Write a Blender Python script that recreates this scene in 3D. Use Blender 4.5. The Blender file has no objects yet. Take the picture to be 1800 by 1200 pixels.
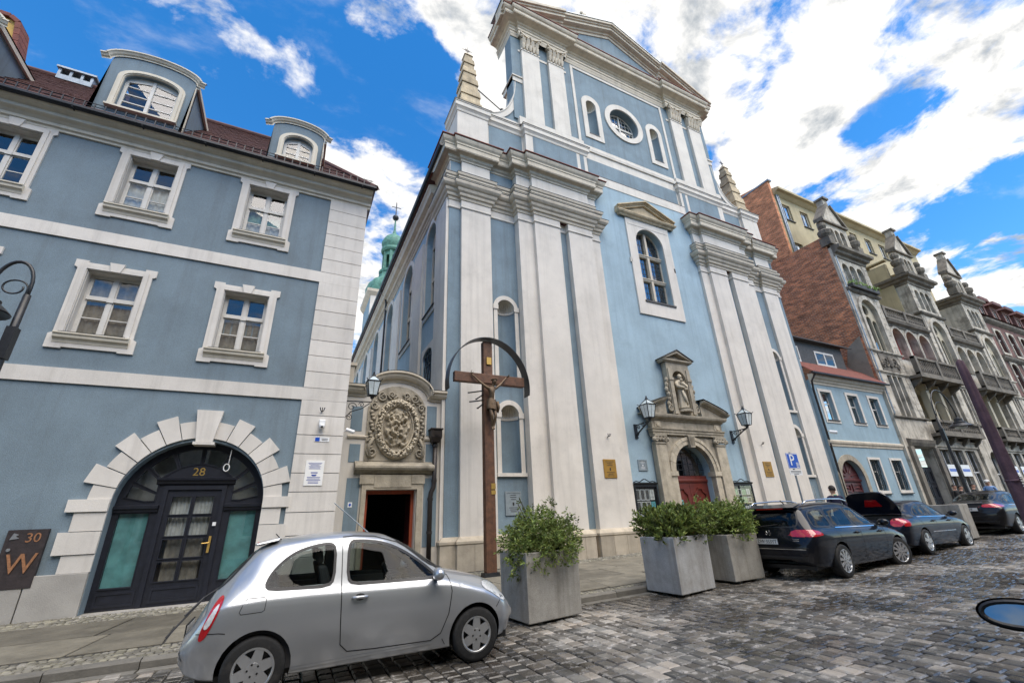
import bpy, bmesh, math, random
import numpy as np
from mathutils import Vector, Matrix
from mathutils.geometry import tessellate_polygon, delaunay_2d_cdt
from mathutils.bvhtree import BVHTree

random.seed(7)
SC = bpy.context.scene
COL = SC.collection
PI = math.pi
R = math.radians

# ------------------------------------------------------------------ camera
YAW, PITCH, ROLL = 0.471843, 0.386090, -0.042436
_f = Vector((math.sin(YAW) * math.cos(PITCH), math.cos(YAW) * math.cos(PITCH), math.sin(PITCH)))
_r0 = Vector((math.cos(YAW), -math.sin(YAW), 0))
_u0 = _r0.cross(_f)
_r = _r0 * math.cos(ROLL) + _u0 * math.sin(ROLL)
_u = -_r0 * math.sin(ROLL) + _u0 * math.cos(ROLL)
cam = bpy.data.cameras.new('camera')
cam.sensor_width = 36.0
cam.lens = 15.2
cam.clip_start = 0.05
cam.clip_end = 3000
camo = bpy.data.objects.new('camera', cam)
M = Matrix((_r, _u, -_f)).transposed().to_4x4()
M.translation = Vector((0, 0, 1.62))
camo.matrix_world = M
COL.objects.link(camo)
SC.camera = camo

# ------------------------------------------------------------------ light and sky
SUN_EL, SUN_AZ = R(60), R(165)          # azimuth measured clockwise from +Y
SKY_STRENGTH = 0.12
world = bpy.data.worlds.new('World')
SC.world = world
world.use_nodes = True


def build_sky():
 nt = world.node_tree
 nt.nodes.clear()
 N, L = nt.nodes.new, nt.links.new
 out = N('ShaderNodeOutputWorld')
 bg = N('ShaderNodeBackground')
 bg.inputs['Strength'].default_value = SKY_STRENGTH
 L(bg.outputs[0], out.inputs['Surface'])
 sky = N('ShaderNodeTexSky')
 sky.sky_type = 'NISHITA'
 sky.sun_disc = False
 sky.sun_elevation = SUN_EL
 sky.sun_rotation = SUN_AZ
 sky.air_density = 1.0
 sky.dust_density = 0.15
 sky.ozone_density = 2.5
 hs = N('ShaderNodeHueSaturation')
 hs.inputs['Saturation'].default_value = 1.36
 hs.inputs['Value'].default_value = 1.45
 L(sky.outputs[0], hs.inputs['Color'])
 tc = N('ShaderNodeTexCoord')
 sep = N('ShaderNodeSeparateXYZ')
 L(tc.outputs['Generated'], sep.inputs[0])

 def math_(op, a, b=None, clamp=False):
  n = N('ShaderNodeMath')
  n.operation = op
  n.use_clamp = clamp
  for i, v in enumerate((a, b)):
   if v is None:
    continue
   if isinstance(v, (int, float)):
    n.inputs[i].default_value = v
   else:
    L(v, n.inputs[i])
  return n.outputs[0]
 zz = math_('MAXIMUM', sep.outputs['Z'], 0.0)
 zz = math_('ADD', zz, 0.12)
 px = math_('DIVIDE', sep.outputs['X'], zz)
 py = math_('DIVIDE', sep.outputs['Y'], zz)
 cmb = N('ShaderNodeCombineXYZ')
 L(px, cmb.inputs['X'])
 L(py, cmb.inputs['Y'])

 def noise(scale, detail, rough, dist, off, stretch=(1, 1, 1)):
  mp = N('ShaderNodeMapping')
  mp.inputs['Location'].default_value = off
  mp.inputs['Scale'].default_value = stretch
  L(cmb.outputs[0], mp.inputs['Vector'])
  n = N('ShaderNodeTexNoise')
  n.inputs['Scale'].default_value = scale
  n.inputs['Detail'].default_value = detail
  n.inputs['Roughness'].default_value = rough
  n.inputs['Distortion'].default_value = dist
  L(mp.outputs[0], n.inputs['Vector'])
  return n.outputs['Fac']
 n1 = noise(4.6, 10, 0.60, 0.25, (9.3, 4.2, 0))
 # cloud banks: where the sky in view is full of cloud and where it is clear
 bias = None
 for (bx, by, rad, amt) in [(0.62, 0.34, 0.36, 0.12), (1.05, 0.40, 0.3, 0.13), (1.45, 0.33, 0.26, 0.15), (1.30, 0.12, 0.2, 0.10), (0.05, 0.97, 0.17, 0.17),
        (0.27, 0.57, 0.12, 0.13), (-0.25, 0.76, 0.24, -0.06), (0.12, 0.76, 0.15, -0.22), (-0.55, 0.85, 0.32, -0.22),
        (1.16, 0.24, 0.10, -0.14), (1.78, 0.24, 0.25, -0.24), (2.15, 0.5, 0.4, 0.1), (0.3, 1.65, 0.5, 0.16), (0.17, 0.46, 0.13, 0.13),
        (1.12, 0.05, 0.12, 0.1), (-0.05, 0.6, 0.14, -0.14), (0.85, 0.62, 0.12, -0.06), (1.18, 0.29, 0.1, -0.05)]:
  d = N('ShaderNodeVectorMath')
  d.operation = 'DISTANCE'
  L(cmb.outputs[0], d.inputs[0])
  d.inputs[1].default_value = (bx, by, 0)
  mr = N('ShaderNodeMapRange')
  mr.interpolation_type = 'SMOOTHSTEP'
  mr.inputs['From Min'].default_value = rad * 1.5
  mr.inputs['From Max'].default_value = 0.0
  mr.inputs['To Min'].default_value = 0.0
  mr.inputs['To Max'].default_value = amt
  L(d.outputs['Value'], mr.inputs['Value'])
  bias = mr.outputs[0] if bias is None else math_('ADD', bias, mr.outputs[0])
 dens = math_('ADD', n1, bias)
 mr = N('ShaderNodeMapRange')
 mr.interpolation_type = 'SMOOTHSTEP'
 mr.inputs['From Min'].default_value = 0.48
 mr.inputs['From Max'].default_value = 0.62
 L(dens, mr.inputs['Value'])
 wisps = noise(3.6, 9, 0.62, 0.15, (0.3, 6.2, 0), (1.0, 1.6, 1))
 mw = N('ShaderNodeMapRange')
 mw.interpolation_type = 'SMOOTHSTEP'
 mw.inputs['From Min'].default_value = 0.5
 mw.inputs['From Max'].default_value = 0.85
 mw.inputs['To Max'].default_value = 0.5
 L(wisps, mw.inputs['Value'])
 mask = math_('MAXIMUM', mr.outputs[0], mw.outputs[0])
 # thick cores turn grey, edges stay white
 core = noise(4.6, 9, 0.62, 0.3, (7.7, 2.2, 0))
 mc = N('ShaderNodeMapRange')
 mc.interpolation_type = 'SMOOTHSTEP'
 mc.inputs['From Min'].default_value = 0.48
 mc.inputs['From Max'].default_value = 0.68
 L(core, mc.inputs['Value'])
 cc = N('ShaderNodeMixRGB')
 cc.inputs[1].default_value = (6.6, 6.45, 6.2, 1)
 cc.inputs[2].default_value = (2.6, 2.85, 3.1, 1)
 L(mc.outputs[0], cc.inputs[0])
 mix = N('ShaderNodeMixRGB')
 L(mask, mix.inputs[0])
 L(hs.outputs[0], mix.inputs[1])
 L(cc.outputs[0], mix.inputs[2])
 L(mix.outputs[0], bg.inputs['Color'])


build_sky()
sun = bpy.data.lights.new('sun', 'SUN')
sun.energy = 3.2
sun.angle = R(60)
sun.color = (1.0, 0.90, 0.76)
suno = bpy.data.objects.new('sun', sun)
_sd = Vector((math.sin(SUN_AZ) * math.cos(SUN_EL), math.cos(SUN_AZ) * math.cos(SUN_EL), math.sin(SUN_EL)))
suno.rotation_euler = (-_sd).to_track_quat('-Z', 'Y').to_euler()
suno.location = (0, 0, 60)
COL.objects.link(suno)
SC.view_settings.view_transform = 'Standard'
SC.view_settings.look = 'None'
SC.view_settings.exposure = 0.62
SC.view_settings.gamma = 1.0
SC.view_settings.use_curve_mapping = False
SC.render.engine = 'CYCLES'
SC.cycles.max_bounces = 8
SC.cycles.transparent_max_bounces = 12
SC.cycles.caustics_reflective = False
SC.cycles.caustics_refractive = False

# ------------------------------------------------------------------ materials
MATS = {}


def mat(name, col, rough=0.7, metal=0.0, var=0.12, vscale=3.0, bump=0.0, bscale=40.0, streak=0.0, dirt=0.0, dirtcol=(0.03, 0.03, 0.028),
  dscale=1.2, dlo=0.5, dhi=0.75, coat=0.0, spec=0.5, rvar=0.0, objrnd=0.0, attr=None, fine=0.0):
 """Principled material with procedural colour variation, rain streaks, dirt patches and fine relief."""
 if name in MATS:
  return MATS[name]
 m = bpy.data.materials.new(name)
 m.use_nodes = True
 nt = m.node_tree
 nt.nodes.clear()
 N, L = nt.nodes.new, nt.links.new
 out = N('ShaderNodeOutputMaterial')
 b = N('ShaderNodeBsdfPrincipled')
 L(b.outputs[0], out.inputs[0])
 b.inputs['Roughness'].default_value = rough
 b.inputs['Metallic'].default_value = metal
 b.inputs['Specular IOR Level'].default_value = spec
 if coat:
  b.inputs['Coat Weight'].default_value = coat
  b.inputs['Coat Roughness'].default_value = 0.03
 geo = N('ShaderNodeNewGeometry')
 pos = geo.outputs['Position']

 def noise(scale, detail=5, rough_=0.6, vec=None):
  n = N('ShaderNodeTexNoise')
  n.inputs['Scale'].default_value = scale
  n.inputs['Detail'].default_value = detail
  n.inputs['Roughness'].default_value = rough_
  L(vec or pos, n.inputs['Vector'])
  return n.outputs['Fac']

 def ramp(v, lo, hi, a, c):
  r = N('ShaderNodeMapRange')
  r.interpolation_type = 'SMOOTHSTEP'
  r.inputs['From Min'].default_value = lo
  r.inputs['From Max'].default_value = hi
  r.inputs['To Min'].default_value = a
  r.inputs['To Max'].default_value = c
  L(v, r.inputs['Value'])
  return r.outputs[0]

 def mixc(fac, a, c, mode='MIX'):
  x = N('ShaderNodeMixRGB')
  x.blend_type = mode
  for i, v in ((0, fac), (1, a), (2, c)):
   if isinstance(v, (int, float)):
    x.inputs[i].default_value = v
   elif isinstance(v, tuple):
    x.inputs[i].default_value = (*v[:3], 1)
   else:
    L(v, x.inputs[i])
  return x.outputs[0]
 c = (*col, 1)
 if attr:
  at = N('ShaderNodeAttribute')
  at.attribute_name = attr
  cur = mixc(1.0, at.outputs['Color'], tuple(col), 'MULTIPLY')
 else:
  cur = None
 base = cur if cur is not None else tuple(col)
 if var:
  v = ramp(noise(vscale), 0.25, 0.75, 1 - var, 1 + var)
  cmbv = N('ShaderNodeCombineXYZ')
  for i in range(3):
   L(v, cmbv.inputs[i])
  base = mixc(1.0, base, cmbv.outputs[0], 'MULTIPLY')
 if fine:
  v = ramp(noise(90, 3), 0.3, 0.7, 1 - fine, 1 + fine)
  cmbv = N('ShaderNodeCombineXYZ')
  for i in range(3):
   L(v, cmbv.inputs[i])
  base = mixc(1.0, base, cmbv.outputs[0], 'MULTIPLY')
 if objrnd:
  oi = N('ShaderNodeObjectInfo')
  v = ramp(oi.outputs['Random'], 0, 1, 1 - objrnd, 1 + objrnd)
  cmbv = N('ShaderNodeCombineXYZ')
  for i in range(3):
   L(v, cmbv.inputs[i])
  base = mixc(1.0, base, cmbv.outputs[0], 'MULTIPLY')
 if streak:
  mp = N('ShaderNodeMapping')
  mp.inputs['Scale'].default_value = (3.5, 3.5, 0.16)
  L(pos, mp.inputs['Vector'])
  s = ramp(noise(1.0, 7, 0.68, mp.outputs[0]), 0.46, 0.72, 0.0, streak)
  base = mixc(s, base, dirtcol)
 if dirt:
  d = ramp(noise(dscale, 8, 0.68), dlo, dhi, 0.0, dirt)
  base = mixc(d, base, dirtcol)
 if isinstance(base, tuple):
  b.inputs['Base Color'].default_value = (*base, 1)
 else:
  L(base, b.inputs['Base Color'])
 if rvar:
  L(ramp(noise(vscale * 1.7), 0.3, 0.7, max(0.02, rough - rvar), min(1, rough + rvar)), b.inputs['Roughness'])
 if bump:
  bp = N('ShaderNodeBump')
  bp.inputs['Strength'].default_value = bump
  bp.inputs['Distance'].default_value = 0.02
  L(noise(bscale, 6), bp.inputs['Height'])
  L(bp.outputs[0], b.inputs['Normal'])
 MATS[name] = m
 return m


def glass(name, tint=(0.8, 0.86, 0.88), ior=1.6, rough=0.0):
 """clear pane: transparent straight on, reflecting by Fresnel"""
 m = bpy.data.materials.new(name)
 m.use_nodes = True
 nt = m.node_tree
 nt.nodes.clear()
 N, L = nt.nodes.new, nt.links.new
 out = N('ShaderNodeOutputMaterial')
 mx = N('ShaderNodeMixShader')
 fr = N('ShaderNodeFresnel')
 fr.inputs['IOR'].default_value = ior
 tr = N('ShaderNodeBsdfTransparent')
 tr.inputs[0].default_value = (*tint, 1)
 gl = N('ShaderNodeBsdfGlossy')
 gl.inputs['Roughness'].default_value = rough
 ge = N('ShaderNodeNewGeometry')       # only the outer face of a pane mirrors
 iv = N('ShaderNodeMath')
 iv.operation = 'SUBTRACT'
 iv.inputs[0].default_value = 1.0
 L(ge.outputs['Backfacing'], iv.inputs[1])
 ml = N('ShaderNodeMath')
 ml.operation = 'MULTIPLY'
 L(fr.outputs[0], ml.inputs[0])
 L(iv.outputs[0], ml.inputs[1])
 L(ml.outputs[0], mx.inputs[0])
 L(tr.outputs[0], mx.inputs[1])
 L(gl.outputs[0], mx.inputs[2])
 L(mx.outputs[0], out.inputs[0])
 MATS[name] = m
 return m


mat('blue28', (0.168, 0.225, 0.264), 0.85, var=0.10, vscale=0.9, bump=0.35, bscale=60, streak=0.3, dirt=0.32, fine=0.15, dscale=0.5, dirtcol=(0.10, 0.115, 0.125))
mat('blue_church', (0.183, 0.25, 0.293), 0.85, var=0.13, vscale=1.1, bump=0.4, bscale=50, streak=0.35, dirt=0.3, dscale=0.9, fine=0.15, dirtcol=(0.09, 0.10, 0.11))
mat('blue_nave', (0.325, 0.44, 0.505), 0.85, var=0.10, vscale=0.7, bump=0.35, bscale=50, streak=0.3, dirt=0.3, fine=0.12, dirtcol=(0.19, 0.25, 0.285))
mat('blue_house', (0.27, 0.375, 0.43), 0.85, var=0.10, vscale=0.8, bump=0.3, bscale=50, streak=0.15, dirt=0.12, fine=0.06)
mat('white28', (0.63, 0.60, 0.55), 0.8, var=0.07, vscale=1.6, bump=0.25, bscale=70, streak=0.3, dirt=0.2, dirtcol=(0.3, 0.28, 0.25), objrnd=0.06, fine=0.06)
mat('cream28', (0.62, 0.57, 0.465), 0.75, var=0.07, vscale=2, bump=0.15, bscale=60, streak=0.2, dirtcol=(0.16, 0.14, 0.11))
mat('white_church', (0.67, 0.625, 0.555), 0.82, var=0.08, vscale=1.0, bump=0.3, bscale=60, streak=0.26, dirt=0.3, dscale=0.7, dirtcol=(0.33, 0.305, 0.265), fine=0.08)
mat('trim_church', (0.60, 0.53, 0.42), 0.8, var=0.09, vscale=2.0, bump=0.25, bscale=60, streak=0.3, dirt=0.25, dscale=1.6, dirtcol=(0.16, 0.145, 0.12))
mat('pink_white', (0.60, 0.50, 0.45), 0.8, var=0.08, bump=0.2, dirt=0.15, dirtcol=(0.25, 0.22, 0.2))
mat('sandstone', (0.36, 0.318, 0.245), 0.88, var=0.22, vscale=3.5, bump=0.6, bscale=22, streak=0.5, dirt=0.55, dscale=2.2, dirtcol=(0.10, 0.09, 0.07))
mat('sandstone_light', (0.45, 0.395, 0.30), 0.88, var=0.2, vscale=3.5, bump=0.6, bscale=22, streak=0.4, dirt=0.3, dscale=2.2, dirtcol=(0.14, 0.12, 0.09), objrnd=0.15)
mat('plinth_stone', (0.42, 0.365, 0.28), 0.85, var=0.16, vscale=2.2, bump=0.35, bscale=30, streak=0.3, dirt=0.35, dscale=1.5, dirtcol=(0.15, 0.13, 0.1), objrnd=0.1)
mat('grey_stone', (0.36, 0.345, 0.315), 0.85, var=0.12, vscale=2.0, bump=0.3, bscale=50, dirt=0.25, dscale=1.2, dirtcol=(0.13, 0.12, 0.11), objrnd=0.06)
mat('coping_dark', (0.055, 0.05, 0.045), 0.6, var=0.3, vscale=6, bump=0.2)
mat('tile_red', (0.17, 0.045, 0.03), 0.75, var=0.3, vscale=4, bump=0.4, bscale=12, dirt=0.4, dscale=2)
mat('tile_brown', (0.105, 0.042, 0.034), 0.75, var=0.3, vscale=3, bump=0.3, bscale=20, objrnd=0.2)
mat('metal_dark', (0.03, 0.032, 0.035), 0.45, metal=0.6, var=0.2, bump=0.1)
mat('iron_black', (0.012, 0.013, 0.015), 0.4, var=0.3, vscale=12, bump=0.15, bscale=120)
mat('pipe_brown', (0.035, 0.028, 0.024), 0.4, metal=0.3, var=0.2)
mat('zinc', (0.30, 0.33, 0.35), 0.45, metal=0.7, var=0.2, vscale=5)
mat('copper_green', (0.09, 0.225, 0.175), 0.7, var=0.35, vscale=2.5, bump=0.3, dirt=0.4, dscale=2, dirtcol=(0.03, 0.05, 0.045))
mat('door_navy', (0.012, 0.014, 0.022), 0.42, var=0.25, vscale=8, bump=0.1, bscale=60)
mat('wood_window', (0.62, 0.60, 0.55), 0.5, var=0.07, vscale=8, bump=0.1)
mat('wood_brown', (0.115, 0.050, 0.024), 0.6, var=0.35, vscale=7, bump=0.4, bscale=30, streak=0.5, dirtcol=(0.025, 0.012, 0.008))
mat('door_red', (0.13, 0.022, 0.014), 0.45, var=0.25, vscale=6, bump=0.15, streak=0.3)
mat('door_orange', (0.30, 0.055, 0.02), 0.5, var=0.2, vscale=6, bump=0.15)
mat('door_wine', (0.085, 0.018, 0.018), 0.45, var=0.3, vscale=6, bump=0.2)
mat('bronze', (0.13, 0.085, 0.048), 0.5, metal=0.4, var=0.3, vscale=14, bump=0.3, bscale=60, dirt=0.5, dscale=9)
mat('gold', (0.55, 0.36, 0.10), 0.4, metal=0.6, var=0.15)
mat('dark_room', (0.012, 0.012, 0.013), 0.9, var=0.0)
mat('room_warm', (0.22, 0.15, 0.10), 0.8, var=0.3)
mat('curtain', (0.52, 0.52, 0.50), 0.9, var=0.15, vscale=9)
mat('curtain_dark', (0.26, 0.23, 0.19), 0.9, var=0.25, vscale=9)
mat('curtain_green', (0.22, 0.33, 0.24), 0.9, var=0.25, vscale=9)
mat('teal_blind', (0.12, 0.31, 0.31), 0.6, var=0.35, vscale=2.5)
mat('concrete', (0.42, 0.425, 0.42), 0.85, var=0.10, vscale=5, bump=0.35, bscale=70, streak=0.5, dirt=0.5, dscale=2.2, dirtcol=(0.19, 0.17, 0.14), dlo=0.42, fine=0.16)
mat('concrete_tan', (0.36, 0.345, 0.31), 0.85, var=0.10, vscale=5, bump=0.35, bscale=70, streak=0.55, dirt=0.5, dscale=2.2, dirtcol=(0.14, 0.125, 0.10), dlo=0.42, fine=0.16)
mat('soil', (0.05, 0.04, 0.03), 0.95, var=0.4, vscale=15, bump=0.8)
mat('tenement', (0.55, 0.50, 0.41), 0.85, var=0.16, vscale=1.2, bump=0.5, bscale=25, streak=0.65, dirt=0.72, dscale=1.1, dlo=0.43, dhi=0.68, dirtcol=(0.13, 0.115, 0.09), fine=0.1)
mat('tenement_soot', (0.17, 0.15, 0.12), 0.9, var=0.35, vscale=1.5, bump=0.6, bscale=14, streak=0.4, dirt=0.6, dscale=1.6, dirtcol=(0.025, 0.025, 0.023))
mat('tenement_cream', (0.50, 0.45, 0.33), 0.85, var=0.12, vscale=1.5, bump=0.3, bscale=25, streak=0.35, dirt=0.3, dscale=1.5, dirtcol=(0.15, 0.12, 0.08))
mat('loggia_red', (0.36, 0.05, 0.04), 0.8, var=0.15, dirt=0.3)
mat('yellow_render', (0.46, 0.39, 0.24), 0.85, var=0.12, vscale=0.8, bump=0.2, streak=0.3, dirt=0.2, dirtcol=(0.2, 0.16, 0.1))
mat('ochre', (0.52, 0.33, 0.09), 0.85, var=0.15, vscale=1.5, bump=0.2, dirt=0.25, dirtcol=(0.3, 0.2, 0.1))
mat('redbrick_dark', (0.15, 0.075, 0.06), 0.85, var=0.3, vscale=2, bump=0.4, bscale=12, dirt=0.5, dscale=1.3)
mat('render_patch', (0.30, 0.265, 0.21), 0.9, var=0.2, vscale=2, bump=0.6, bscale=15, dirt=0.4, dscale=2)
mat('rubber', (0.012, 0.012, 0.012), 0.75, var=0.2, vscale=20, bump=0.2, dirt=0.5, dirtcol=(0.06, 0.055, 0.05), dscale=9)
mat('plastic_black', (0.014, 0.014, 0.015), 0.45, var=0.1)
mat('alloy', (0.58, 0.59, 0.60), 0.32, metal=0.8, var=0.08, dirt=0.25, dscale=12)
mat('silver_paint', (0.47, 0.49, 0.51), 0.28, metal=0.65, var=0.03, coat=0.8, vscale=1.2, dirt=0.10, dscale=3, dirtcol=(0.22, 0.21, 0.19))
mat('black_paint', (0.005, 0.006, 0.010), 0.3, metal=0.0, spec=0.1, var=0.1, coat=0.6, dirt=0.04, dscale=3, dirtcol=(0.07, 0.07, 0.065))
mat('navy_paint', (0.006, 0.009, 0.018), 0.3, metal=0.0, spec=0.1, var=0.1, coat=0.6, dirt=0.04, dscale=3, dirtcol=(0.07, 0.07, 0.065))
mat('graphite_paint', (0.012, 0.012, 0.014), 0.3, metal=0.0, spec=0.1, var=0.1, coat=0.6, dirt=0.04, dscale=3, dirtcol=(0.07, 0.07, 0.065))
mat('lamp_red', (0.42, 0.008, 0.012), 0.15, var=0.15, vscale=30, coat=1.0)
mat('lamp_clear', (0.62, 0.64, 0.66), 0.1, var=0.2, vscale=40, coat=1.0)
mat('chrome', (0.75, 0.76, 0.78), 0.08, metal=1.0, var=0.0)
mat('plate_white', (0.72, 0.72, 0.70), 0.4, var=0.04)
mat('plate_blue', (0.01, 0.04, 0.30), 0.4, var=0.0)
mat('ink', (0.015, 0.015, 0.018), 0.6, var=0.0)
mat('sign_blue', (0.006, 0.075, 0.46), 0.35, var=0.06)
mat('sign_white', (0.75, 0.76, 0.76), 0.4, var=0.03)
mat('seat_grey', (0.09, 0.09, 0.095), 0.9, var=0.15)
mat('skin', (0.48, 0.27, 0.19), 0.55, var=0.08, vscale=12)
mat('hair_dark', (0.025, 0.02, 0.017), 0.7, var=0.3, vscale=40)
mat('shirt_navy', (0.012, 0.014, 0.045), 0.85, var=0.2, vscale=12)
mat('shirt_black', (0.015, 0.015, 0.016), 0.85, var=0.2, vscale=12)
mat('shirt_blue', (0.22, 0.36, 0.62), 0.85, var=0.12, vscale=12)
mat('cloth_white', (0.7, 0.7, 0.68), 0.85, var=0.08, vscale=12)
mat('collar_green', (0.25, 0.5, 0.32), 0.85, var=0.1)
mat('jeans', (0.05, 0.07, 0.12), 0.9, var=0.2)
mat('maroon_cloth', (0.105, 0.06, 0.08), 0.85, var=0.25, vscale=5, bump=0.3, bscale=30)
mat('paper', (0.8, 0.8, 0.77), 0.8, var=0.05)
mat('paper_teal', (0.16, 0.50, 0.55), 0.8, var=0.05)
mat('paper_green', (0.40, 0.62, 0.36), 0.8, var=0.05)
mat('photo_dark', (0.09, 0.085, 0.08), 0.5, var=0.5, vscale=25)
mat('brass_plaque', (0.36, 0.20, 0.035), 0.5, metal=0.3, var=0.15, vscale=6)
mat('plaque_grey', (0.22, 0.26, 0.28), 0.55, var=0.15, vscale=6)
mat('rust_sign', (0.030, 0.022, 0.022), 0.6, var=0.4, vscale=9, bump=0.2)
mat('rust_letter', (0.30, 0.14, 0.065), 0.6, var=0.3, vscale=20)
mat('obelisk_stone', (0.46, 0.375, 0.25), 0.9, var=0.25, vscale=3.0, bump=0.8, bscale=14, streak=0.4, dirt=0.5, dscale=2.6, dirtcol=(0.14, 0.11, 0.075), objrnd=0.18)
mat('mirror_dark', (0.16, 0.19, 0.22), 0.04, metal=1.0, var=0.0)
mat('stem', (0.07, 0.05, 0.025), 0.85)
mat('slab', (0.15, 0.136, 0.104), 0.75, var=0.25, vscale=2.4, bump=0.5, bscale=35, dirt=0.45, dscale=1.7, dirtcol=(0.06, 0.056, 0.046), objrnd=0.32, rvar=0.2, fine=0.12)
mat('kerb_stone', (0.17, 0.16, 0.138), 0.75, var=0.2, vscale=3, bump=0.4, bscale=40, dirt=0.5, dscale=2.5, dirtcol=(0.05, 0.05, 0.045), objrnd=0.15)
mat('mosaic', (0.16, 0.15, 0.128), 0.75, var=0.2, vscale=4, bump=0.4, bscale=50, attr='tone')
mat('joint', (0.030, 0.029, 0.026), 0.8, var=0.4, vscale=6, bump=0.5, bscale=60)
glass('glass_window', (0.93, 0.95, 0.95), 2.0)
glass('glass_church', (0.6, 0.68, 0.72), 3.4)
glass('glass_car', (0.46, 0.51, 0.50), 1.34)
mat('glass_lantern', (0.55, 0.62, 0.63), 0.12, var=0.15, vscale=8, coat=0.6)


def leaf_material():
 m = bpy.data.materials.new('leaf')
 m.use_nodes = True
 nt = m.node_tree
 nt.nodes.clear()
 N, L = nt.nodes.new, nt.links.new
 out = N('ShaderNodeOutputMaterial')
 at = N('ShaderNodeAttribute')
 at.attribute_name = 'tone'
 mc = N('ShaderNodeMixRGB')
 mc.blend_type = 'MULTIPLY'
 mc.inputs[0].default_value = 1
 mc.inputs[2].default_value = (0.19, 0.25, 0.066, 1)
 L(at.outputs['Color'], mc.inputs[1])
 b = N('ShaderNodeBsdfPrincipled')
 b.inputs['Roughness'].default_value = 0.45
 b.inputs['Specular IOR Level'].default_value = 0.4
 L(mc.outputs[0], b.inputs['Base Color'])
 t = N('ShaderNodeBsdfTranslucent')
 L(mc.outputs[0], t.inputs['Color'])
 mx = N('ShaderNodeMixShader')
 mx.inputs[0].default_value = 0.3
 L(b.outputs[0], mx.inputs[1])
 L(t.outputs[0], mx.inputs[2])
 L(mx.outputs[0], out.inputs[0])
 MATS['leaf'] = m


leaf_material()


def sett_material():
 """granite sett: per-stone tone, lighter worn patches, damp areas that go smooth and dark"""
 m = bpy.data.materials.new('granite_sett')
 m.use_nodes = True
 nt = m.node_tree
 nt.nodes.clear()
 N, L = nt.nodes.new, nt.links.new
 out = N('ShaderNodeOutputMaterial')
 b = N('ShaderNodeBsdfPrincipled')
 L(b.outputs[0], out.inputs[0])
 geo = N('ShaderNodeNewGeometry')
 at = N('ShaderNodeAttribute')
 at.attribute_name = 'tone'

 def noise(scale, d, r):
  n = N('ShaderNodeTexNoise')
  n.inputs['Scale'].default_value = scale
  n.inputs['Detail'].default_value = d
  n.inputs['Roughness'].default_value = r
  L(geo.outputs['Position'], n.inputs['Vector'])
  return n.outputs['Fac']

 def mr(v, lo, hi, a, c):
  r = N('ShaderNodeMapRange')
  r.interpolation_type = 'SMOOTHSTEP'
  for k, x in (('From Min', lo), ('From Max', hi), ('To Min', a), ('To Max', c)):
   r.inputs[k].default_value = x
  L(v, r.inputs['Value'])
  return r.outputs[0]

 def mix(f, a, c, mode='MIX'):
  x = N('ShaderNodeMixRGB')
  x.blend_type = mode
  for i, v in ((0, f), (1, a), (2, c)):
   if isinstance(v, (int, float)):
    x.inputs[i].default_value = v
   elif isinstance(v, tuple):
    x.inputs[i].default_value = (*v, 1)
   else:
    L(v, x.inputs[i])
  return x.outputs[0]
 col = mix(1.0, at.outputs['Color'], (0.158, 0.146, 0.128), 'MULTIPLY')
 worn = mr(noise(6.0, 6, 0.7), 0.53, 0.60, 0.0, 0.85)
 col = mix(worn, col, (0.38, 0.36, 0.33))
 grain = mr(noise(160, 2, 0.5), 0.3, 0.7, 0.75, 1.25)
 cx = N('ShaderNodeCombineXYZ')
 for i in range(3):
  L(grain, cx.inputs[i])
 col = mix(1.0, col, cx.outputs[0], 'MULTIPLY')
 damp = mr(noise(0.55, 5, 0.6), 0.40, 0.58, 0.0, 1.0)
 col = mix(damp, col, mix(1.0, col, (0.42, 0.41, 0.40), 'MULTIPLY'))
 L(col, b.inputs['Base Color'])
 rgh = mix(damp, (0.42, 0.42, 0.42), (0.17, 0.17, 0.17))
 L(rgh, b.inputs['Roughness'])
 bp = N('ShaderNodeBump')
 bp.inputs['Strength'].default_value = 0.3
 bp.inputs['Distance'].default_value = 0.01
 L(noise(34, 5, 0.6), bp.inputs['Height'])
 L(bp.outputs[0], b.inputs['Normal'])
 MATS['granite_sett'] = m


sett_material()


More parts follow.
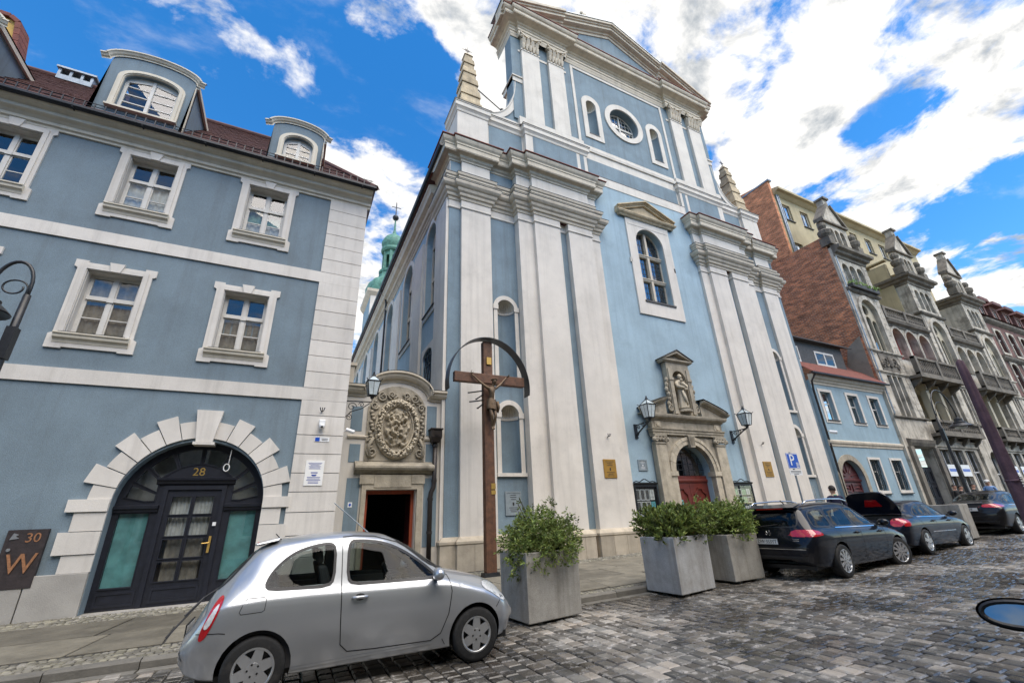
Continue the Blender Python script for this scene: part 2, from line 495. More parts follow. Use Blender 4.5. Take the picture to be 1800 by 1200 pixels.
def brick_material(name, col_a, col_b, mortar, scale, axis):
 """brickwork seen from far off: courses in the wall's own plane (axis = world axis that runs along the wall)"""
 m = bpy.data.materials.new(name)
 m.use_nodes = True
 nt = m.node_tree
 nt.nodes.clear()
 N, L = nt.nodes.new, nt.links.new
 out = N('ShaderNodeOutputMaterial')
 b = N('ShaderNodeBsdfPrincipled')
 b.inputs['Roughness'].default_value = 0.9
 L(b.outputs[0], out.inputs[0])
 geo = N('ShaderNodeNewGeometry')
 sp = N('ShaderNodeSeparateXYZ')
 L(geo.outputs['Position'], sp.inputs[0])
 cb = N('ShaderNodeCombineXYZ')
 L(sp.outputs[axis], cb.inputs['X'])
 L(sp.outputs['Z'], cb.inputs['Y'])
 # courses wander a little: old, hand laid
 nz = N('ShaderNodeTexNoise')
 nz.inputs['Scale'].default_value = 1.3
 nz.inputs['Detail'].default_value = 4
 L(geo.outputs['Position'], nz.inputs['Vector'])
 vm = N('ShaderNodeVectorMath')
 vm.operation = 'MULTIPLY_ADD'
 L(nz.outputs['Color'], vm.inputs[0])
 vm.inputs[1].default_value = (0.05, 0.05, 0)
 L(cb.outputs[0], vm.inputs[2])
 bt = N('ShaderNodeTexBrick')
 bt.inputs['Scale'].default_value = scale
 bt.inputs['Brick Width'].default_value = 0.5
 bt.inputs['Row Height'].default_value = 0.16
 bt.inputs['Mortar Size'].default_value = 0.022
 bt.inputs['Mortar Smooth'].default_value = 0.3
 bt.inputs['Bias'].default_value = 0.1
 bt.inputs['Color1'].default_value = (*col_a, 1)
 bt.inputs['Color2'].default_value = (*col_b, 1)
 bt.inputs['Mortar'].default_value = (*mortar, 1)
 L(vm.outputs[0], bt.inputs['Vector'])
 n2 = N('ShaderNodeTexNoise')
 n2.inputs['Scale'].default_value = 0.9
 n2.inputs['Detail'].default_value = 9
 n2.inputs['Roughness'].default_value = 0.7
 mpb = N('ShaderNodeMapping')
 mpb.inputs['Scale'].default_value = (1.0, 1.6, 4.0)
 mpb.inputs['Rotation'].default_value = (0.03, 0.0, 0.0)
 L(geo.outputs['Position'], mpb.inputs['Vector'])
 L(mpb.outputs[0], n2.inputs['Vector'])
 mrr = N('ShaderNodeMapRange')
 mrr.inputs['From Min'].default_value = 0.3
 mrr.inputs['From Max'].default_value = 0.72
 mrr.inputs['To Min'].default_value = 0.45
 mrr.inputs['To Max'].default_value = 1.5
 L(n2.outputs['Fac'], mrr.inputs['Value'])
 cx = N('ShaderNodeCombineXYZ')
 for i in range(3):
  L(mrr.outputs[0], cx.inputs[i])
 mx = N('ShaderNodeMixRGB')
 mx.blend_type = 'MULTIPLY'
 mx.inputs[0].default_value = 1
 L(bt.outputs['Color'], mx.inputs[1])
 L(cx.outputs[0], mx.inputs[2])
 L(mx.outputs[0], b.inputs['Base Color'])
 bp = N('ShaderNodeBump')
 bp.inputs['Strength'].default_value = 0.8
 bp.inputs['Distance'].default_value = 0.03
 bp.invert = True
 L(bt.outputs['Fac'], bp.inputs['Height'])
 L(bp.outputs[0], b.inputs['Normal'])
 MATS[name] = m


brick_material('brick_fire', (0.80, 0.27, 0.11), (0.34, 0.115, 0.06), (0.50, 0.39, 0.26), 1.5, 'Y')
brick_material('brick_upper', (0.85, 0.31, 0.13), (0.54, 0.18, 0.075), (0.54, 0.43, 0.29), 1.5, 'Y')

# ------------------------------------------------------------------ mesh helpers
WL = {}


class MB:
 def __init__(s):
  s.v, s.f = [], []

 def add(s, vs, fs):
  o = len(s.v)
  s.v.extend([tuple(map(float, q)) for q in vs])
  s.f.extend([tuple(i + o for i in q) for q in fs])
  return s

 def box(s, x0, y0, z0, x1, y1, z1):
  return s.add([(x0, y0, z0), (x1, y0, z0), (x1, y1, z0), (x0, y1, z0), (x0, y0, z1), (x1, y0, z1), (x1, y1, z1), (x0, y1, z1)],
      [(0, 3, 2, 1), (4, 5, 6, 7), (0, 1, 5, 4), (1, 2, 6, 5), (2, 3, 7, 6), (3, 0, 4, 7)])

 def hull8(s, bot, top):
  """frustum from two quads"""
  return s.add(list(bot) + list(top), [(0, 3, 2, 1), (4, 5, 6, 7), (0, 1, 5, 4), (1, 2, 6, 5), (2, 3, 7, 6), (3, 0, 4, 7)])

 def prism(s, poly, fr, d0, d1, caps=True):
  """polygon in wall coordinates extruded through the wall"""
  n = len(poly)
  vs = [fr(a, b, d0) for a, b in poly] + [fr(a, b, d1) for a, b in poly]
  fs = [(i, (i + 1) % n, n + (i + 1) % n, n + i) for i in range(n)]
  o = len(s.v)
  s.add(vs, fs)
  if caps:
   for t in tessellate_polygon([[Vector((a, b, 0)) for a, b in poly]]):
    s.f.append(tuple(o + i for i in t))
    s.f.append(tuple(o + n + i for i in reversed(t)))
  return s

 def slab(s, fr, outer, holes, d0, d1, edge=True, back=False):
  """wall face with openings; reveals run from d0 to d1"""
  loops = [outer] + list(holes)
  flat = [q for lp in loops for q in lp]
  o = len(s.v)
  s.v.extend([tuple(map(float, fr(a, b, d0))) for a, b in flat])
  tris = tessellate_polygon([[Vector((a, b, 0)) for a, b in lp] for lp in loops])
  s.f.extend([tuple(o + i for i in t) for t in tris])
  o2 = len(s.v)
  s.v.extend([tuple(map(float, fr(a, b, d1))) for a, b in flat])
  if back:
   s.f.extend([tuple(o2 + i for i in t) for t in tris])
  k = 0
  for li, lp in enumerate(loops):
   n = len(lp)
   if li > 0 or edge:
    for i in range(n):
     j = (i + 1) % n
     s.f.append((o + k + i, o + k + j, o2 + k + j, o2 + k + i))
   k += n
  return s

 def lathe(s, prof, c=(0, 0, 0), n=16, axis='z', a0=0.0, a1=2 * PI):
  full = abs(a1 - a0 - 2 * PI) < 1e-6
  m = n if full else n + 1
  vs = []
  for r, z in prof:
   for i in range(m):
    a = a0 + (a1 - a0) * i / n
    x, y = r * math.cos(a), r * math.sin(a)
    q = (x, y, z) if axis == 'z' else ((x, z, y) if axis == 'y' else (z, x, y))
    vs.append((q[0] + c[0], q[1] + c[1], q[2] + c[2]))
  fs = []
  for k in range(len(prof) - 1):
   for i in range(n):
    j = (i + 1) % m
    fs.append((k * m + i, k * m + j, (k + 1) * m + j, (k + 1) * m + i))
  if full:
   fs.append(tuple(range(m)))
   fs.append(tuple((len(prof) - 1) * m + i for i in range(m)))
  return s.add(vs, fs)

 def tube(s, pts, r, n=8, closed=False):
  pts = [Vector(p) for p in pts]
  rs = r if isinstance(r, (list, tuple)) else [r] * len(pts)
  ref = Vector((0, 0, 1))
  d0 = (pts[1] - pts[0]).normalized()
  if abs(d0.dot(ref)) > 0.9:
   ref = Vector((1, 0, 0))
  vs = []
  m = len(pts)
  for i, p in enumerate(pts):
   if closed:
    d = pts[(i + 1) % m] - pts[i - 1]
   else:
    d = pts[min(i + 1, m - 1)] - pts[max(i - 1, 0)]
   d.normalize()
   x = ref - d * ref.dot(d)
   if x.length < 1e-6:
    x = d.orthogonal()
   x.normalize()
   ref = x
   y = d.cross(x)
   for k in range(n):
    a = 2 * PI * k / n
    vs.append(p + (x * math.cos(a) + y * math.sin(a)) * rs[i])
  fs = []
  for i in range(m if closed else m - 1):
   for k in range(n):
    l = (k + 1) % n
    i2 = (i + 1) % m
    fs.append((i * n + k, i * n + l, i2 * n + l, i2 * n + k))
  if not closed:
   fs.append(tuple(range(n)))
   fs.append(tuple((m - 1) * n + k for k in range(n)))
  return s.add(vs, fs)

 def sweep(s, path, prof, caps=True, closed=False):
  """moulding profile (offset outwards, z) run along a plan path with mitred corners; outside is to the right of travel"""
  m = len(path)
  offs = []
  for i in range(m):
   ns = []
   for a, b in (((i - 1) % m, i), (i, (i + 1) % m)):
    if not closed and (b == 0 or a == m - 1):
     continue
    dx, dy = path[b][0] - path[a][0], path[b][1] - path[a][1]
    l = math.hypot(dx, dy)
    ns.append((dy / l, -dx / l))
   if len(ns) == 1:
    offs.append(ns[0])
   else:
    k = 1 + ns[0][0] * ns[1][0] + ns[0][1] * ns[1][1]
    k = max(k, 0.25)
    offs.append(((ns[0][0] + ns[1][0]) / k, (ns[0][1] + ns[1][1]) / k))
  n = len(prof)
  vs = []
  for (x, y), (ox, oy) in zip(path, offs):
   for p, z in prof:
    vs.append((x + ox * p, y + oy * p, z))
  fs = []
  for i in range(m if closed else m - 1):
   j = (i + 1) % m
   for k in range(n - 1):
    fs.append((i * n + k, j * n + k, j * n + k + 1, i * n + k + 1))
  if caps and not closed:
   fs.append(tuple(range(n)))
   fs.append(tuple((m - 1) * n + k for k in range(n)))
  return s.add(vs, fs)

 def xform(s, fn, start=0):
  for i in range(start, len(s.v)):
   s.v[i] = tuple(fn(*s.v[i]))
  return s

 def build(s, name, mt, parent=None, local=False, smooth=False, kind=None, label=None, cat=None, group=None, bevel=0.0, loc=None, fix=True, subsurf=0, auto=None):
  me = bpy.data.meshes.new(name)
  off = Vector((0, 0, 0))
  if parent is not None and not local:
   off = WL.get(parent.name, Vector((0, 0, 0)))
  if loc is not None:
   off = Vector(loc)
  me.from_pydata([(a - off[0], b - off[1], c - off[2]) for a, b, c in s.v] if not local else s.v, [], s.f)
  if fix:
   bm = bmesh.new()
   bm.from_mesh(me)
   bmesh.ops.recalc_face_normals(bm, faces=bm.faces)
   bm.to_mesh(me)
   bm.free()
  if smooth:
   me.shade_smooth()
   if auto:
    me.set_sharp_from_angle(angle=R(auto))
  me.materials.append(MATS[mt] if isinstance(mt, str) else mt)
  o = bpy.data.objects.new(name, me)
  COL.objects.link(o)
  if parent is not None:
   o.parent = parent
   WL[o.name] = WL.get(parent.name, Vector((0, 0, 0)))
  elif loc is not None:
   o.location = loc
   WL[o.name] = Vector(loc)
  if bevel:
   bv = o.modifiers.new('bevel', 'BEVEL')
   bv.width = bevel
   bv.segments = 2
   bv.limit_method = 'ANGLE'
  if subsurf:
   ss = o.modifiers.new('subsurf', 'SUBSURF')
   ss.levels = ss.render_levels = subsurf
  tag(o, label, cat, group, kind)
  return o


def tag(o, label=None, cat=None, group=None, kind=None):
 if label:
  o['label'] = label
 if cat:
  o['category'] = cat
 if group:
  o['group'] = group
 if kind:
  o['kind'] = kind
 return o


def thing(name, label, cat, loc=(0, 0, 0), group=None, rz=0.0):
 o = bpy.data.objects.new(name, None)
 o.empty_display_size = 0.2
 COL.objects.link(o)
 o.location = loc
 o.rotation_euler = (0, 0, rz)
 WL[o.name] = Vector(loc)
 tag(o, label, cat, group)
 return o


def copy_tree(o, parent=None):
 c = o.copy()
 COL.objects.link(c)
 if parent is not None:
  c.parent = parent
 for ch in [x for x in o.children]:
  copy_tree(ch, c)
 return c


def fr_front(y0):
 return lambda a, b, d: (a, y0 + d, b)


def fr_side(x0):
 return lambda a, b, d: (x0 + d, a, b)


def arch(x0, x1, z0, zs, n=14, rise=None):
 """opening with straight jambs to zs and a round head"""
 c, h = (x0 + x1) / 2, (x1 - x0) / 2
 rise = h if rise is None else rise
 return [(x0, z0), (x1, z0)] + [(c + h * math.cos(PI * i / n), zs + rise * math.sin(PI * i / n)) for i in range(n + 1)]


def rect(x0, x1, z0, z1):
 return [(x0, z0), (x1, z0), (x1, z1), (x0, z1)]


def circ(cx, cz, r, n=28, rz=None):
 rz = r if rz is None else rz
 return [(cx + r * math.cos(2 * PI * i / n), cz + rz * math.sin(2 * PI * i / n)) for i in range(n)]


def text_mesh(body, size, depth=0.003, font_shear=0.0):
 cu = bpy.data.curves.new('lettering', 'FONT')
 cu.body = body
 cu.size = size
 cu.extrude = depth
 cu.align_x = 'CENTER'
 cu.align_y = 'CENTER'
 cu.shear = font_shear
 cu.resolution_u = 3
 o = bpy.data.objects.new('lettering', cu)
 COL.objects.link(o)
 dg = bpy.context.evaluated_depsgraph_get()
 me = bpy.data.meshes.new_from_object(o.evaluated_get(dg))
 vs = [tuple(v.co) for v in me.vertices]
 fs = [tuple(p.vertices) for p in me.polygons]
 bpy.data.objects.remove(o)
 bpy.data.curves.remove(cu)
 bpy.data.meshes.remove(me)
 return vs, fs


def lettering(parent, body, x, z, y, size, mt, name='lettering', sx=1.0, shear=0.0):
 vs, fs = text_mesh(body, size, 0.004, shear)
 mb = MB().add([(x + a * sx, y - c, z + b) for a, b, c in vs], fs)
 return mb.build(name, mt, parent)


def text_lines(mb, x0, x1, z0, z1, y, n, rnd, h=0.35):
 """rows of print too small to read"""
 st = (z1 - z0) / n
 for i in range(n):
  w = (x1 - x0) * rnd.uniform(0.45, 1.0)
  c = (x0 + x1) / 2
  zc = z1 - st * (i + 0.5)
  mb.box(c - w / 2, y - 0.002, zc - st * h / 2, c + w / 2, y, zc + st * h / 2)


def gz(x):
 """height of the roadway along the street: level, then a gentle climb to the right"""
 t = max(0.0, x - 3.0)
 return 0.02 * (t * t / 8 if t < 4 else t - 2)

# ================================================================== ground
KY = 8.2            # street side of the kerb
YH = 12.75          # front of the house on the left


def pave_z(x, y):
 return gz(x) + 0.11 + 0.012 * max(0.0, min(6.0, y - KY))


def ground():
 xs = [-400, -60, -20, -8, -4] + [i * 1.0 for i in range(-3, 60)] + [70, 90, 130, 400, 1500]
 mb = MB()
 ys = [-1500, -200, -40, -14]
 for name, mt, ys, dz, fn in (('road', 'joint', [-7.0, -2, 2, 5, KY + 0.02], -0.020, lambda x, y: gz(x)),
         ('pavement', 'joint', [KY + 0.16, 9, 10.5, 12.0, 16.0], -0.02, pave_z)):
  mb = MB()
  vs = [(x, y, fn(min(x, 130), y) + dz) for x in xs for y in ys]
  n = len(ys)
  fs = [(i * n + j, (i + 1) * n + j, (i + 1) * n + j + 1, i * n + j + 1) for i in range(len(xs) - 1) for j in range(n - 1)]
  mb.add(vs, fs).build(name, mt, kind='structure')
 mb = MB()
 ys = [-2500, -400, -60, -7.0]
 for ya in ([-2500, -400, -60, -6.9], [15.9, 60, 400, 2500]):
  vs = [(x, y, gz(min(x, 130)) - 0.06) for x in xs for y in ya]
  n = len(ya)
  mb.add(vs, [(i * n + j, (i + 1) * n + j, (i + 1) * n + j + 1, i * n + j + 1) for i in range(len(xs) - 1) for j in range(n - 1)])
 mb.build('ground', 'grey_stone', kind='structure')


ground()


def tone_attr(me, tones):
 """one tone per face corner"""
 at = me.color_attributes.new('tone', 'FLOAT_COLOR', 'POINT')
 arr = np.ones((len(me.vertices), 4), dtype=np.float32)
 arr[:, :3] = tones
 at.data.foreach_set('color', arr.ravel())


def sett_shape(lx, ly, h, rnd):
 """one worn cube: chamfered, slightly crooked, top a little domed"""
 c = 0.015
 def j(a):
  return rnd.uniform(-a, a)
 hx, hy = lx / 2, ly / 2
 base = [(-hx + j(.006), -hy + j(.006)), (hx + j(.006), -hy + j(.006)), (hx + j(.006), hy + j(.006)), (-hx + j(.006), hy + j(.006))]
 vs = [(x, y, -0.05) for x, y in base] + [(x, y, h - 0.012) for x, y in base]
 tilt = (j(.012), j(.012))
 vs += [(x * (1 - c / hx), y * (1 - c / hy), h + tilt[0] * x + tilt[1] * y) for x, y in base]
 vs.append((j(.02), j(.02), h + 0.001))
 fs = [(0, 1, 5, 4), (1, 2, 6, 5), (2, 3, 7, 6), (3, 0, 4, 7), (4, 5, 9, 8), (5, 6, 10, 9), (6, 7, 11, 10), (7, 4, 8, 11),
   (8, 9, 12), (9, 10, 12), (10, 11, 12), (11, 8, 12)]
 return vs, fs


def setts():
 from mathutils import noise as nz
 rnd = random.Random(3)
 road = bpy.data.objects['road']
 cells = []
 x = -3.2
 while x < 30.0:
  px = rnd.uniform(0.165, 0.205)
  y = -1.2 + rnd.uniform(0, 0.2)
  ylim = KY - 0.22
  while y < ylim:
   py = rnd.uniform(0.165, 0.245)
   cx, cy = x + px / 2, y + py / 2
   y += py
   # keep the stones the camera can see, with a margin to both sides
   if cy < 0.05 * cx - 0.8 or (cx < 0.4 and cy < 3.4) or (cx > 12 and cy < 0.12 * cx - 1.2) or cx + 2.2 * cy < 6:
    continue
   cells.append((cx, cy, px - 0.013, py - 0.013))
  x += px
 cells.sort(key=lambda q: (q[0] + 0.0) ** 2 + q[1] ** 2)

 def tone(c=None):
  f = .5 if c is None else .5 + .9 * nz.noise(Vector((c[0] * .55, c[1] * .9, 3.3)))
  t = rnd.random() - (f - .5) * .5
  if t < 0.14:
   v = rnd.uniform(1.7, 2.4)
  elif t < 0.40:
   v = rnd.uniform(1.05, 1.5)
  else:
   v = rnd.uniform(0.4, 0.95)
  w = rnd.uniform(-0.05, 0.06)
  return (v * (1 + w), v, v * (1 - w))
 # what the frame shows largest: nearest stones inside it
 def inside(c):
  p = Vector((c[0], c[1], 0)) - camo.location
  d = p.dot(_f)
  if d < 0.3:
   return False
  u, v = p.dot(_r) / d * 760 / 900, p.dot(_u) / d * 760 / 600
  return abs(u) < 1.0 and abs(v) < 1.0 and not (-0.75 < c[0] < 3.0 and c[1] > 5.8)
 near = [c for c in cells if inside(c)][:300]
 ns = set(near)
 bank = []
 for k in range(40):
  vs, fs = sett_shape(0.172, 0.19, 0.0, rnd)
  me = bpy.data.meshes.new('sett')
  me.from_pydata(vs, [], fs)
  tone_attr(me, tone())
  me.materials.append(MATS['granite_sett'])
  bank.append(me)
 for c in near:
  o = bpy.data.objects.new('sett', rnd.choice(bank))
  COL.objects.link(o)
  o.parent = road
  o.location = (c[0], c[1], gz(c[0]) + rnd.uniform(-0.005, 0.005))
  o.scale = (c[2] / 0.172, c[3] / 0.19, 1)
 V, F, T = [], [], []
 for c in cells:
  if c in ns:
   continue
  vs, fs = sett_shape(c[2], c[3], 0.0, rnd)
  o = len(V)
  zz = gz(c[0]) + rnd.uniform(-0.006, 0.006)
  V += [(a + c[0], b + c[1], d + zz) for a, b, d in vs]
  F += [tuple(i + o for i in f) for f in fs]
  T += [tone(c)] * len(vs)
 me = bpy.data.meshes.new('setts_beyond')
 me.from_pydata(V, [], F)
 tone_attr(me, np.array(T, dtype=np.float32))
 me.materials.append(MATS['granite_sett'])
 o = bpy.data.objects.new('setts_beyond', me)
 COL.objects.link(o)
 o.parent = road
 o['kind'] = 'stuff'
 # far end of the street: too far to tell the stones apart
 mb = MB()
 xs = [30.0, 36, 44, 60, 90, 130]
 for i in range(len(xs) - 1):
  a, b = xs[i], xs[i + 1]
  mb.add([(a, -2, gz(a) - 0.002), (b, -2, gz(b) - 0.002), (b, KY - .2, gz(b) - 0.002), (a, KY - .2, gz(a) - 0.002)], [(0, 1, 2, 3)])
 o = mb.build('road_surface_beyond', 'granite_sett', road)
 tone_attr(o.data, (0.9, 0.9, 0.9))


setts()


def pavement():
 rnd = random.Random(11)
 pv = bpy.data.objects['pavement']
 # kerb stones and the flat gutter course beside them
 x = -9.0
 while x < 62:
  l = rnd.uniform(0.9, 1.35)
  x1 = x + l - 0.012
  mb = MB()
  z0, z1 = gz(x), gz(x1)
  dz = rnd.uniform(-0.006, 0.006)
  prof = [(KY, -0.1), (KY, 0.085 + dz), (KY + 0.018, 0.105 + dz), (KY + 0.15, 0.112 + dz), (KY + 0.15, -0.1)]
  n = len(prof)
  mb.add([(x, a, z0 + b) for a, b in prof] + [(x1, a, z1 + b) for a, b in prof],
    [(i, (i + 1) % n, n + (i + 1) % n, n + i) for i in range(n)] + [tuple(range(n)), tuple(range(2 * n - 1, n - 1, -1))])
  if x < 36:
   mb.build('kerb_stone', 'kerb_stone', pv)
   mb = MB()
   mb.hull8([(x, KY - 0.2, z0 - 0.05), (x1, KY - 0.2, z1 - 0.05), (x1, KY - 0.012, z1 - 0.05), (x, KY - 0.012, z0 - 0.05)],
      [(x + .008, KY - 0.192, z0 + 0.004), (x1 - .008, KY - 0.192, z1 + 0.004), (x1 - .008, KY - 0.015, z1 + 0.004), (x + .008, KY - 0.015, z0 + 0.004)])
   mb.build('gutter_stone', 'kerb_stone', pv)
  else:
   mb.build('kerb_stone', 'kerb_stone', pv)
  x += l
 # large granite slabs laid in two crooked rows
 def slab_obj(q):
  zc = [pave_z(a, b) for a, b in q]
  d = rnd.uniform(-0.004, 0.004)
  cx, cy = sum(a for a, b in q) / 4, sum(b for a, b in q) / 4
  def ins(p, t):
   l = math.hypot(p[0] - cx, p[1] - cy)
   k = 1 - t / l
   return (cx + (p[0] - cx) * k, cy + (p[1] - cy) * k)
  o1 = [ins(p, rnd.uniform(.014, .034)) for p in q]
  o2 = [ins(p, 0.05) for p in q]
  mb = MB()
  mb.add([(a, b, z - 0.05) for (a, b), z in zip(o1, zc)] + [(a, b, z - 0.008 + d) for (a, b), z in zip(o1, zc)] + [(a, b, z + d) for (a, b), z in zip(o2, zc)],
    [(i, (i + 1) % 4, 4 + (i + 1) % 4, 4 + i) for i in range(4)] + [(4 + i, 4 + (i + 1) % 4, 8 + (i + 1) % 4, 8 + i) for i in range(4)] + [(8, 9, 10, 11)])
  mb.build('slab', 'slab', pv)
 for (ya, yb, xa, xb) in ((9.05, 10.35, -7.5, 1.2), (10.35, 11.75, -7.5, 1.2), (8.72, 9.9, 1.4, 30), (9.9, 11.2, 1.4, 30), (11.2, 12.6, 1.4, 30)):
  x = xa
  sk = 0.0
  while x < xb:
   l = rnd.uniform(0.95, 1.9)
   nsk = rnd.uniform(-0.12, 0.12)
   e = min(x + l, xb)
   slab_obj([(x + sk, ya), (e + nsk, ya), (e - nsk, yb), (x - sk, yb)])
   sk = nsk
   x = e
   if xb - x < 0.3:
    break
 # small mosaic setts in the strips beside wall and kerb
 V, F, T = [], [], []
 def strip(ya, yb, xa, xb):
  y = ya
  while y < yb - 0.02:
   py = rnd.uniform(0.075, 0.105)
   x = xa + rnd.uniform(0, 0.05)
   while x < xb:
    px = rnd.uniform(0.075, 0.12)
    if y + py <= yb + 0.03:
     vs, fs = sett_shape(px - 0.01, py - 0.01, 0.0, rnd)
     o = len(V)
     cx, cy = x + px / 2, y + py / 2
     zz = pave_z(cx, cy) + rnd.uniform(-0.005, 0.005) - 0.004
     V.extend([(a + cx, b + cy, d + zz) for a, b, d in vs])
     F.extend([tuple(i + o for i in f) for f in fs])
     t = rnd.choice((0.7, 0.85, 1.0, 1.1, 1.3, 1.6)) * rnd.uniform(0.9, 1.1)
     T.extend([(t, t, t * rnd.uniform(.85, 1.0))] * len(vs))
    x += px
   y += py
 strip(KY + 0.17, 9.03, -6.5, 1.3)
 strip(11.77, 12.66, -6.5, 1.2)
 strip(KY + 0.17, 8.70, 1.4, 14)
 strip(12.62, 13.45, 1.4, 14)
 me = bpy.data.meshes.new('mosaic_setts')
 me.from_pydata(V, [], F)
 tone_attr(me, np.array(T, dtype=np.float32))
 me.materials.append(MATS['mosaic'])
 o = bpy.data.objects.new('mosaic_setts', me)
 COL.objects.link(o)
 o.parent = pv
 o['kind'] = 'stuff'


pavement()


# ================================================================== house 28
def make_curtain(x0, x1, z0, z1, y, parent, mt, rnd, name='curtain'):
 mb = MB()
 n = 22
 ph = rnd.uniform(0, 6)
 def yy(t):
  return y + 0.02 * math.sin(t * 34 + ph) + 0.012 * math.sin(t * 61 + ph * 2)
 vs = []
 for i in range(n + 1):
  t = i / n
  vs += [(x0 + (x1 - x0) * t, yy(t), z0), (x0 + (x1 - x0) * t, yy(t + 0.02), z1)]
 mb.add(vs, [(2 * i, 2 * i + 2, 2 * i + 3, 2 * i + 1) for i in range(n)])
 return mb.build(name, mt, parent, smooth=True, fix=False)


def casement(parent, x0, x1, z0, z1, y, rnd, curtain='curtain', transom=0.64, bars=1, wood='wood_window', half=False, ct=1.0):
 """two-light casement with fixed top lights: frame, mullion, transom, glazing bars, one pane per light"""
 w = MB()
 t = 0.05
 zt = z0 + (z1 - z0) * transom
 cx = (x0 + x1) / 2
 w.box(x0, y, z0, x0 + t, y + .07, z1)
 w.box(x1 - t, y, z0, x1, y + .07, z1)
 w.box(x0 + t, y + .002, z0, x1 - t, y + .07, z0 + t)
 w.box(x0 + t, y + .002, z1 - t, x1 - t, y + .07, z1)
 w.box(cx - .045, y - .02, z0 + t, cx + .045, y + .066, z1 - t)
 w.box(x0 + t, y - .035, zt - .045, cx - .046, y + .06, zt + .045)
 w.box(cx + .046, y - .035, zt - .045, x1 - t, y + .06, zt + .045)
 w.box(cx - .065, y - .05, zt - .07, cx + .065, y - .021, zt + .03)
 lights = []
 for a, b in ((x0 + t, cx - .045), (cx + .045, x1 - t)):
  s = 0.03
  for c, d, nb in ((z0 + t, zt - .045, bars), (zt + .045, z1 - t, 0)):
   w.box(a, y + .006, c, a + s, y + .05, d)
   w.box(b - s, y + .006, c, b, y + .05, d)
   w.box(a + s, y + .008, c, b - s, y + .05, c + s)
   w.box(a + s, y + .008, d - s, b - s, y + .05, d)
   ed = [c + s]
   for k in range(nb):
    zb = c + s + (d - c - 2 * s) * (k + 1) / (nb + 1)
    w.box(a + s, y + .01, zb - .012, b - s, y + .045, zb + .012)
    ed += [zb - .012, zb + .012]
   ed.append(d - s)
   for k in range(nb + 1):
    lights.append((a + s, b - s, ed[2 * k], ed[2 * k + 1]))
 fr = w.build('sash_frame', wood, parent)
 for a, b, c, d in lights:
  g = MB()
  g.box(a - .004, y + .022, c - .004, b + .004, y + .028, d + .004)
  g.build('pane', 'glass_window', parent)
 rm = MB()
 rm.add([(x0, y + .075, z0), (x1, y + .075, z0), (x1, y + .09, z1), (x0, y + .09, z1), (x0, y + .7, z0), (x1, y + .7, z0), (x1, y + .7, z1), (x0, y + .7, z1)],
   [(4, 5, 6, 7), (0, 1, 5, 4), (2, 3, 7, 6), (0, 4, 7, 3), (1, 2, 6, 5)])
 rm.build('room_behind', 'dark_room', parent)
 if curtain:
  make_curtain(x0 + .06, x1 - .06, z0 + .03, z0 + (z1 - z0) * ct, y + .09, parent, curtain, rnd)
 return fr


def voussoir_ring(parent, cx, cz, r0, n, y, mt, rs, rl, proud=0.05, key=None):
 """arch stones one by one, short and long in turn"""
 for i in range(n):
  a0 = PI - PI * i / n
  a1 = PI - PI * (i + 1) / n
  g = 0.006
  a0, a1 = a0 - g, a1 + g
  long_ = i % 2 == 1
  ro = rl if long_ else rs
  p = proud + (0.012 if long_ else 0)
  if i == n // 2:
   continue
  m = 5
  if long_:
   am = (a0 + a1) / 2
   # long stones end square: a straight outer edge
   outer = [(cx + ro * 1.0 / math.cos((a0 - a1) / 2) * math.cos(a), cz + ro / math.cos((a0 - a1) / 2) * math.sin(a)) for a in (a1, a0)]
  else:
   outer = [(cx + ro * math.cos(a1 + (a0 - a1) * k / m), cz + ro * math.sin(a1 + (a0 - a1) * k / m)) for k in range(m + 1)]
  inner = [(cx + r0 * math.cos(a0 + (a1 - a0) * k / m), cz + r0 * math.sin(a0 + (a1 - a0) * k / m)) for k in range(m + 1)]
  mb = MB().prism(inner + outer, fr_front(y), -p, 0.33)
  mb.build('voussoir', mt, parent)
 k = key
 mb = MB()
 w = PI / n * r0 / 2 + .015
 mb.prism([(cx - w, cz + r0 - .10), (cx + w, cz + r0 - .10), (cx + w * 1.65, cz + k), (cx - w * 1.65, cz + k)], fr_front(y), -proud - .07, 0.2)
 mb.build('keystone', mt, parent)
 mb = MB().box(cx - w - .05, y - proud - .09, cz + r0 - .17, cx + w + .05, y + .2, cz + r0 - .105)
 mb.build('keystone_base', mt, parent)


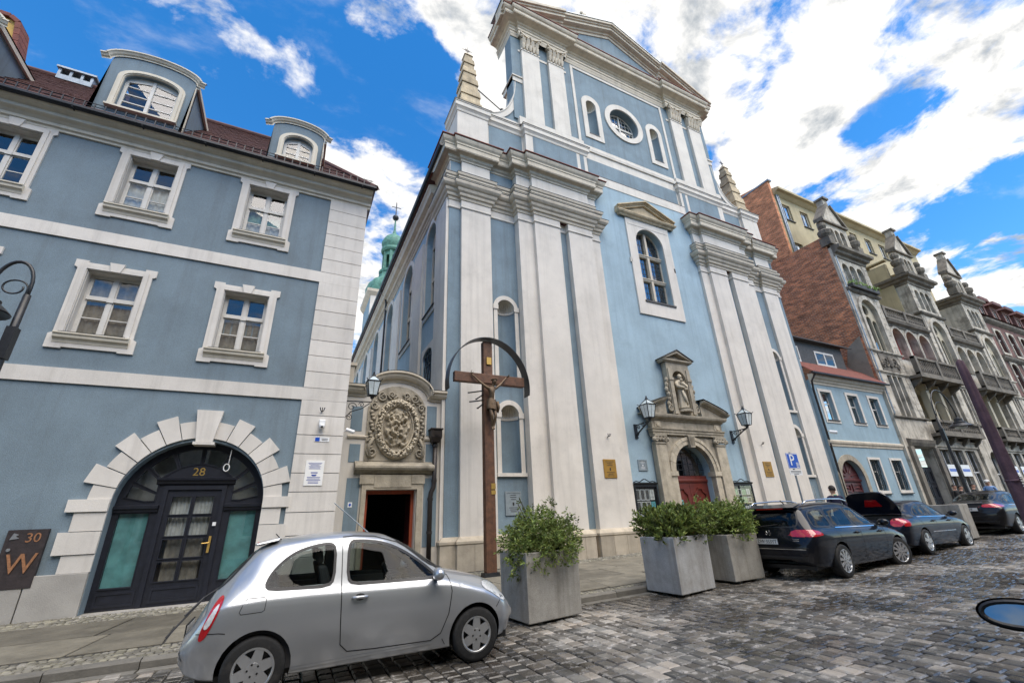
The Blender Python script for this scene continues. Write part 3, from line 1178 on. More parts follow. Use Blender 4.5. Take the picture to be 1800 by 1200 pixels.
def house28():
 rnd = random.Random(5)
 H = thing('blue_house', 'slate blue plastered house with white window surrounds, arched navy door and red-brown roof', 'house', (-3, YH, 0.1))
 fr = fr_front(YH)
 X0, X1, ZB, ZT = -12.0, 1.15, 0.05, 11.6
 wins = []
 for (xa, xb) in ((-8.23, -6.65), (-5.37, -3.77), (-2.51, -0.92)):
  for zb in (5.60, 9.25):
   wins.append((xa, xb, zb))
 holes = [rect(a + .27, b - .27, z + .36, z + 2.06) for a, b, z in wins]
 door = arch(-3.38, -0.50, 0.10, 2.2, 24, 1.42)
 wall = MB().slab(fr, rect(X0, X1, ZB, ZT), holes + [door], 0, 0.38)
 wall.box(X0, YH + .39, ZB, X0 + .3, 23, ZT)
 wall.box(X1 - .3, YH + .39, ZB, X1, 23, ZT)
 wall.build('wall', 'blue28', H)
 for i, (a, b, z) in enumerate(wins):
  h = 2.30
  c = (a + b) / 2
  s = MB()
  out = [(a, z), (a + .3, z), (a + .3, z + .03), (b - .3, z + .03), (b - .3, z), (b, z), (b, z + .33), (b - .07, z + .37), (b - .07, z + h - .22), (b, z + h - .18), (b, z + h),
    (b - .24, z + h), (b - .24, z + h - .05), (c + .16, z + h - .05), (c - .16, z + h - .05), (a + .24, z + h - .05), (a + .24, z + h), (a, z + h), (a, z + h - .18), (a + .07, z + h - .22),
    (a + .07, z + .37), (a, z + .33)]
  s.slab(fr, out, [rect(a + .265, b - .265, z + .355, z + 2.065)], -.05, .005)
  # raised inner fillet and the little key in the head
  s.slab(fr, rect(a + .15, b - .15, z + .37, z + h - .11), [rect(a + .25, b - .25, z + .372, z + 2.08)], -.075, -.045)
  s.prism([(c - .09, z + 2.07), (c + .09, z + 2.07), (c + .15, z + h + .01), (c - .15, z + h + .01)], fr, -.105, -.04)
  w = s.build('window', 'white28', H)
  s = MB()
  s.sweep([(a + .12, YH - .03), (b - .12, YH - .03)], [(0, z + .12), (.03, z + .13), (.05, z + .2), (.11, z + .24), (.12, z + .31), (.15, z + .325), (.15, z + .355), (0, z + .37)])
  s.build('window_sill', 'cream28', w)
  s = MB().box(a + .2, YH - .17, z + .358, b - .2, YH + .2, z + .372)
  s.build('sill_flashing', 'metal_dark', w)
  # painted reveal lining
  s = MB()
  x0, x1, z0, z1 = a + .27, b - .27, z + .36, z + 2.06
  s.box(x0 - .002, YH + .001, z0 + .015, x0 + .012, YH + .34, z1)
  s.box(x1 - .012, YH + .001, z0 + .015, x1 + .002, YH + .34, z1)
  s.box(x0, YH + .001, z1 - .012, x1, YH + .34, z1 + .002)
  s.build('reveal', 'white28', w)
  cur, ct = {0: ('curtain', 1.0), 1: (None, 1), 2: ('curtain_dark', 1.0), 3: ('curtain', 0.6), 4: ('curtain_dark', 0.55), 5: ('curtain', 0.35)}[i]
  casement(w, x0 + .012, x1 - .012, z0 + .012, z1 - .012, YH + .2, rnd, cur, 0.62, 1, ct=ct)
  if i == 5:
   make_curtain(x0 + .06, x1 - .06, z0 + .55, z0 + 1.05, YH + .33, w, 'curtain_green', rnd)
  if i == 4:
   m2 = MB().box(x0 + .05, YH + .3, z0 + .55, x1 - .05, YH + .31, z0 + 1.02)
   m2.build('blind', 'plaque_grey', w)
 # string bands, quoin strip of separate blocks
 for z0, z1 in ((4.80, 5.14), (8.44, 8.79)):
  MB().box(X0, YH - .045, z0, X1 + .03, YH - .001, z1).build('string_band', 'white28', H)
 js = [0.93, 1.42, 1.95, 2.43, 2.89, 3.37, 3.86, 4.38, 4.80]
 js2 = [5.14 + (8.44 - 5.14) * i / 7 for i in range(8)]
 js3 = [8.79 + (11.6 - 8.79) * i / 6 for i in range(7)]
 for seq in (js, js2, js3):
  for a, b in zip(seq[:-1], seq[1:]):
   MB().box(0.035, YH - .05 - rnd.uniform(0, .004), a + .009, X1 + .03, YH + .3, b - .009).build('quoin_block', 'white28', H)
 # plinth panels
 for a, b in ((-8.9, -7.35), (-7.34, -5.86), (-5.85, -4.32), (-4.31, -3.39), (-.49, .34), (.35, 1.18)):
  MB().box(a + .004, YH - .075, 0.02, b - .004, YH + .33 if b in (-3.39,) else YH - .001, 0.925 + rnd.uniform(-.004, .004)).build('plinth_panel', 'grey_stone', H, bevel=0.012)
 # doorway: rusticated jambs and arch stones
 for s, xi in ((-1, -3.385), (1, -0.495)):
  for (za, zb, w, p) in ((.93, 1.265, .52, .05), (1.27, 1.70, .68 if s < 0 else .6, .075), (1.705, 2.075, .53 if s < 0 else .42, .05), (2.08, 2.335, .68 if s < 0 else .58, .085)):
   xo = xi + s * w
   MB().box(min(xi, xo), YH - p, za + .004, max(xi, xo), YH + .33, zb - .004).build('jamb_block', 'white28', H)
 voussoir_ring(H, -1.94, 2.25, 1.44, 15, YH, 'white28', 1.84, 2.02, 0.05, key=2.1)
 MB().box(-3.5, YH - .22, 0.02, -0.4, YH + .36, 0.155).build('doorstep', 'grey_stone', H, bevel=0.015)
 # ---- navy door
 yd = YH + .30
 D = MB()
 fd = fr_front(yd)
 half = arch(-3.38, -0.50, 0.16, 2.2, 24, 1.42)
 cx = -1.94
 # fan light openings between spokes
 angs = [0.16, 0.42, 0.80, 1.24, PI / 2, PI - 1.24, PI - 0.80, PI - 0.42, PI - 0.16]
 zc = 2.14
 fans = []
 def edge_in(a):
  # inner boundary: raised segment over the door, cornice beside it
  ca, sa = math.cos(a), math.sin(a)
  r = 0.0
  best = 0.25
  for k in range(200):
   r = 0.2 + k * 0.006
   x, z = r * ca, r * sa
   top = 0.62 + 0.33 * max(0, 1 - (x / 0.72) ** 2) if abs(x) < 0.72 else 0.15
   if z > top:
    best = r
    break
  return best
 lim = [0.13, 0.40, 0.70, 1.12, PI / 2, PI - 1.12, PI - 0.70, PI - 0.40, PI - 0.13]
 for i in range(8):
  a0, a1 = lim[i] + .035, lim[i + 1] - .035
  ri = max(edge_in(a0), edge_in(a1)) + 0.04
  pts = []
  m = 5
  for k in range(m + 1):
   a = a0 + (a1 - a0) * k / m
   ro = 1.31 + 0.0
   pts.append((cx + ro * math.cos(a), zc + 0.02 + ro * math.sin(a)))
  for k in range(m + 1):
   a = a1 + (a0 - a1) * k / m
   r = edge_in(a) + .035
   pts.append((cx + r * math.cos(a), zc + r * math.sin(a)))
  fans.append(pts)
 sides = [rect(-3.26, -2.72, .58, 2.03), rect(-1.16, -0.62, .58, 2.03)]
 doorpanes = []
 for r in range(4):
  for c in range(2):
   x0 = -2.36 + c * .45
   z0 = .63 + r * .455
   doorpanes.append(rect(x0, x0 + .37, z0, z0 + .38))
 D.slab(fd, half, fans + sides + doorpanes, 0, .07)
 for pn in fans + sides + doorpanes:         # proud glazing beads
  n = len(pn)
  mx, mz = sum(p[0] for p in pn) / n, sum(p[1] for p in pn) / n
  bead = [(mx + (x - mx) * (1 + .03 / max(.08, math.hypot(x - mx, z - mz))), mz + (z - mz) * (1 + .03 / max(.08, math.hypot(x - mx, z - mz)))) for x, z in pn]
  D.slab(fd, bead, [pn], -.022, 0.001)
 # door leaf edge, cornices
 D.slab(fd, rect(-2.56, -1.32, .16, 2.62), [rect(-2.47, -1.41, .17, 2.53)], -.045, .001)
 D.sweep([(-2.72, yd - .01), (-1.16, yd - .01)], [(0, 2.64), (.05, 2.66), (.07, 2.72), (.11, 2.74), (.12, 2.79), (0, 2.81)])
 for a, b in ((-3.37, -2.58), (-1.30, -.51)):
  D.sweep([(a, yd - .01), (b, yd - .01)], [(0, 2.05), (.04, 2.06), (.05, 2.11), (.085, 2.13), (.09, 2.19), (0, 2.21)])
 D.slab(fd, rect(-3.3, -2.62, .22, .5), [rect(-3.25, -2.67, .27, .45)], -.015, .001)
 D.slab(fd, rect(-2.38, -1.5, .22, .52), [rect(-2.33, -1.55, .27, .47)], -.015, .001)
 d = D.build('entrance_door', 'door_navy', H)
 for k, pn in enumerate(fans + sides + doorpanes):
  MB().prism(pn, fd, .03, .036).build('pane', 'glass_window', d)
 bk = MB()
 for pn in sides:
  (xa, za), (xb, _), (_, zb), _ = pn
  bk.box(xa - .03, yd + .075, za - .03, xb + .03, yd + .085, zb + .03)
 bk.build('window_film', 'teal_blind', d)
 for k in range(2):
  make_curtain(-2.38 + k * .45, -1.96 + k * .45, 1.5, 2.5, yd + .12, d, 'curtain', rnd)
 make_curtain(-2.3, -1.6, .6, 1.5, yd + .16, d, 'curtain_dark', rnd)
 bx = MB()
 bx.add([(-3.4, yd + .075, .1), (-.5, yd + .075, .1), (-.5, yd + .075, 3.7), (-3.4, yd + .075, 3.7), (-3.4, yd + 2, .1), (-.5, yd + 2, .1), (-.5, yd + 2, 3.7), (-3.4, yd + 2, 3.7)],
   [(4, 5, 6, 7), (0, 1, 5, 4), (2, 3, 7, 6), (0, 4, 7, 3), (1, 2, 6, 5)])
 bx.build('room_behind', 'room_warm', d)
 MB().box(-3.3, yd + .45, 2.2, -.6, yd + .47, 3.6).build('fanlight_backing', 'curtain', d)  # pale sheet added behind the fan light to brighten its panes
 mb = MB().tube([(-1.46, yd - .05, 1.38), (-1.46, yd - .09, 1.36), (-1.60, yd - .09, 1.35)], .012, 6)
 mb.box(-1.485, yd - .052, 1.15, -1.435, yd - .046, 1.5)
 mb.build('door_handle', 'gold', d)
 MB().box(-1.47, yd - .055, 1.72, -1.40, yd - .045, 1.80).build('lock_plate', 'sign_white', d)
 lettering(d, '28', -1.96, 2.93, yd - .006, .26, 'gold', 'house_number')
 # ring hanging on a cord in the arch
 rg = MB().tube([(-1.36, YH + .1, 3.45), (-1.37, YH + .1, 3.12)], .008, 5)
 rg.tube([(-1.40 + .06 * math.cos(a), YH + .1, 3.02 + .085 * math.sin(a)) for a in [2 * PI * i / 14 for i in range(14)]], .012, 6, closed=True)
 rg.build('hanging_ring', 'cloth_white', None, label='pink-white ring on a cord hanging in the arch above the navy door', cat='ring', loc=(-1.4, YH + .1, 3.0))
 # ---- cornice, gutter, roof
 MB().sweep([(X0, YH), (X1 + .12, YH)], [(0, 11.50), (.05, 11.51), (.06, 11.57), (.11, 11.60), (.12, 11.68), (.19, 11.74), (.27, 11.78), (.29, 11.80), (.29, 11.88), (.40, 11.93), (.46, 11.98), (.46, 12.02), (0, 12.06)]).build('cornice', 'cream28', H)
 gt = MB()
 gp = [(X0, YH - .53, 12.06), (X1 + .55, YH - .53, 12.03)]
 gt.sweep([(X0, YH - .44), (X1 + .2, YH - .44)], [(0.0, 12.10), (.0, 12.03), (.04, 11.985), (.10, 11.985), (.14, 12.03), (.14, 12.10), (.12, 12.10), (.10, 12.03)])
 g = gt.build('gutter', 'metal_dark', H)
 for x in [X0 + 1.3 + 1.45 * i for i in range(9)]:
  MB().box(x - .015, YH - .6, 11.965, x + .015, YH - .42, 11.98).build('gutter_bracket', 'metal_dark', g)
 ye, ze, yr, zr = YH - .45, 12.09, YH + 4.55, 17.45
 rx0, rx1 = -1.95, X1 + .2
 roof = MB()
 roof.add([(X0, ye, ze), (rx1, ye, ze), (rx0, yr, zr), (X0, yr, zr), (rx1, YH + 10, ze), (rx0, YH + 10, zr)], [(0, 1, 2, 3), (1, 4, 5, 2)])
 rf = roof.build('roof', 'tile_brown', H)
 # tile courses: beaver tails, each course a proud strip of single tiles
 sl = Vector((0, yr - ye, zr - ze)).normalized()
 nn = Vector((0, -sl.z, sl.y))
 L_ = math.hypot(yr - ye, zr - ze)
 V, F = [], []
 course, k = 0.30, 0
 s = 0.0
 while s < L_ - .1:
  xr = rx1 + (rx0 - rx1) * s / L_
  x = X0 + (0.09 if k % 2 else 0)
  while x < xr - .05:
   a = Vector((x, ye, ze)) + sl * s
   w = .176
   j = rnd.uniform(0, .008)
   lift0, lift1 = nn * (.026 + j), nn * (.006 + j)
   sv = sl * .33
   o = len(V)
   e = Vector((w, 0, 0))
   tip = sl * -.03
   V += [tuple(a + lift0), tuple(a + e + lift0), tuple(a + e + sv + lift1), tuple(a + sv + lift1), tuple(a + e * .5 + tip + lift0), tuple(a - nn * .0 + nn * .004), tuple(a + e + nn * .004)]
   F += [(o, o + 4, o + 1, o + 2, o + 3), (o, o + 5, o + 6, o + 1)]
   x += .182
  s += course
  k += 1
 me = MB()
 me.v, me.f = V, F
 me.build('roof_tiles', 'tile_brown', rf, kind='stuff', fix=False)
 rt = MB()
 rt.tube([(X0, yr, zr + .05), (rx0, yr, zr + .05)], .11, 8)
 rt.tube([(rx0, yr, zr + .05), (rx1, ye, ze + .05)], .10, 8)
 rt.build('ridge_tiles', 'tile_brown', rf)
 # snow guard: two rails on little posts just above the gutter
 sg = MB()
 yg, zg = ye + .13, ze + .2
 for dz in (.10, .20):
  sg.tube([(X0, yg, zg + dz), (X1 + .1, yg, zg + dz)], .011, 5)
 x = X0 + .2
 while x < X1 + .1:
  sg.box(x - .012, yg - .01, zg - .1, x + .012, yg + .01, zg + .22)
  x += .22
 sg.build('snow_guard', 'iron_black', H)
 # ---- dormers
 def dormer(xa, xb, z0, zs, zc, wx0, wx1, wz1, wz0, nb):
  yf = YH + .12
  f2 = fr_front(yf)
  c = (xa + xb) / 2
  h = (xb - xa) / 2
  # segmental gable with little horizontal ends
  top = [(xb, zs)] + [(c + (h - .01) * math.cos(PI * i / 14), zs + .13 + (zc - zs) * math.sin(PI * i / 14)) for i in range(15)] + [(xa, zs)]
  hole = arch(wx0, wx1, wz0, wz1 - .32, 12, .32)
  m = MB().slab(f2, [(xa, z0), (xb, z0)] + top, [hole], 0, .22)
  # cheeks running back into the roof
  for x, sg_ in ((xa, 1), (xb, -1)):
   yb0 = ye + (z0 - ze) * (yr - ye) / (zr - ze)
   yb1 = ye + (zs - ze) * (yr - ye) / (zr - ze)
   m.add([(x, yf + .001, z0), (x, yf + .001, zs), (x, yb1, zs), (x - sg_ * -.0, yb0, z0)], [(0, 1, 2, 3)])
  d = m.build('dormer', 'blue28', H)
  # verge boards along the cheek on the side we see
  vb = MB()
  yb1 = ye + (zs + .2 - ze) * (yr - ye) / (zr - ze)
  vb.box(xb + .002, yf + .0, z0 + .02, xb + .03, yf + .06, zs)
  yb0 = ye + (z0 - ze) * (yr - ye) / (zr - ze)
  yb2 = ye + (zs - ze) * (yr - ye) / (zr - ze)
  vb.box(xb + .031, yf + .02, zs - .04, xb + .10, yb2 + .1, zs + .10)
  vb.build('corner_board', 'cream28', d)
  # curved roof with moulded front edge
  prof = [(0, 0), (.0, .05), (-.04, .07), (-.07, .12), (-.10, .14), (-.10, .18), (0, .2)]
  pts = [(xb + .22, zs - .02)] + [(c + (h + .02) * math.cos(PI * i / 18), zs + .04 + (zc - zs + .02) * math.sin(PI * i / 18)) for i in range(19)] + [(xa - .22, zs - .02)]
  cv = MB()
  n = len(prof)
  nrm = []
  for i, p in enumerate(pts):
   a, b = pts[max(0, i - 1)], pts[min(len(pts) - 1, i + 1)]
   dx, dz = b[0] - a[0], b[1] - a[1]
   l = math.hypot(dx, dz)
   nrm.append((dz / l, -dx / l))
  vs = []
  for (x, z), (nx, nz) in zip(pts, nrm):
   if nz < 0:
    nx, nz = -nx, -nz
   for dy, dn in prof:
    vs.append((x + nx * dn, yf - .03 + dy, z + nz * dn))
  cv.add(vs, [(i * n + k, (i + 1) * n + k, (i + 1) * n + k + 1, i * n + k + 1) for i in range(len(pts) - 1) for k in range(n - 1)])
  cv.build('dormer_cornice', 'cream28', d)
  rt2 = MB()
  vs = []
  for x, z in pts[2:-2]:
   yb = ye + (z + .2 - ze) * (yr - ye) / (zr - ze)
   vs += [(x, yf - .03, z + .2), (x, yb + .3, z + .2)]
  rt2.add(vs, [(2 * i, 2 * i + 2, 2 * i + 3, 2 * i + 1) for i in range(len(pts) - 5)])
  rt2.build('dormer_roof', 'metal_dark', d)
  # surround and window
  big = arch(wx0 - .16, wx1 + .16, wz0 - .0, wz1 - .28, 12, .42)
  sm = arch(wx0 - .004, wx1 + .004, wz0 + .0, wz1 - .32, 12, .324)
  MB().slab(f2, big, [sm], -.06, .004).slab(f2, arch(wx0 - .10, wx1 + .10, wz0, wz1 - .29, 12, .38), [arch(wx0 - .03, wx1 + .03, wz0, wz1 - .31, 12, .34)], -.085, -.055).build('dormer_surround', 'cream28', d)
  yw = yf + .10
  fw = fr_front(yw)
  cx2 = (wx0 + wx1) / 2
  hs = []
  for a, b in ((wx0 + .08, cx2 - .05), (cx2 + .05, wx1 - .08)):
   zz = wz0 + .1
   tot = wz1 - .16 - zz
   for k in range(nb):
    za, zb = zz + tot * k / nb + .015, zz + tot * (k + 1) / nb - .015
    q = rect(a, b, za, zb)
    if k == nb - 1:
     lo, hi = zb - .13, zb
     q = [(a, za), (b, za), (b, hi if b < cx2 else lo), (a, lo if b < cx2 else hi)]
    hs.append(q)
  w = MB().slab(fw, arch(wx0, wx1, wz0, wz1 - .32, 12, .32), hs, 0, .05)
  w.box(cx2 - .04, yw - .02, wz0 + .05, cx2 + .04, yw - .001, wz1 - .05)
  w.build('sash_frame', 'wood_window', d)
  for q in hs:
   MB().prism(q, fw, .02, .026).build('pane', 'glass_window', d)
  MB().box(wx0, yw + .5, wz0, wx1, yw + .52, wz1).build('room_behind', 'dark_room', d)
  MB().box(wx0 - .18, yf - .14, wz0 - .06, wx1 + .18, yf + .05, wz0).build('dormer_sill', 'cream28', d)
 dormer(-6.36, -4.29, 12.45, 14.62, 14.98, -5.93, -4.62, 14.42, 12.95, 4)
 dormer(-2.01, -0.47, 12.45, 13.98, 14.28, -1.62, -.76, 13.82, 12.82, 3)
 dormer(-10.9, -8.82, 12.45, 14.62, 14.98, -10.45, -9.15, 14.42, 12.95, 4)
 # roof vent with slots
 v = MB()
 v.box(-9.7, yr - .2, 17.3, -8.7, yr + .35, 17.52)
 for x in (-9.7, -9.38, -9.06, -8.78):
  v.box(x, yr - .2, 17.521, x + .08, yr + .35, 17.78)
 v.box(-9.76, yr - .27, 17.781, -8.62, yr + .42, 17.86)
 v.build('roof_vent', 'zinc', rf)
 # ---- fittings on the wall
 y = YH - .05
 p = MB().box(-4.80, YH - .085, .73, -4.20, YH - .002, 1.78)
 p.v[0] = (-4.80, YH - .085, .73)
 pl = p.build('number_sign', 'rust_sign', None, label='dark rusty metal sign with the number 30 and a large W on the blue wall', cat='sign', loc=(-4.5, YH, .73))
 lettering(pl, '30', -4.40, 1.62, YH - .09, .24, 'rust_letter', 'number')
 vs, fs = text_mesh('W', .44, .012)
 MB().add([(-4.47 + a, YH - .095 - c, 1.15 + b * 1.15) for a, b, c in vs], fs).build('letter', 'rust_letter', pl)
 MB().lathe([(.03, -.02), (.03, 0)], (-4.70, YH - .09, 1.42), 10, 'y').build('door_bell', 'alloy', pl)
 MB().prism([(-4.74, 1.6), (-4.70, 1.72), (-4.62, 1.69), (-4.66, 1.66), (-4.60, 1.62), (-4.67, 1.61)], fr_front(YH - .09), -.006, 0).build('emblem', 'alloy', pl)
 pq = MB().box(.35, y - .02, 2.58, .79, y - .001, 3.20).build('notice_plaque', 'paper', None, label='white printed notice plate on the corner blocks beside the navy door', cat='plaque', loc=(.57, y, 2.58))
 tl = MB()
 text_lines(tl, .40, .74, 2.98, 3.15, y - .0205, 6, rnd)
 text_lines(tl, .47, .67, 2.86, 2.93, y - .0205, 1, rnd)
 text_lines(tl, .40, .74, 2.62, 2.80, y - .0205, 5, rnd)
 tl.prism([(.53, 2.81), (.61, 2.81), (.64, 2.85), (.5, 2.85)], fr_front(y - .0205), -.002, 0)
 tl.build('print', 'plate_blue', pq)
 sg_ = MB().box(.48, y - .012, 3.69, .84, y - .001, 3.81).build('camera_notice', 'sign_white', None, label='small white and blue notice under the security camera', cat='sign', loc=(.66, y, 3.7))
 MB().box(.49, y - .016, 3.70, .60, y - .0125, 3.80).build('blue_field', 'sign_blue', sg_)
 tl = MB()
 text_lines(tl, .63, .82, 3.71, 3.79, y - .0125, 2, rnd)
 tl.build('print', 'ink', sg_)
 cm = thing('security_camera', 'white dome security camera on the corner blocks of the slate blue house', 'camera', (.6, y, 4.1))
 MB().box(.53, y - .08, 4.13, .69, y, 4.27).build('bracket', 'sign_white', cm, bevel=.02)
 MB().lathe([(.0, 4.0), (.045, 4.012), (.07, 4.05), (.075, 4.10), (.07, 4.129)], (.61, y - .10, 0), 14).build('dome', 'sign_white', cm, smooth=True)
 MB().lathe([(.0, -.03), (.025, -.028), (.032, 0)], (.61, y - .165, 4.055), 10, 'y').build('lens', 'ink', cm)
 hk = MB()
 for dx in (-.06, 0, .06):
  hk.tube([(.57, y - .0, 4.50), (.57 + dx * .6, y - .07, 4.51), (.57 + dx, y - .11, 4.59)], .012, 5)
 hk.build('iron_hook', 'iron_black', None, label='three-pronged iron hook on the corner blocks above the security camera', cat='hook', loc=(.57, y, 4.5))
 c2 = thing('security_camera', 'white bullet camera sticking out of the house corner towards the stone gate', 'camera', (1.2, YH + .1, 3.95))
 MB().tube([(1.18, YH + .1, 4.02), (1.30, YH + .02, 4.02)], .02, 6).build('bracket', 'sign_white', c2)
 MB().tube([(1.25, YH + .02, 4.06), (1.46, YH - .04, 3.98)], .05, 8).build('housing', 'sign_white', c2, smooth=True, auto=40)
 # neighbour: ochre party wall behind the roof
 nb = thing('ochre_house', 'ochre yellow gable wall with tiled coping behind the red-brown roof', 'house', (-13, 17.6, 10))
 MB().prism([(-20, 10), (-10.95, 10), (-10.95, 17.5), (-11.35, 19.4), (-11.6, 19.55), (-20, 19.7)], fr_front(17.3), 0, .45).build('wall', 'ochre', nb)
 cpm = MB()
 path = [(-10.93, 17.3), (-11.33, 19.45), (-11.6, 19.65), (-20, 19.8)]
 for a, b in zip(path[:-1], path[1:]):
  n_ = max(1, int(math.hypot(b[0] - a[0], b[1] - a[1]) / .3))
  for i in range(n_):
   t0, t1 = i / n_, (i + .93) / n_
   p0 = (a[0] + (b[0] - a[0]) * t0, a[1] + (b[1] - a[1]) * t0)
   p1 = (a[0] + (b[0] - a[0]) * t1, a[1] + (b[1] - a[1]) * t1)
   dx, dz = b[0] - a[0], b[1] - a[1]
   l = math.hypot(dx, dz)
   nx, nz = -dz / l, dx / l
   if nz < 0:
    nx, nz = -nx, -nz
   if abs(nz) < .3:
    nx, nz = abs(nx), nz
   t = .09
   cpm.prism([(p0[0] - nx * .07, p0[1] - nz * .07), (p1[0] - nx * .07, p1[1] - nz * .07), (p1[0] + nx * t, p1[1] + nz * t), (p0[0] + nx * t, p0[1] + nz * t)], fr_front(17.22), -.04, .6)
 cpm.build('coping_tiles', 'tile_red', nb)
 return H


house28()


def across():
 """the houses behind the camera: they close the street and show in panes, paint and wet stone"""
 rnd = random.Random(88)
 for nm, lb, x0, x1, h, mt, trim in (('house_across', 'pale grey house across the street, mirrored in the silver hatchback', -24, -3, 13.5, 'grey_stone', 'white28'),
          ('house_across', 'cream house across the street, mirrored in the parked cars', -2.98, 16, 15.5, 'yellow_render', 'cream28'),
          ('house_across', 'pinkish house across the street, mirrored in the dark cars farther up', 16.02, 46, 14, 'pink_white', 'white28')):
  Yb = -8.5
  T = thing(nm, lb, 'house', ((x0 + x1) / 2, Yb, 0), 'houses across the street')
  fr = lambda a, b, d: (a, Yb - d, b)
  hs = []
  n = int((x1 - x0) / 2.6)
  for i in range(n):
   c = x0 + (x1 - x0) * (i + .5) / n
   for z in (1.2, 4.9, 8.3, 11.2):
    if z + 1.9 < h:
     hs.append(rect(c - .55, c + .55, z, z + 1.9))
  MB().slab(fr, rect(x0, x1, -.1, h), hs, 0, .3).build('wall', mt, T)
  w = MB()
  for q in hs:
   (a, z0), (b, _), (_, z1), _ = q
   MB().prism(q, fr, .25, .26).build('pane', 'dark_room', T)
   w.slab(fr, rect(a - .15, b + .15, z0 - .15, z1 + .15), [q], -.05, -.001)
  w.build('window_surrounds', trim, T, kind='stuff')
  for z in (4.1, 7.6, h - .4):
   MB().box(x0, Yb, z, x1, Yb + .15, z + .3).build('string_band', trim, T)
  MB().add([(x0, Yb + .4, h), (x1, Yb + .4, h), (x1, Yb - 5, h + 4), (x0, Yb - 5, h + 4), (x1, Yb - 10, h), (x0, Yb - 10, h)], [(0, 1, 2, 3), (3, 2, 4, 5)]).build('roof', 'tile_brown', T)


across()


# ================================================================== carved ornament helpers
def blob(mb, c, rx, ry, rz, n=7, m=5, rnd=None):
 rows = []
 for i in range(m + 1):
  t = PI * i / m
  rows.append([(c[0] + rx * math.sin(t) * math.cos(2 * PI * k / n), c[1] + ry * math.sin(t) * math.sin(2 * PI * k / n), c[2] + rz * math.cos(t)) for k in range(n)])
 vs = [q for r in rows for q in r]
 mb.add(vs, [(i * n + k, i * n + (k + 1) % n, (i + 1) * n + (k + 1) % n, (i + 1) * n + k) for i in range(m) for k in range(n)])


def scroll(mb, cx, cz, y, r, turns, sgn, th, start=0.0, n=26, depth=.05):
 pts = []
 for i in range(n + 1):
  t = i / n
  a = start + sgn * t * turns * 2 * PI
  rr = r * (1 - .85 * t)
  pts.append((cx + rr * math.cos(a), y - depth * .5 - depth * .5 * t, cz + rr * math.sin(a)))
 mb.tube(pts, [th * (1 - .4 * i / n) for i in range(n + 1)], 6)


def shell_niche(parent, x0, x1, z0, zs, fy, depth, wall_mt, trim, nm='niche', seg=12, lower_band=True):
 """round-headed recess: plain back, fluted shell in the head"""
 c, h = (x0 + x1) / 2, (x1 - x0) / 2
 mb = MB()
 pts = []
 for i in range(seg + 1):
  a = PI * i / seg
  pts.append((c - h * math.cos(a), fy + depth * math.sin(a)))
 vs = []
 for x, y in pts:
  vs += [(x, y, z0), (x, y, zs)]
 mb.add(vs, [(2 * i, 2 * i + 2, 2 * i + 3, 2 * i + 1) for i in range(seg)])
 mb.add([(x, y, z0) for x, y in pts], [tuple(range(seg + 1))])
 n = mb.build(nm, wall_mt, parent, smooth=True, fix=False)
 sh = MB()
 rows = 7
 vs = []
 fl = 22
 for r in range(rows + 1):
  t = PI / 2 * r / rows
  for i in range(fl + 1):
   a = PI * i / fl
   k = 1 - (.09 if i % 2 else 0) * math.sin(t * 1.2 + .25)
   # ribs radiate from the middle of the springing line at the back
   x = c - h * math.cos(a) * math.cos(t) * k
   y = fy + depth * math.sin(a) * math.cos(t) * k
   z = zs + h * math.sin(t)
   vs.append((x, y, z))
 w = fl + 1
 sh.add(vs, [(r * w + i, r * w + i + 1, (r + 1) * w + i + 1, (r + 1) * w + i) for r in range(rows) for i in range(fl)])
 sh.build('shell', trim, n, fix=False)
 if lower_band:
  b = MB()
  vs = []
  for i in range(seg + 1):
   a = PI * i / seg
   for k, z in ((1.0, zs - .13), (.94, zs - .12), (.92, zs - .03), (1.0, zs - .01)):
    vs.append((c - h * math.cos(a) * k, fy + depth * math.sin(a) * k, z))
  b.add(vs, [(i * 4 + k, (i + 1) * 4 + k, (i + 1) * 4 + k + 1, i * 4 + k + 1) for i in range(seg) for k in range(3)])
  b.build('springing_band', 'white_church', n, fix=False)
 return n


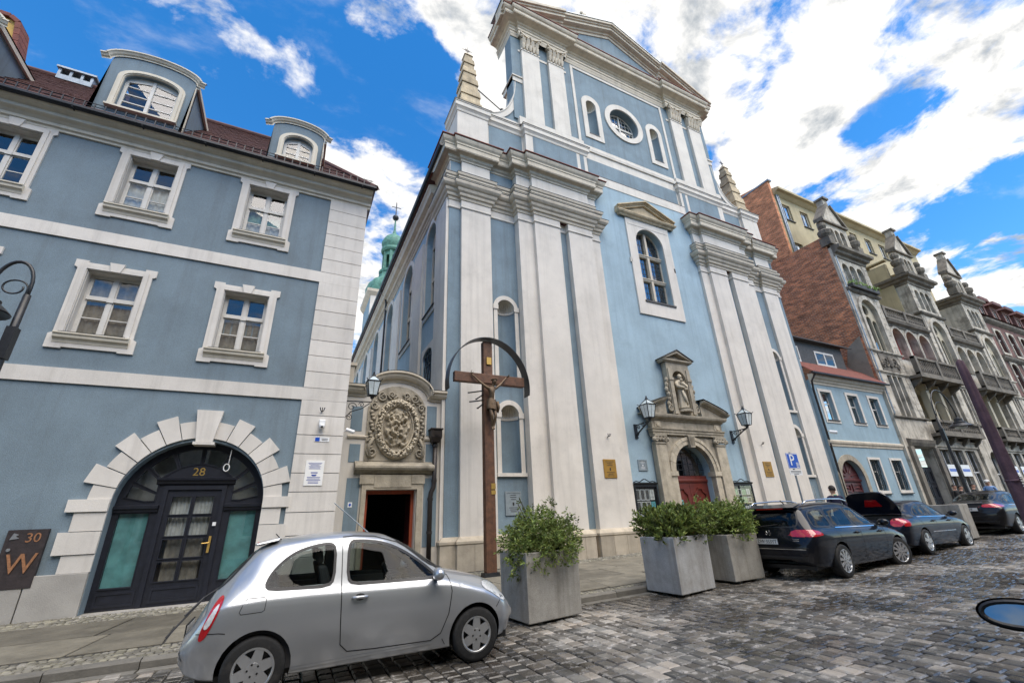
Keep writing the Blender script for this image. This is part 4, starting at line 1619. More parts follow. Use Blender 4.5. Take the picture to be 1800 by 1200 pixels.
def lantern(parent, x, y, z, s=1.0):
 """four-sided street lantern: frame, four panes, tapering, with a crown"""
 w0, w1, h = .125 * s, .20 * s, .52 * s
 def q(w, zz):
  return [(x - w, y - w, zz), (x + w, y - w, zz), (x + w, y + w, zz), (x - w, y + w, zz)]
 b, t = q(w0, z + .06 * s), q(w1, z + h)
 fr = MB()
 for i in range(4):
  fr.tube([b[i], t[i]], .016 * s, 5)
  fr.tube([b[i], b[(i + 1) % 4]], .014 * s, 5)
  fr.tube([t[i], t[(i + 1) % 4]], .020 * s, 5)
  fr.tube([t[i], (x, y, z + h + .24 * s)], .012 * s, 5)
  m0 = [(b[i][k] + b[(i + 1) % 4][k]) / 2 for k in range(3)]
  m1 = [(t[i][k] + t[(i + 1) % 4][k]) / 2 for k in range(3)]
  fr.tube([m0, m1], .007 * s, 4)
  fr.tube([t[i], (t[i][0] + (t[i][0] - x) * .25, t[i][1] + (t[i][1] - y) * .25, t[i][2] + .05 * s)], .014 * s, 5)
 fr.lathe([(.02 * s, z - .06 * s), (.06 * s, z - .03 * s), (.05 * s, z), (.12 * s, z + .045 * s), (.12 * s, z + .06 * s)], (x, y, 0), 10)
 fr.lathe([(.055 * s, z + h + .20 * s), (.05 * s, z + h + .25 * s), (.02 * s, z + h + .28 * s), (.035 * s, z + h + .31 * s), (.0, z + h + .35 * s)], (x, y, 0), 10)
 f = fr.build('lantern_frame', 'iron_black', parent)
 for i in range(4):
  k = (i + 1) % 4
  MB().add([b[i], b[k], t[k], t[i]], [(0, 1, 2, 3)]).build('pane', 'glass_lantern', parent, fix=False)
  MB().add([t[i], t[k], (x, y, z + h + .22 * s)], [(0, 1, 2)]).build('roof_pane', 'glass_lantern', parent, fix=False)
 MB().lathe([(.03 * s, z + .06 * s), (.035 * s, z + .2 * s), (.05 * s, z + .26 * s), (.05 * s, z + .34 * s), (.02 * s, z + .40 * s)], (x, y, 0), 10).build('bulb', 'sign_white', parent, smooth=True)
 return f


# ================================================================== stone gate beside the house
def gate():
 G = 14.2
 rnd = random.Random(21)
 T = thing('stone_gate', 'gate wall with an oval carved stone coat of arms above an open doorway', 'gate', (2.9, G, .2))
 fr = fr_front(G)
 z0 = .12
 x0, x1 = 1.16, 4.52
 c, zs, zr = 2.92, 5.42, 5.95
 arc = [(c + .98 * math.cos(a), zs + (zr - zs) * math.sin(a) / 1.0) for a in [PI * i / 16 for i in range(17)]]
 outer = [(x0, z0), (x1, z0), (x1, zs)] + arc + [(x0, zs)]
 MB().slab(fr, outer, [rect(2.13, 3.63, z0 + .02, 2.55)], 0, .5).build('wall', 'white_church', T)
 for q in ((1.50, 1.84, 4.30, 5.07), (1.53, 1.85, 3.36, 3.90), (3.90, 4.24, 4.24, 5.24), (3.90, 4.24, 3.30, 3.97), (1.55, 1.93, 1.0, 2.9), (3.88, 4.3, .9, 2.9)):
  MB().slab(fr, rect(*q), [], -.012, -.001).build('wall_panel', 'blue_church', T)
 # segmental cornice stepping to flat ends
 prof = [(0, -.02), (-.05, 0), (-.07, .06), (-.16, .10), (-.22, .17), (-.24, .24), (-.30, .27), (-.30, .33), (0, .36)]
 pts = [(x1, 5.40), (4.02, 5.40), (3.90, 5.46)] + [(c + 1.0 * math.cos(a), 5.42 + .56 * math.sin(a)) for a in [PI * (i + 1) / 18 for i in range(17)]] + [(1.94, 5.46), (1.82, 5.40), (x0, 5.40)]
 cv = MB()
 n = len(prof)
 vs = []
 for i, (x, z) in enumerate(pts):
  a, b = pts[max(0, i - 1)], pts[min(len(pts) - 1, i + 1)]
  dx, dz = b[0] - a[0], b[1] - a[1]
  l = math.hypot(dx, dz)
  nx, nz = dz / l, -dx / l
  if nz < 0:
   nx, nz = -nx, -nz
  for dy, dn in prof:
   vs.append((x + nx * dn * .55, G + dy, z + nz * dn))
 cv.add(vs, [(i * n + k, (i + 1) * n + k, (i + 1) * n + k + 1, i * n + k + 1) for i in range(len(pts) - 1) for k in range(n - 1)])
 cv.build('cornice', 'trim_church', T)
 cp = MB()
 vs = []
 for i, (x, z) in enumerate(pts):
  vs += [(x, G - .31, z + .345), (x, G + .5, z + .38)]
 cp.add(vs, [(2 * i, 2 * i + 2, 2 * i + 3, 2 * i + 1) for i in range(len(pts) - 1)])
 cp.build('coping', 'coping_dark', T)
 # side pier at the house
 MB().box(1.16, G + .05, 5.8, 1.46, G + .55, 6.42).box(1.1, G, 6.421, 1.52, G + .6, 6.52).build('pier', 'trim_church', T)
 # string moulding at mid height
 for a, b in ((1.44, 2.05), (3.72, 4.3)):
  MB().sweep([(a, G - .001), (b, G - .001)], [(0, 4.06), (.05, 4.08), (.07, 4.13), (.04, 4.16), (0, 4.17)]).build('string_course', 'trim_church', T)
 # relief: stone field with carved oval, wreath, scrolls and a crown of volutes
 f = MB().slab(fr, [(1.98, 3.40), (3.84, 3.40), (3.84, 5.1)] + [(c + .9 * math.cos(PI * i / 12), 5.08 + .75 * math.sin(PI * i / 12)) for i in range(13)] + [(1.98, 5.1)], [], -.05, -.002)
 rl = f.build('relief', 'sandstone', T)
 ox, oz, orx, orz = 2.93, 4.42, .50, .72
 # oval shield, bulging, with carving
 NU, NV = 72, 34
 vs = []
 prm = [(rnd.uniform(-.75, .75), rnd.uniform(-.8, .8), rnd.uniform(.045, .13), rnd.uniform(.04, .09) * rnd.choice((1, 1, -.9))) for _ in range(170)]
 for j in range(NV + 1):
  r = j / NV
  for i in range(NU):
   a = 2 * PI * i / NU
   u, v = r * math.cos(a), r * math.sin(a)
   h = .10 * (1 - r * r)
   for (pu, pv, pr, ph) in prm:
    d2 = (u - pu) ** 2 + (v - pv) ** 2
    if d2 < pr * pr:
     h += ph * (1 - d2 / pr / pr) ** .6
   h += .012 * math.sin(u * 31 + 3 * math.sin(v * 17)) * math.sin(v * 27)
   if r > .93:
    h = .02
   vs.append((ox + orx * u, G - .07 - h, oz + orz * v))
 sh = MB().add(vs, [(j * NU + i, j * NU + (i + 1) % NU, (j + 1) * NU + (i + 1) % NU, (j + 1) * NU + i) for j in range(NV) for i in range(NU)])
 sh.build('shield', 'sandstone_light', rl, smooth=True, fix=False)
 wr = MB()
 nl = 46
 for i in range(nl):
  a = 2 * PI * i / nl
  for k in range(4):
   t = rnd.uniform(-1, 1)
   rr = 1.18 + .11 * t
   blob(wr, (ox + orx * rr * math.cos(a + rnd.uniform(-.06, .06)) * 1.03, G - .13 - .09 * (1 - t * t) + rnd.uniform(-.02, .02), oz + orz * (rr - .04) * math.sin(a + rnd.uniform(-.06, .06)) * 1.02),
     rnd.uniform(.03, .055), .045, rnd.uniform(.03, .055), 6, 4)
 wr.tube([(ox + orx * 1.01 * math.cos(2 * PI * i / 40), G - .12, oz + orz * 1.01 * math.sin(2 * PI * i / 40)) for i in range(40)], .03, 6, closed=True)
 wr.tube([(ox + orx * 1.36 * math.cos(2 * PI * i / 40), G - .09, oz + orz * 1.28 * math.sin(2 * PI * i / 40)) for i in range(40)], .045, 6, closed=True)
 wr.build('wreath', 'sandstone_light', rl, smooth=True)
 for s in (-1, 1):
  so = MB()
  scroll(so, ox + s * .52, 5.42, G - .06, .16, 1.6, -s, .035, PI / 2)
  scroll(so, ox + s * .76, 5.12, G - .06, .13, 1.5, s, .032, 0)
  scroll(so, ox + s * .24, 5.50, G - .06, .13, 1.4, s, .035, -PI / 2)
  scroll(so, ox + s * .74, 3.66, G - .06, .17, 1.7, -s, .038, PI / 2)
  scroll(so, ox + s * .80, 3.98, G - .06, .10, 1.4, s, .03, PI)
  for k in range(9):
   z = 4.15 + k * .11
   blob(so, (ox + s * (.80 + .04 * math.sin(k * 2.1)), G - .08, z), .07, .05, .06, 6, 4)
  so.tube([(ox + s * .80, G - .1, 3.5), (ox + s * .86, G - .12, 3.85), (ox + s * .72, G - .12, 4.1)], .05, 6)
  for k in range(14):
   blob(so, (ox + s * rnd.uniform(.05, .75), G - .07, 5.28 + rnd.uniform(-.08, .3)), rnd.uniform(.03, .06), .05, rnd.uniform(.03, .06), 6, 4)
  so.build('scrollwork', 'sandstone', rl, smooth=True)
 # ledge and door surround
 MB().sweep([(1.72, G - .002), (4.14, G - .002)], [(0, 3.00), (.10, 3.03), (.14, 3.08), (.24, 3.12), (.28, 3.18), (.28, 3.24), (.10, 3.36), (0, 3.40)]).build('ledge', 'sandstone', T)
 s = MB()
 s.slab(fr, [(1.96, z0), (2.115, z0), (2.115, 2.56), (3.645, 2.56), (3.645, z0), (3.86, z0), (3.86, 2.98), (1.96, 2.98)][:2] + [(2.115, 2.56), (3.645, 2.56), (3.645, z0), (3.82, z0), (3.82, 2.99), (1.98, 2.99), (1.98, z0)], [], -.10, .3)
 s.box(1.9, G - .13, 2.72, 2.32, G - .101, 2.99).box(3.46, G - .13, 2.72, 3.88, G - .101, 2.99)
 s.box(2.33, G - .12, 2.62, 3.45, G - .101, 2.98)
 s.build('door_surround', 'sandstone_light', T)
 d = MB()
 d.slab(fr_front(G + .22), [(2.10, z0), (2.22, z0), (2.22, 2.44), (3.54, 2.44), (3.54, z0), (3.66, z0), (3.66, 2.56), (2.10, 2.56)], [], 0, .1)
 dr = d.build('door_frame', 'door_orange', T)
 p = MB()
 p.box(2.05, G + .5, 0, 2.1, 19, 3).box(3.7, G + .5, 0, 3.75, 19, 3).box(2.05, 19, 0, 3.75, 19.1, 3).box(2.05, G + .5, 2.7, 3.75, 19, 2.75).box(2.05, G + .3, .05, 3.75, 19, .14)
 p.build('passage', 'dark_room', T)
 MB().box(2.12, G + .4, .2, 2.17, G + 1.0, 2.4).build('open_door_leaf', 'door_wine', T)
 MB().box(3.58, G + .4, .2, 3.64, G + 1.1, 2.4).build('open_door_leaf', 'door_wine', T)
 MB().box(1.64, G - .02, 2.08, 1.76, G - .0125, 2.22).build('shield_badge', 'sign_white', None, label='small blue and white shield badge on the gate wall left of the doorway', cat='badge', loc=(1.7, G, 2.1))
 MB().prism([(1.70, 2.10), (1.74, 2.15), (1.70, 2.20), (1.66, 2.15)], fr_front(G - .021), -.004, 0).build('blue_mark', 'sign_blue', bpy.data.objects['shield_badge'])
 # rain pipe with hopper
 P = thing('rain_pipe', 'dark cast-iron rain pipe with a square hopper beside the stone gate', 'pipe', (4.15, G - .1, .2))
 MB().hull8([(4.06, G - .28, 4.0), (4.28, G - .28, 4.0), (4.28, G - .02, 4.0), (4.06, G - .02, 4.0)], [(3.99, G - .34, 4.15), (4.35, G - .34, 4.15), (4.35, G - .01, 4.15), (3.99, G - .01, 4.15)]).box(3.99, G - .34, 4.152, 4.35, G - .01, 4.40).box(3.96, G - .37, 4.402, 4.38, G - .005, 4.45).build('hopper', 'pipe_brown', P, bevel=.008)
 MB().lathe([(.075, -.03), (.06, -.02), (.05, 0)], (4.17, G - .345, 4.28), 12, 'y').build('rosette', 'pipe_brown', P)
 MB().tube([(4.17, G - .15, 4.0), (4.17, G - .15, 2.75), (4.15, G - .15, 2.6), (4.08, G - .15, 2.45), (4.06, G - .15, 2.3), (4.06, G - .15, .15)], .075, 10).build('down_pipe', 'pipe_brown', P, smooth=True)
 for z in (3.9, 2.8, 2.25, 1.3, .5):
  MB().tube([(4.06 if z < 2.5 else 4.17, G - .15, z - .04), (4.06 if z < 2.5 else 4.17, G - .15, z + .04)], .09, 10).build('pipe_collar', 'pipe_brown', P)
 # lantern on scroll bracket from the house corner
 Ln = thing('wall_lantern', 'black glass lantern on a scrolled iron bracket from the house corner above the stone gate', 'lantern', (1.2, 13.0, 4.3), group='wall lanterns')
 lantern(Ln, 1.90, 13.0, 5.08, .92)
 b = MB()
 b.box(1.18, 12.97, 4.2, 1.21, 13.03, 4.98)
 b.tube([(1.2, 13, 4.92), (1.9, 13, 4.94), (1.9, 13, 5.05)], .018, 6)
 b.tube([(1.2, 13, 4.45), (1.35, 13, 4.62), (1.62, 13, 4.72), (1.85, 13, 4.9)], .014, 6)
 for cx, cz, r, sg, st in ((1.36, 4.76, .13, 1, 0), (1.62, 4.84, .08, -1, PI), (1.3, 4.45, .09, -1, PI / 2)):
  pts = []
  for i in range(24):
   t = i / 23
   a = st + sg * t * 2.6 * PI
   pts.append((cx + r * (1 - .8 * t) * math.cos(a), 13, cz + r * (1 - .8 * t) * math.sin(a)))
  b.tube(pts, .011, 5)
 b.build('bracket', 'iron_black', Ln)


gate()


# ================================================================== church
AX = 15.38
LEFT = [(4.5, 14.05), (5.0, 14.05), (5.0, 13.91), (6.31, 13.91), (6.31, 14.05), (7.545, 14.05), (7.545, 13.67), (8.27, 13.67), (8.27, 13.5), (9.59, 13.5),
  (9.59, 13.75), (10.06, 13.75), (10.06, 13.5), (11.38, 13.5), (11.38, 13.67), (11.95, 13.67), (11.95, 13.815)]
LEFT_NOGAP = [p for p in LEFT if p not in ((9.59, 13.5), (9.59, 13.75), (10.06, 13.75), (10.06, 13.5))]


def mir(path):
 return [(2 * AX - x, y) for x, y in reversed(path)]


def corinthian(parent, x0, x1, y, z0, z1):
 """leafy capital: bell, two ranks of leaves, corner volutes, hollow-sided abacus"""
 mb = MB()
 w = (x1 - x0) / 2
 c = (x0 + x1) / 2
 h = z1 - z0
 mb.box(x0 + .03, y, z0, x1 - .03, y + .3, z1 - .12)
 rows = ((0.0, .42, 5, .11), (.30, .74, 4, .17))
 for za, zb, n, pr in rows:
  for i in range(n):
   cx = x0 + (x1 - x0) * (i + .5) / n
   lw = (x1 - x0) / n * .46
   pts = [(cx, y - .02, z0 + h * za), (cx, y - .06, z0 + h * (za + zb) / 2), (cx, y - pr, z0 + h * (zb - .06)), (cx, y - pr - .05, z0 + h * (zb - .10))]
   mb.tube(pts, [lw * .7, lw, lw * .75, lw * .3], 7)
   for s in (-1, 1):
    blob(mb, (cx + s * lw * .75, y - pr * .6, z0 + h * (za + zb) * .55), .035, .035, .05, 5, 4)
 for s in (-1, 1):
  cx = c + s * (w - .02)
  pts = []
  for i in range(16):
   t = i / 15
   a = PI / 2 - s * t * 3.2 * PI
   r = .11 * (1 - .75 * t)
   pts.append((cx + r * math.cos(a), y - .14 - .05 * t, z1 - .23 + r * math.sin(a)))
  mb.tube(pts, .028, 5)
  scroll(mb, c + s * .1, z1 - .22, y - .08, .07, 1.2, -s, .022, PI / 2, 14)
 blob(mb, (c, y - .15, z1 - .1), .07, .06, .07)
 n = 10
 top, bot = [], []
 for i in range(n + 1):
  t = -1 + 2 * i / n
  yy = y - .26 + .15 * (1 - t * t)
  top.append((c + t * (w + .12), yy))
 pl = top + [(x1 + .05, y + .28), (x0 - .05, y + .28)]
 mb.add([(a, b, z1 - .11) for a, b in pl] + [(a, b, z1) for a, b in pl],
   [(i, (i + 1) % len(pl), len(pl) + (i + 1) % len(pl), len(pl) + i) for i in range(len(pl))] + [tuple(range(len(pl))), tuple(range(len(pl), 2 * len(pl)))])
 return mb.build('capital', 'trim_church', parent, smooth=True, auto=50)


def leaded(parent, poly, fr, d, nx, nz, frame_mt='metal_dark', glass_mt='glass_church', step=None):
 """lattice of lead bars over a glazed opening"""
 xs = [p[0] for p in poly]
 zs = [p[1] for p in poly]
 b = MB()
 x0, x1, z0, z1 = min(xs), max(xs), min(zs), max(zs)
 def span(v, axis):
  hits = []
  m = len(poly)
  for i in range(m):
   p, q = poly[i], poly[(i + 1) % m]
   a, c = p[axis], q[axis]
   if (a - v) * (c - v) < 0:
    t = (v - a) / (c - a)
    hits.append(p[1 - axis] + (q[1 - axis] - p[1 - axis]) * t)
  return (min(hits), max(hits)) if len(hits) > 1 else None
 for i in range(1, nx):
  x = x0 + (x1 - x0) * i / nx
  s = span(x, 0)
  if s:
   b.prism(rect(x - .012, x + .012, s[0], s[1]), fr, d - .012, d + .012)
 for i in range(1, nz):
  z = z0 + (z1 - z0) * i / nz
  s = span(z, 1)
  if s:
   b.prism(rect(s[0], s[1], z - .012, z + .012), fr, d - .014, d + .014)
 b.build('lead_bars', frame_mt, parent)
 MB().prism(poly, fr, d - .003, d + .003).build('pane', glass_mt, parent)


def church():
 rnd = random.Random(9)
 C = thing('church', 'tall baroque church with white pilasters on a pale blue front and a high gable', 'church', (AX, 14, .1))
 f = lambda y: fr_front(y)
 # ---------- central wall
 win = arch(14.45, 16.31, 11.15, 14.57, 16)
 por = arch(14.28, 16.48, 0.1, 3.12, 16)
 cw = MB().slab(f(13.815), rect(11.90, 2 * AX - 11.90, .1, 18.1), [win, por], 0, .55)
 cw.build('nave_wall', 'blue_nave', C)
 # ---------- pilaster groups, left and mirrored
 def both(fn):
  for s in (0, 1):
   fn((lambda x: x) if s == 0 else (lambda x: 2 * AX - x), s)
 PT = 13.80
 def boxm(m, x0, x1, y0, y1, z0, z1, name, mt):
  a, b = sorted((m(x0), m(x1)))
  return MB().box(a, y0, z0, b, y1, z1).build(name, mt, C)
 def group(m, s):
  boxm(m, 4.5, 5.0, 14.05, 14.6, 1.0, PT, 'corner_strip', 'blue_church')
  boxm(m, 5.0, 6.31, 13.91, 14.6, 1.0, PT, 'pilaster', 'white_church')
  boxm(m, 7.545, 8.27, 13.67, 14.6, 1.0, PT, 'pilaster_strip', 'white_church')
  boxm(m, 8.271, 9.59, 13.5, 14.6, 1.0, PT, 'pilaster', 'white_church')
  boxm(m, 9.591, 10.059, 13.75, 14.6, 1.0, PT, 'recess_strip', 'blue_church')
  boxm(m, 10.06, 11.38, 13.5, 14.6, 1.0, PT, 'pilaster', 'white_church')
  boxm(m, 11.381, 11.95, 13.67, 14.6, 1.0, PT, 'pilaster_strip', 'white_church')
  # thin raised edges beside the pilasters
  for x in (8.23, 8.20):
   pass
  a, b = sorted((m(6.31), m(7.545)))
  n0, n1 = sorted((m(6.56), m(7.32)))
  lo = arch(n0, n1, 3.05, 5.08, 14)
  up = arch(n0, n1, 6.40, 9.42, 14)
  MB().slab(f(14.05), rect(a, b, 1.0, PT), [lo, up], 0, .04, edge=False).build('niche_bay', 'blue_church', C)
  for z0, zs in ((3.05, 5.08), (6.40, 9.42)):
   n = shell_niche(C, n0, n1, z0, zs, 14.05, .42, 'blue_church', 'trim_church')
   h = (n1 - n0) / 2
   MB().slab(f(14.05), arch(n0 - .16, n1 + .16, z0 - .0, zs + .02, 16), [arch(n0 - .003, n1 + .003, z0, zs, 16)], -.045, -.001).build('niche_frame', 'white_church', n)
   for xx in (n0 - .08, n1 + .08):
    MB().box(xx - .11, 14.05 - .075, zs - .10, xx + .11, 14.05 - .0455, zs + .10).build('impost_block', 'white_church', n)
   MB().box(n0 - .2, 14.05 - .10, z0 - .12, n1 + .2, 14.10, z0 - .001).build('niche_sill', 'white_church', n)
  # capital mouldings: plain block, then a spreading moulded cornice
  P = LEFT if s == 0 else mir(LEFT)
  P2 = LEFT_NOGAP if s == 0 else mir(LEFT_NOGAP)
  if s == 0:
   P, P2 = [(4.5, 15.85)] + P, [(4.5, 15.85)] + P2
  else:
   P, P2 = P + [(2 * AX - 4.5, 15.85)], P2 + [(2 * AX - 4.5, 15.85)]
  MB().sweep(P, [(0, 13.70), (.035, 13.72), (.05, 13.75), (.035, 13.79), (.015, 13.80), (.015, 14.10), (.03, 14.12)]).build('capital_band', 'white_church', C)
  MB().sweep(P2, [(0, 14.10), (.05, 14.12), (.07, 14.20), (.07, 14.25), (.13, 14.27), (.15, 14.33), (.15, 14.39), (.22, 14.45), (.25, 14.53), (.25, 14.58), (.32, 14.62), (.38, 14.70), (.40, 14.78), (.40, 14.84), (.0, 15.02)]).build('architrave', 'trim_church', C)
  MB().sweep(P2, [(.36, 14.842), (.415, 14.845), (.415, 14.865), (.02, 15.03)]).build('architrave_flashing', 'coping_dark', C)
  MB().sweep(P2, [(0.0, 15.03), (.17, 15.035), (.17, 15.13), (.20, 15.16), (.20, 15.25), (.24, 15.28), (.26, 15.36), (.26, 15.40), (.02, 15.50)]).build('frieze_base', 'trim_church', C)
  MB().sweep(P2, [(.22, 15.402), (.275, 15.404), (.275, 15.42), (.03, 15.51)]).build('frieze_base_flashing', 'coping_dark', C)
  MB().sweep(P2, [(.012, 15.48), (.012, 16.26)]).build('frieze', 'white_church', C, fix=False)
  MB().sweep(P2, [(0, 16.22), (.05, 16.24), (.06, 16.32), (.12, 16.37), (.14, 16.44), (.14, 16.48), (.20, 16.52), (.33, 16.53), (.33, 16.56), (.35, 16.57), (.35, 16.80), (.38, 16.82), (.38, 16.90), (.44, 16.98), (.48, 17.08), (.48, 17.17), (0, 17.33)]).build('main_cornice', 'trim_church', C)
  # tiles laid on the cornice
  MB().sweep(P2, [(.46, 17.175), (.535, 17.18), (.535, 17.22), (.0, 17.42)]).build('cornice_tiles', 'tile_red', C)
  for x0, x1, y in ((6.31, 7.545, 14.03), (4.5, 5.0, 14.03)):
   a_, b_ = sorted((m(x0), m(x1)))
   MB().box(a_ + .02, y - .005, 15.52, b_ - .02, y + .2, 16.2).build('frieze_panel', 'blue_church', C)
  # plinth
  MB().sweep(P, [(.14, .05), (.14, .90), (.17, .93), (.17, 1.0), (.12, 1.05), (.06, 1.10), (0, 1.13)]).build('plinth', 'plinth_stone', C)
 both(group)
 # joints that part the plinth into stones
 for px0, px1, y in ((8.13, 9.73, 13.36), (9.92, 11.52, 13.36), (4.86, 6.45, 13.77)):
  for s in (0, 1):
   xs = [px0 + (px1 - px0) * t for t in (0, .36, .72, 1)]
   for a, b in zip(xs[:-1], xs[1:]):
    if s:
     a, b = 2 * AX - b, 2 * AX - a
    MB().box(a + .006, y - .012, .12, b - .006, y + .02, .895).build('plinth_block', 'plinth_stone', C)
 # ---------- portal
 pw = 13.62
 F = f(pw)
 S = MB()
 S.slab(F, [(13.62, .1), (14.262, .1)] + [(AX - 1.118 * math.cos(PI * i / 20), 3.12 + 1.118 * math.sin(PI * i / 20)) for i in range(21)] + [(16.498, .1), (17.14, .1), (17.14, 4.6), (13.62, 4.6)], [], 0, .19)
 PO = S.build('portal', 'sandstone', C)
 # arch ring stones
 for i in range(11):
  a0, a1 = PI - PI * i / 11 - .006, PI - PI * (i + 1) / 11 + .006
  for r0, r1, d in ((1.12, 1.30, -.06), (1.305, 1.44, -.09)):
   q = [(AX + r1 * math.cos(a1 + (a0 - a1) * k / 4), 3.12 + r1 * math.sin(a1 + (a0 - a1) * k / 4)) for k in range(5)] + [(AX + r0 * math.cos(a0 + (a1 - a0) * k / 4), 3.12 + r0 * math.sin(a0 + (a1 - a0) * k / 4)) for k in range(5)]
   MB().prism(q, F, d, .1).build('arch_stone', 'sandstone_light', PO)
 ks = MB()
 ks.prism([(AX - .13, 4.10), (AX + .13, 4.10), (AX + .19, 4.60), (AX - .19, 4.60)], F, -.16, .05)
 for x in (-.09, -.03, .03, .09):
  ks.tube([(AX + x, pw - .17, 4.2), (AX + x * 1.2, pw - .18, 4.55)], .022, 5)
 ks.build('keystone', 'sandstone_light', PO)
 for s in (-1, 1):
  x = AX + s * 1.78
  MB().box(x - .29, pw - .10, .12, x + .29, pw + .15, 4.20).box(x - .34, pw - .15, .1, x + .34, pw + .1, .75).build('portal_pilaster', 'sandstone_light', PO)
  cp = MB()
  cp.box(x - .31, pw - .13, 4.20, x + .31, pw + .1, 4.28)
  for sx in (-1, 1):
   scroll(cp, x + sx * .24, 4.40, pw - .12, .12, 1.5, -sx, .035, PI / 2)
   blob(cp, (x + sx * .36, pw - .13, 4.38), .09, .09, .10)
  for k in range(8):
   blob(cp, (x - .2 + .058 * k, pw - .14, 4.40 + .03 * math.sin(k * 2)), .05, .06, .08, 6, 4)
  cp.box(x - .34, pw - .17, 4.50, x + .34, pw + .1, 4.58)
  cp.build('portal_capital', 'sandstone', PO)
  # impost under the arch
  MB().box(AX + s * 1.28 - .2, pw - .10, 2.93, AX + s * 1.28 + .2, pw + .3, 3.12).box(AX + s * 1.28 - .16, pw - .05, .1, AX + s * 1.28 + .16, pw + .3, 2.929).build('impost', 'sandstone_light', PO)
 MB().sweep([(13.28, pw + .15), (13.28, pw - .08), (17.48, pw - .08), (17.48, pw + .15)], [(0, 4.58), (.02, 4.6), (.02, 4.68), (.05, 4.70), (.05, 4.78), (.09, 4.82), (.09, 4.86), (0, 4.88), (0, 5.17), (.05, 5.19), (.08, 5.25), (.16, 5.28), (.20, 5.33), (.22, 5.40), (.22, 5.44), (0, 5.50)]).build('portal_entablature', 'sandstone', PO)
 for s in (-1, 1):
  q = MB().slab(F, rect(AX + s * 1.78 - .17, AX + s * 1.78 + .17, 4.9, 5.16), [], -.105, -.05)
  q.lathe([(.1, -.03), (.06, -.02), (.02, -.035)], (AX + s * 1.78, pw - .1, 5.03), 10, 'y')
  q.build('rosette_block', 'sandstone_light', PO)
 # broken segmental pediment
 for s in (-1, 1):
  pts = [(AX + s * t, 5.46 + .58 * max(0, 1 - (t - 1.05) / 1.5) ** .8) for t in (2.55, 2.4, 2.2, 1.95, 1.65, 1.35, 1.06)]
  prof = [(0, -.02), (-.06, 0), (-.08, .06), (-.18, .09), (-.22, .14), (-.24, .19), (0, .22)]
  cv = MB()
  n = len(prof)
  vs = []
  for i, (x, z) in enumerate(pts):
   a, b = pts[max(0, i - 1)], pts[min(len(pts) - 1, i + 1)]
   dx, dz = b[0] - a[0], b[1] - a[1]
   l = math.hypot(dx, dz)
   nx, nz = dz / l, -dx / l
   if nz < 0:
    nx, nz = -nx, -nz
   for dy, dn in prof:
    vs.append((x + nx * dn, pw - .03 + dy, z + nz * dn))
  cv.add(vs, [(i * n + k, (i + 1) * n + k, (i + 1) * n + k + 1, i * n + k + 1) for i in range(len(pts) - 1) for k in range(n - 1)] + [tuple(range(n)), tuple((len(pts) - 1) * n + k for k in range(n))])
  cv.prism([(AX + s * 1.06, 5.5)] + [(x, z) for x, z in reversed(pts)], F, -.03, .19)
  cv.build('broken_pediment', 'sandstone', PO)
  tp = MB()
  vs = []
  for x, z in pts:
   vs += [(x, pw - .30, z + .235), (x, pw + .2, z + .26)]
  tp.add(vs, [(2 * i, 2 * i + 2, 2 * i + 3, 2 * i + 1) for i in range(len(pts) - 1)]).build('lead_cover', 'coping_dark', PO)
 # aedicule with statue niche
 aw = pw - .02
 FA = f(aw)
 A = MB().slab(FA, rect(14.66, 16.04, 5.50, 7.92), [arch(14.93, 15.77, 5.62, 7.12, 14)], -.10, .195)
 AE = A.build('statue_niche', 'sandstone', PO)
 n = shell_niche(AE, 14.93, 15.77, 5.62, 7.12, aw - .02, .18, 'sandstone', 'sandstone_light', 'niche_recess', lower_band=False) if False else None
 sm = MB()
 sm.box(14.9, aw + .196, 5.55, 15.8, aw + .2, 7.6)
 sm.build('niche_back', 'sandstone', PO)
 for s in (-1, 1):
  x = AX - .03 + s * .56
  q = MB().box(x - .10, aw - .16, 5.52, x + .10, aw - .101, 7.60)
  q.box(x - .13, aw - .19, 7.05, x + .13, aw - .095, 7.16)
  for k in range(7):
   blob(q, (AX - .03 + s * (.78 + .05 * math.sin(k * 1.9)), aw - .02, 5.75 + k * .22), .09, .09, .13, 6, 4)
  scroll(q, AX - .03 + s * .82, 5.78, aw - .03, .17, 1.4, s, .05, PI / 2)
  q.build('niche_side', 'sandstone', PO)
 q = MB().sweep([(14.52, aw + .19), (14.52, aw - .12), (16.18, aw - .12), (16.18, aw + .19)], [(0, 7.90), (.04, 7.93), (.10, 7.98), (.10, 8.04), (0, 8.06)])
 q.build('niche_cornice', 'sandstone', PO)
 q = MB()
 for s in (-1, 1):
  q.prism([(AX - .03 + s * .94, 8.05), (AX - .03 + s * .80, 8.05), (AX - .03, 8.36), (AX - .03, 8.50)], FA, -.24, .19)
 q.prism([(14.58, 8.05), (16.12, 8.05), (AX - .03, 8.37)], FA, -.05, .19)
 q.build('niche_pediment', 'sandstone', PO)
 q = MB()
 for s in (-1, 1):
  q.prism([(AX - .03 + s * .99, 8.06), (AX - .03 + s * .97, 8.04), (AX - .03, 8.51), (AX - .03, 8.54)], FA, -.28, .2)
 q.build('niche_roof', 'coping_dark', PO)
 # door leaves and fan light
 yd = 13.815 + .25
 FD = f(yd)
 dm = MB()
 dm.slab(FD, rect(14.28, 16.48, .12, 2.98), [rect(AX - .008, AX + .008, .13, 2.8)], 0, .08)
 dm.sweep([(14.28, yd), (16.48, yd)], [(0, 2.70), (.04, 2.72), (.06, 2.80), (.03, 2.84), (0, 2.85)])
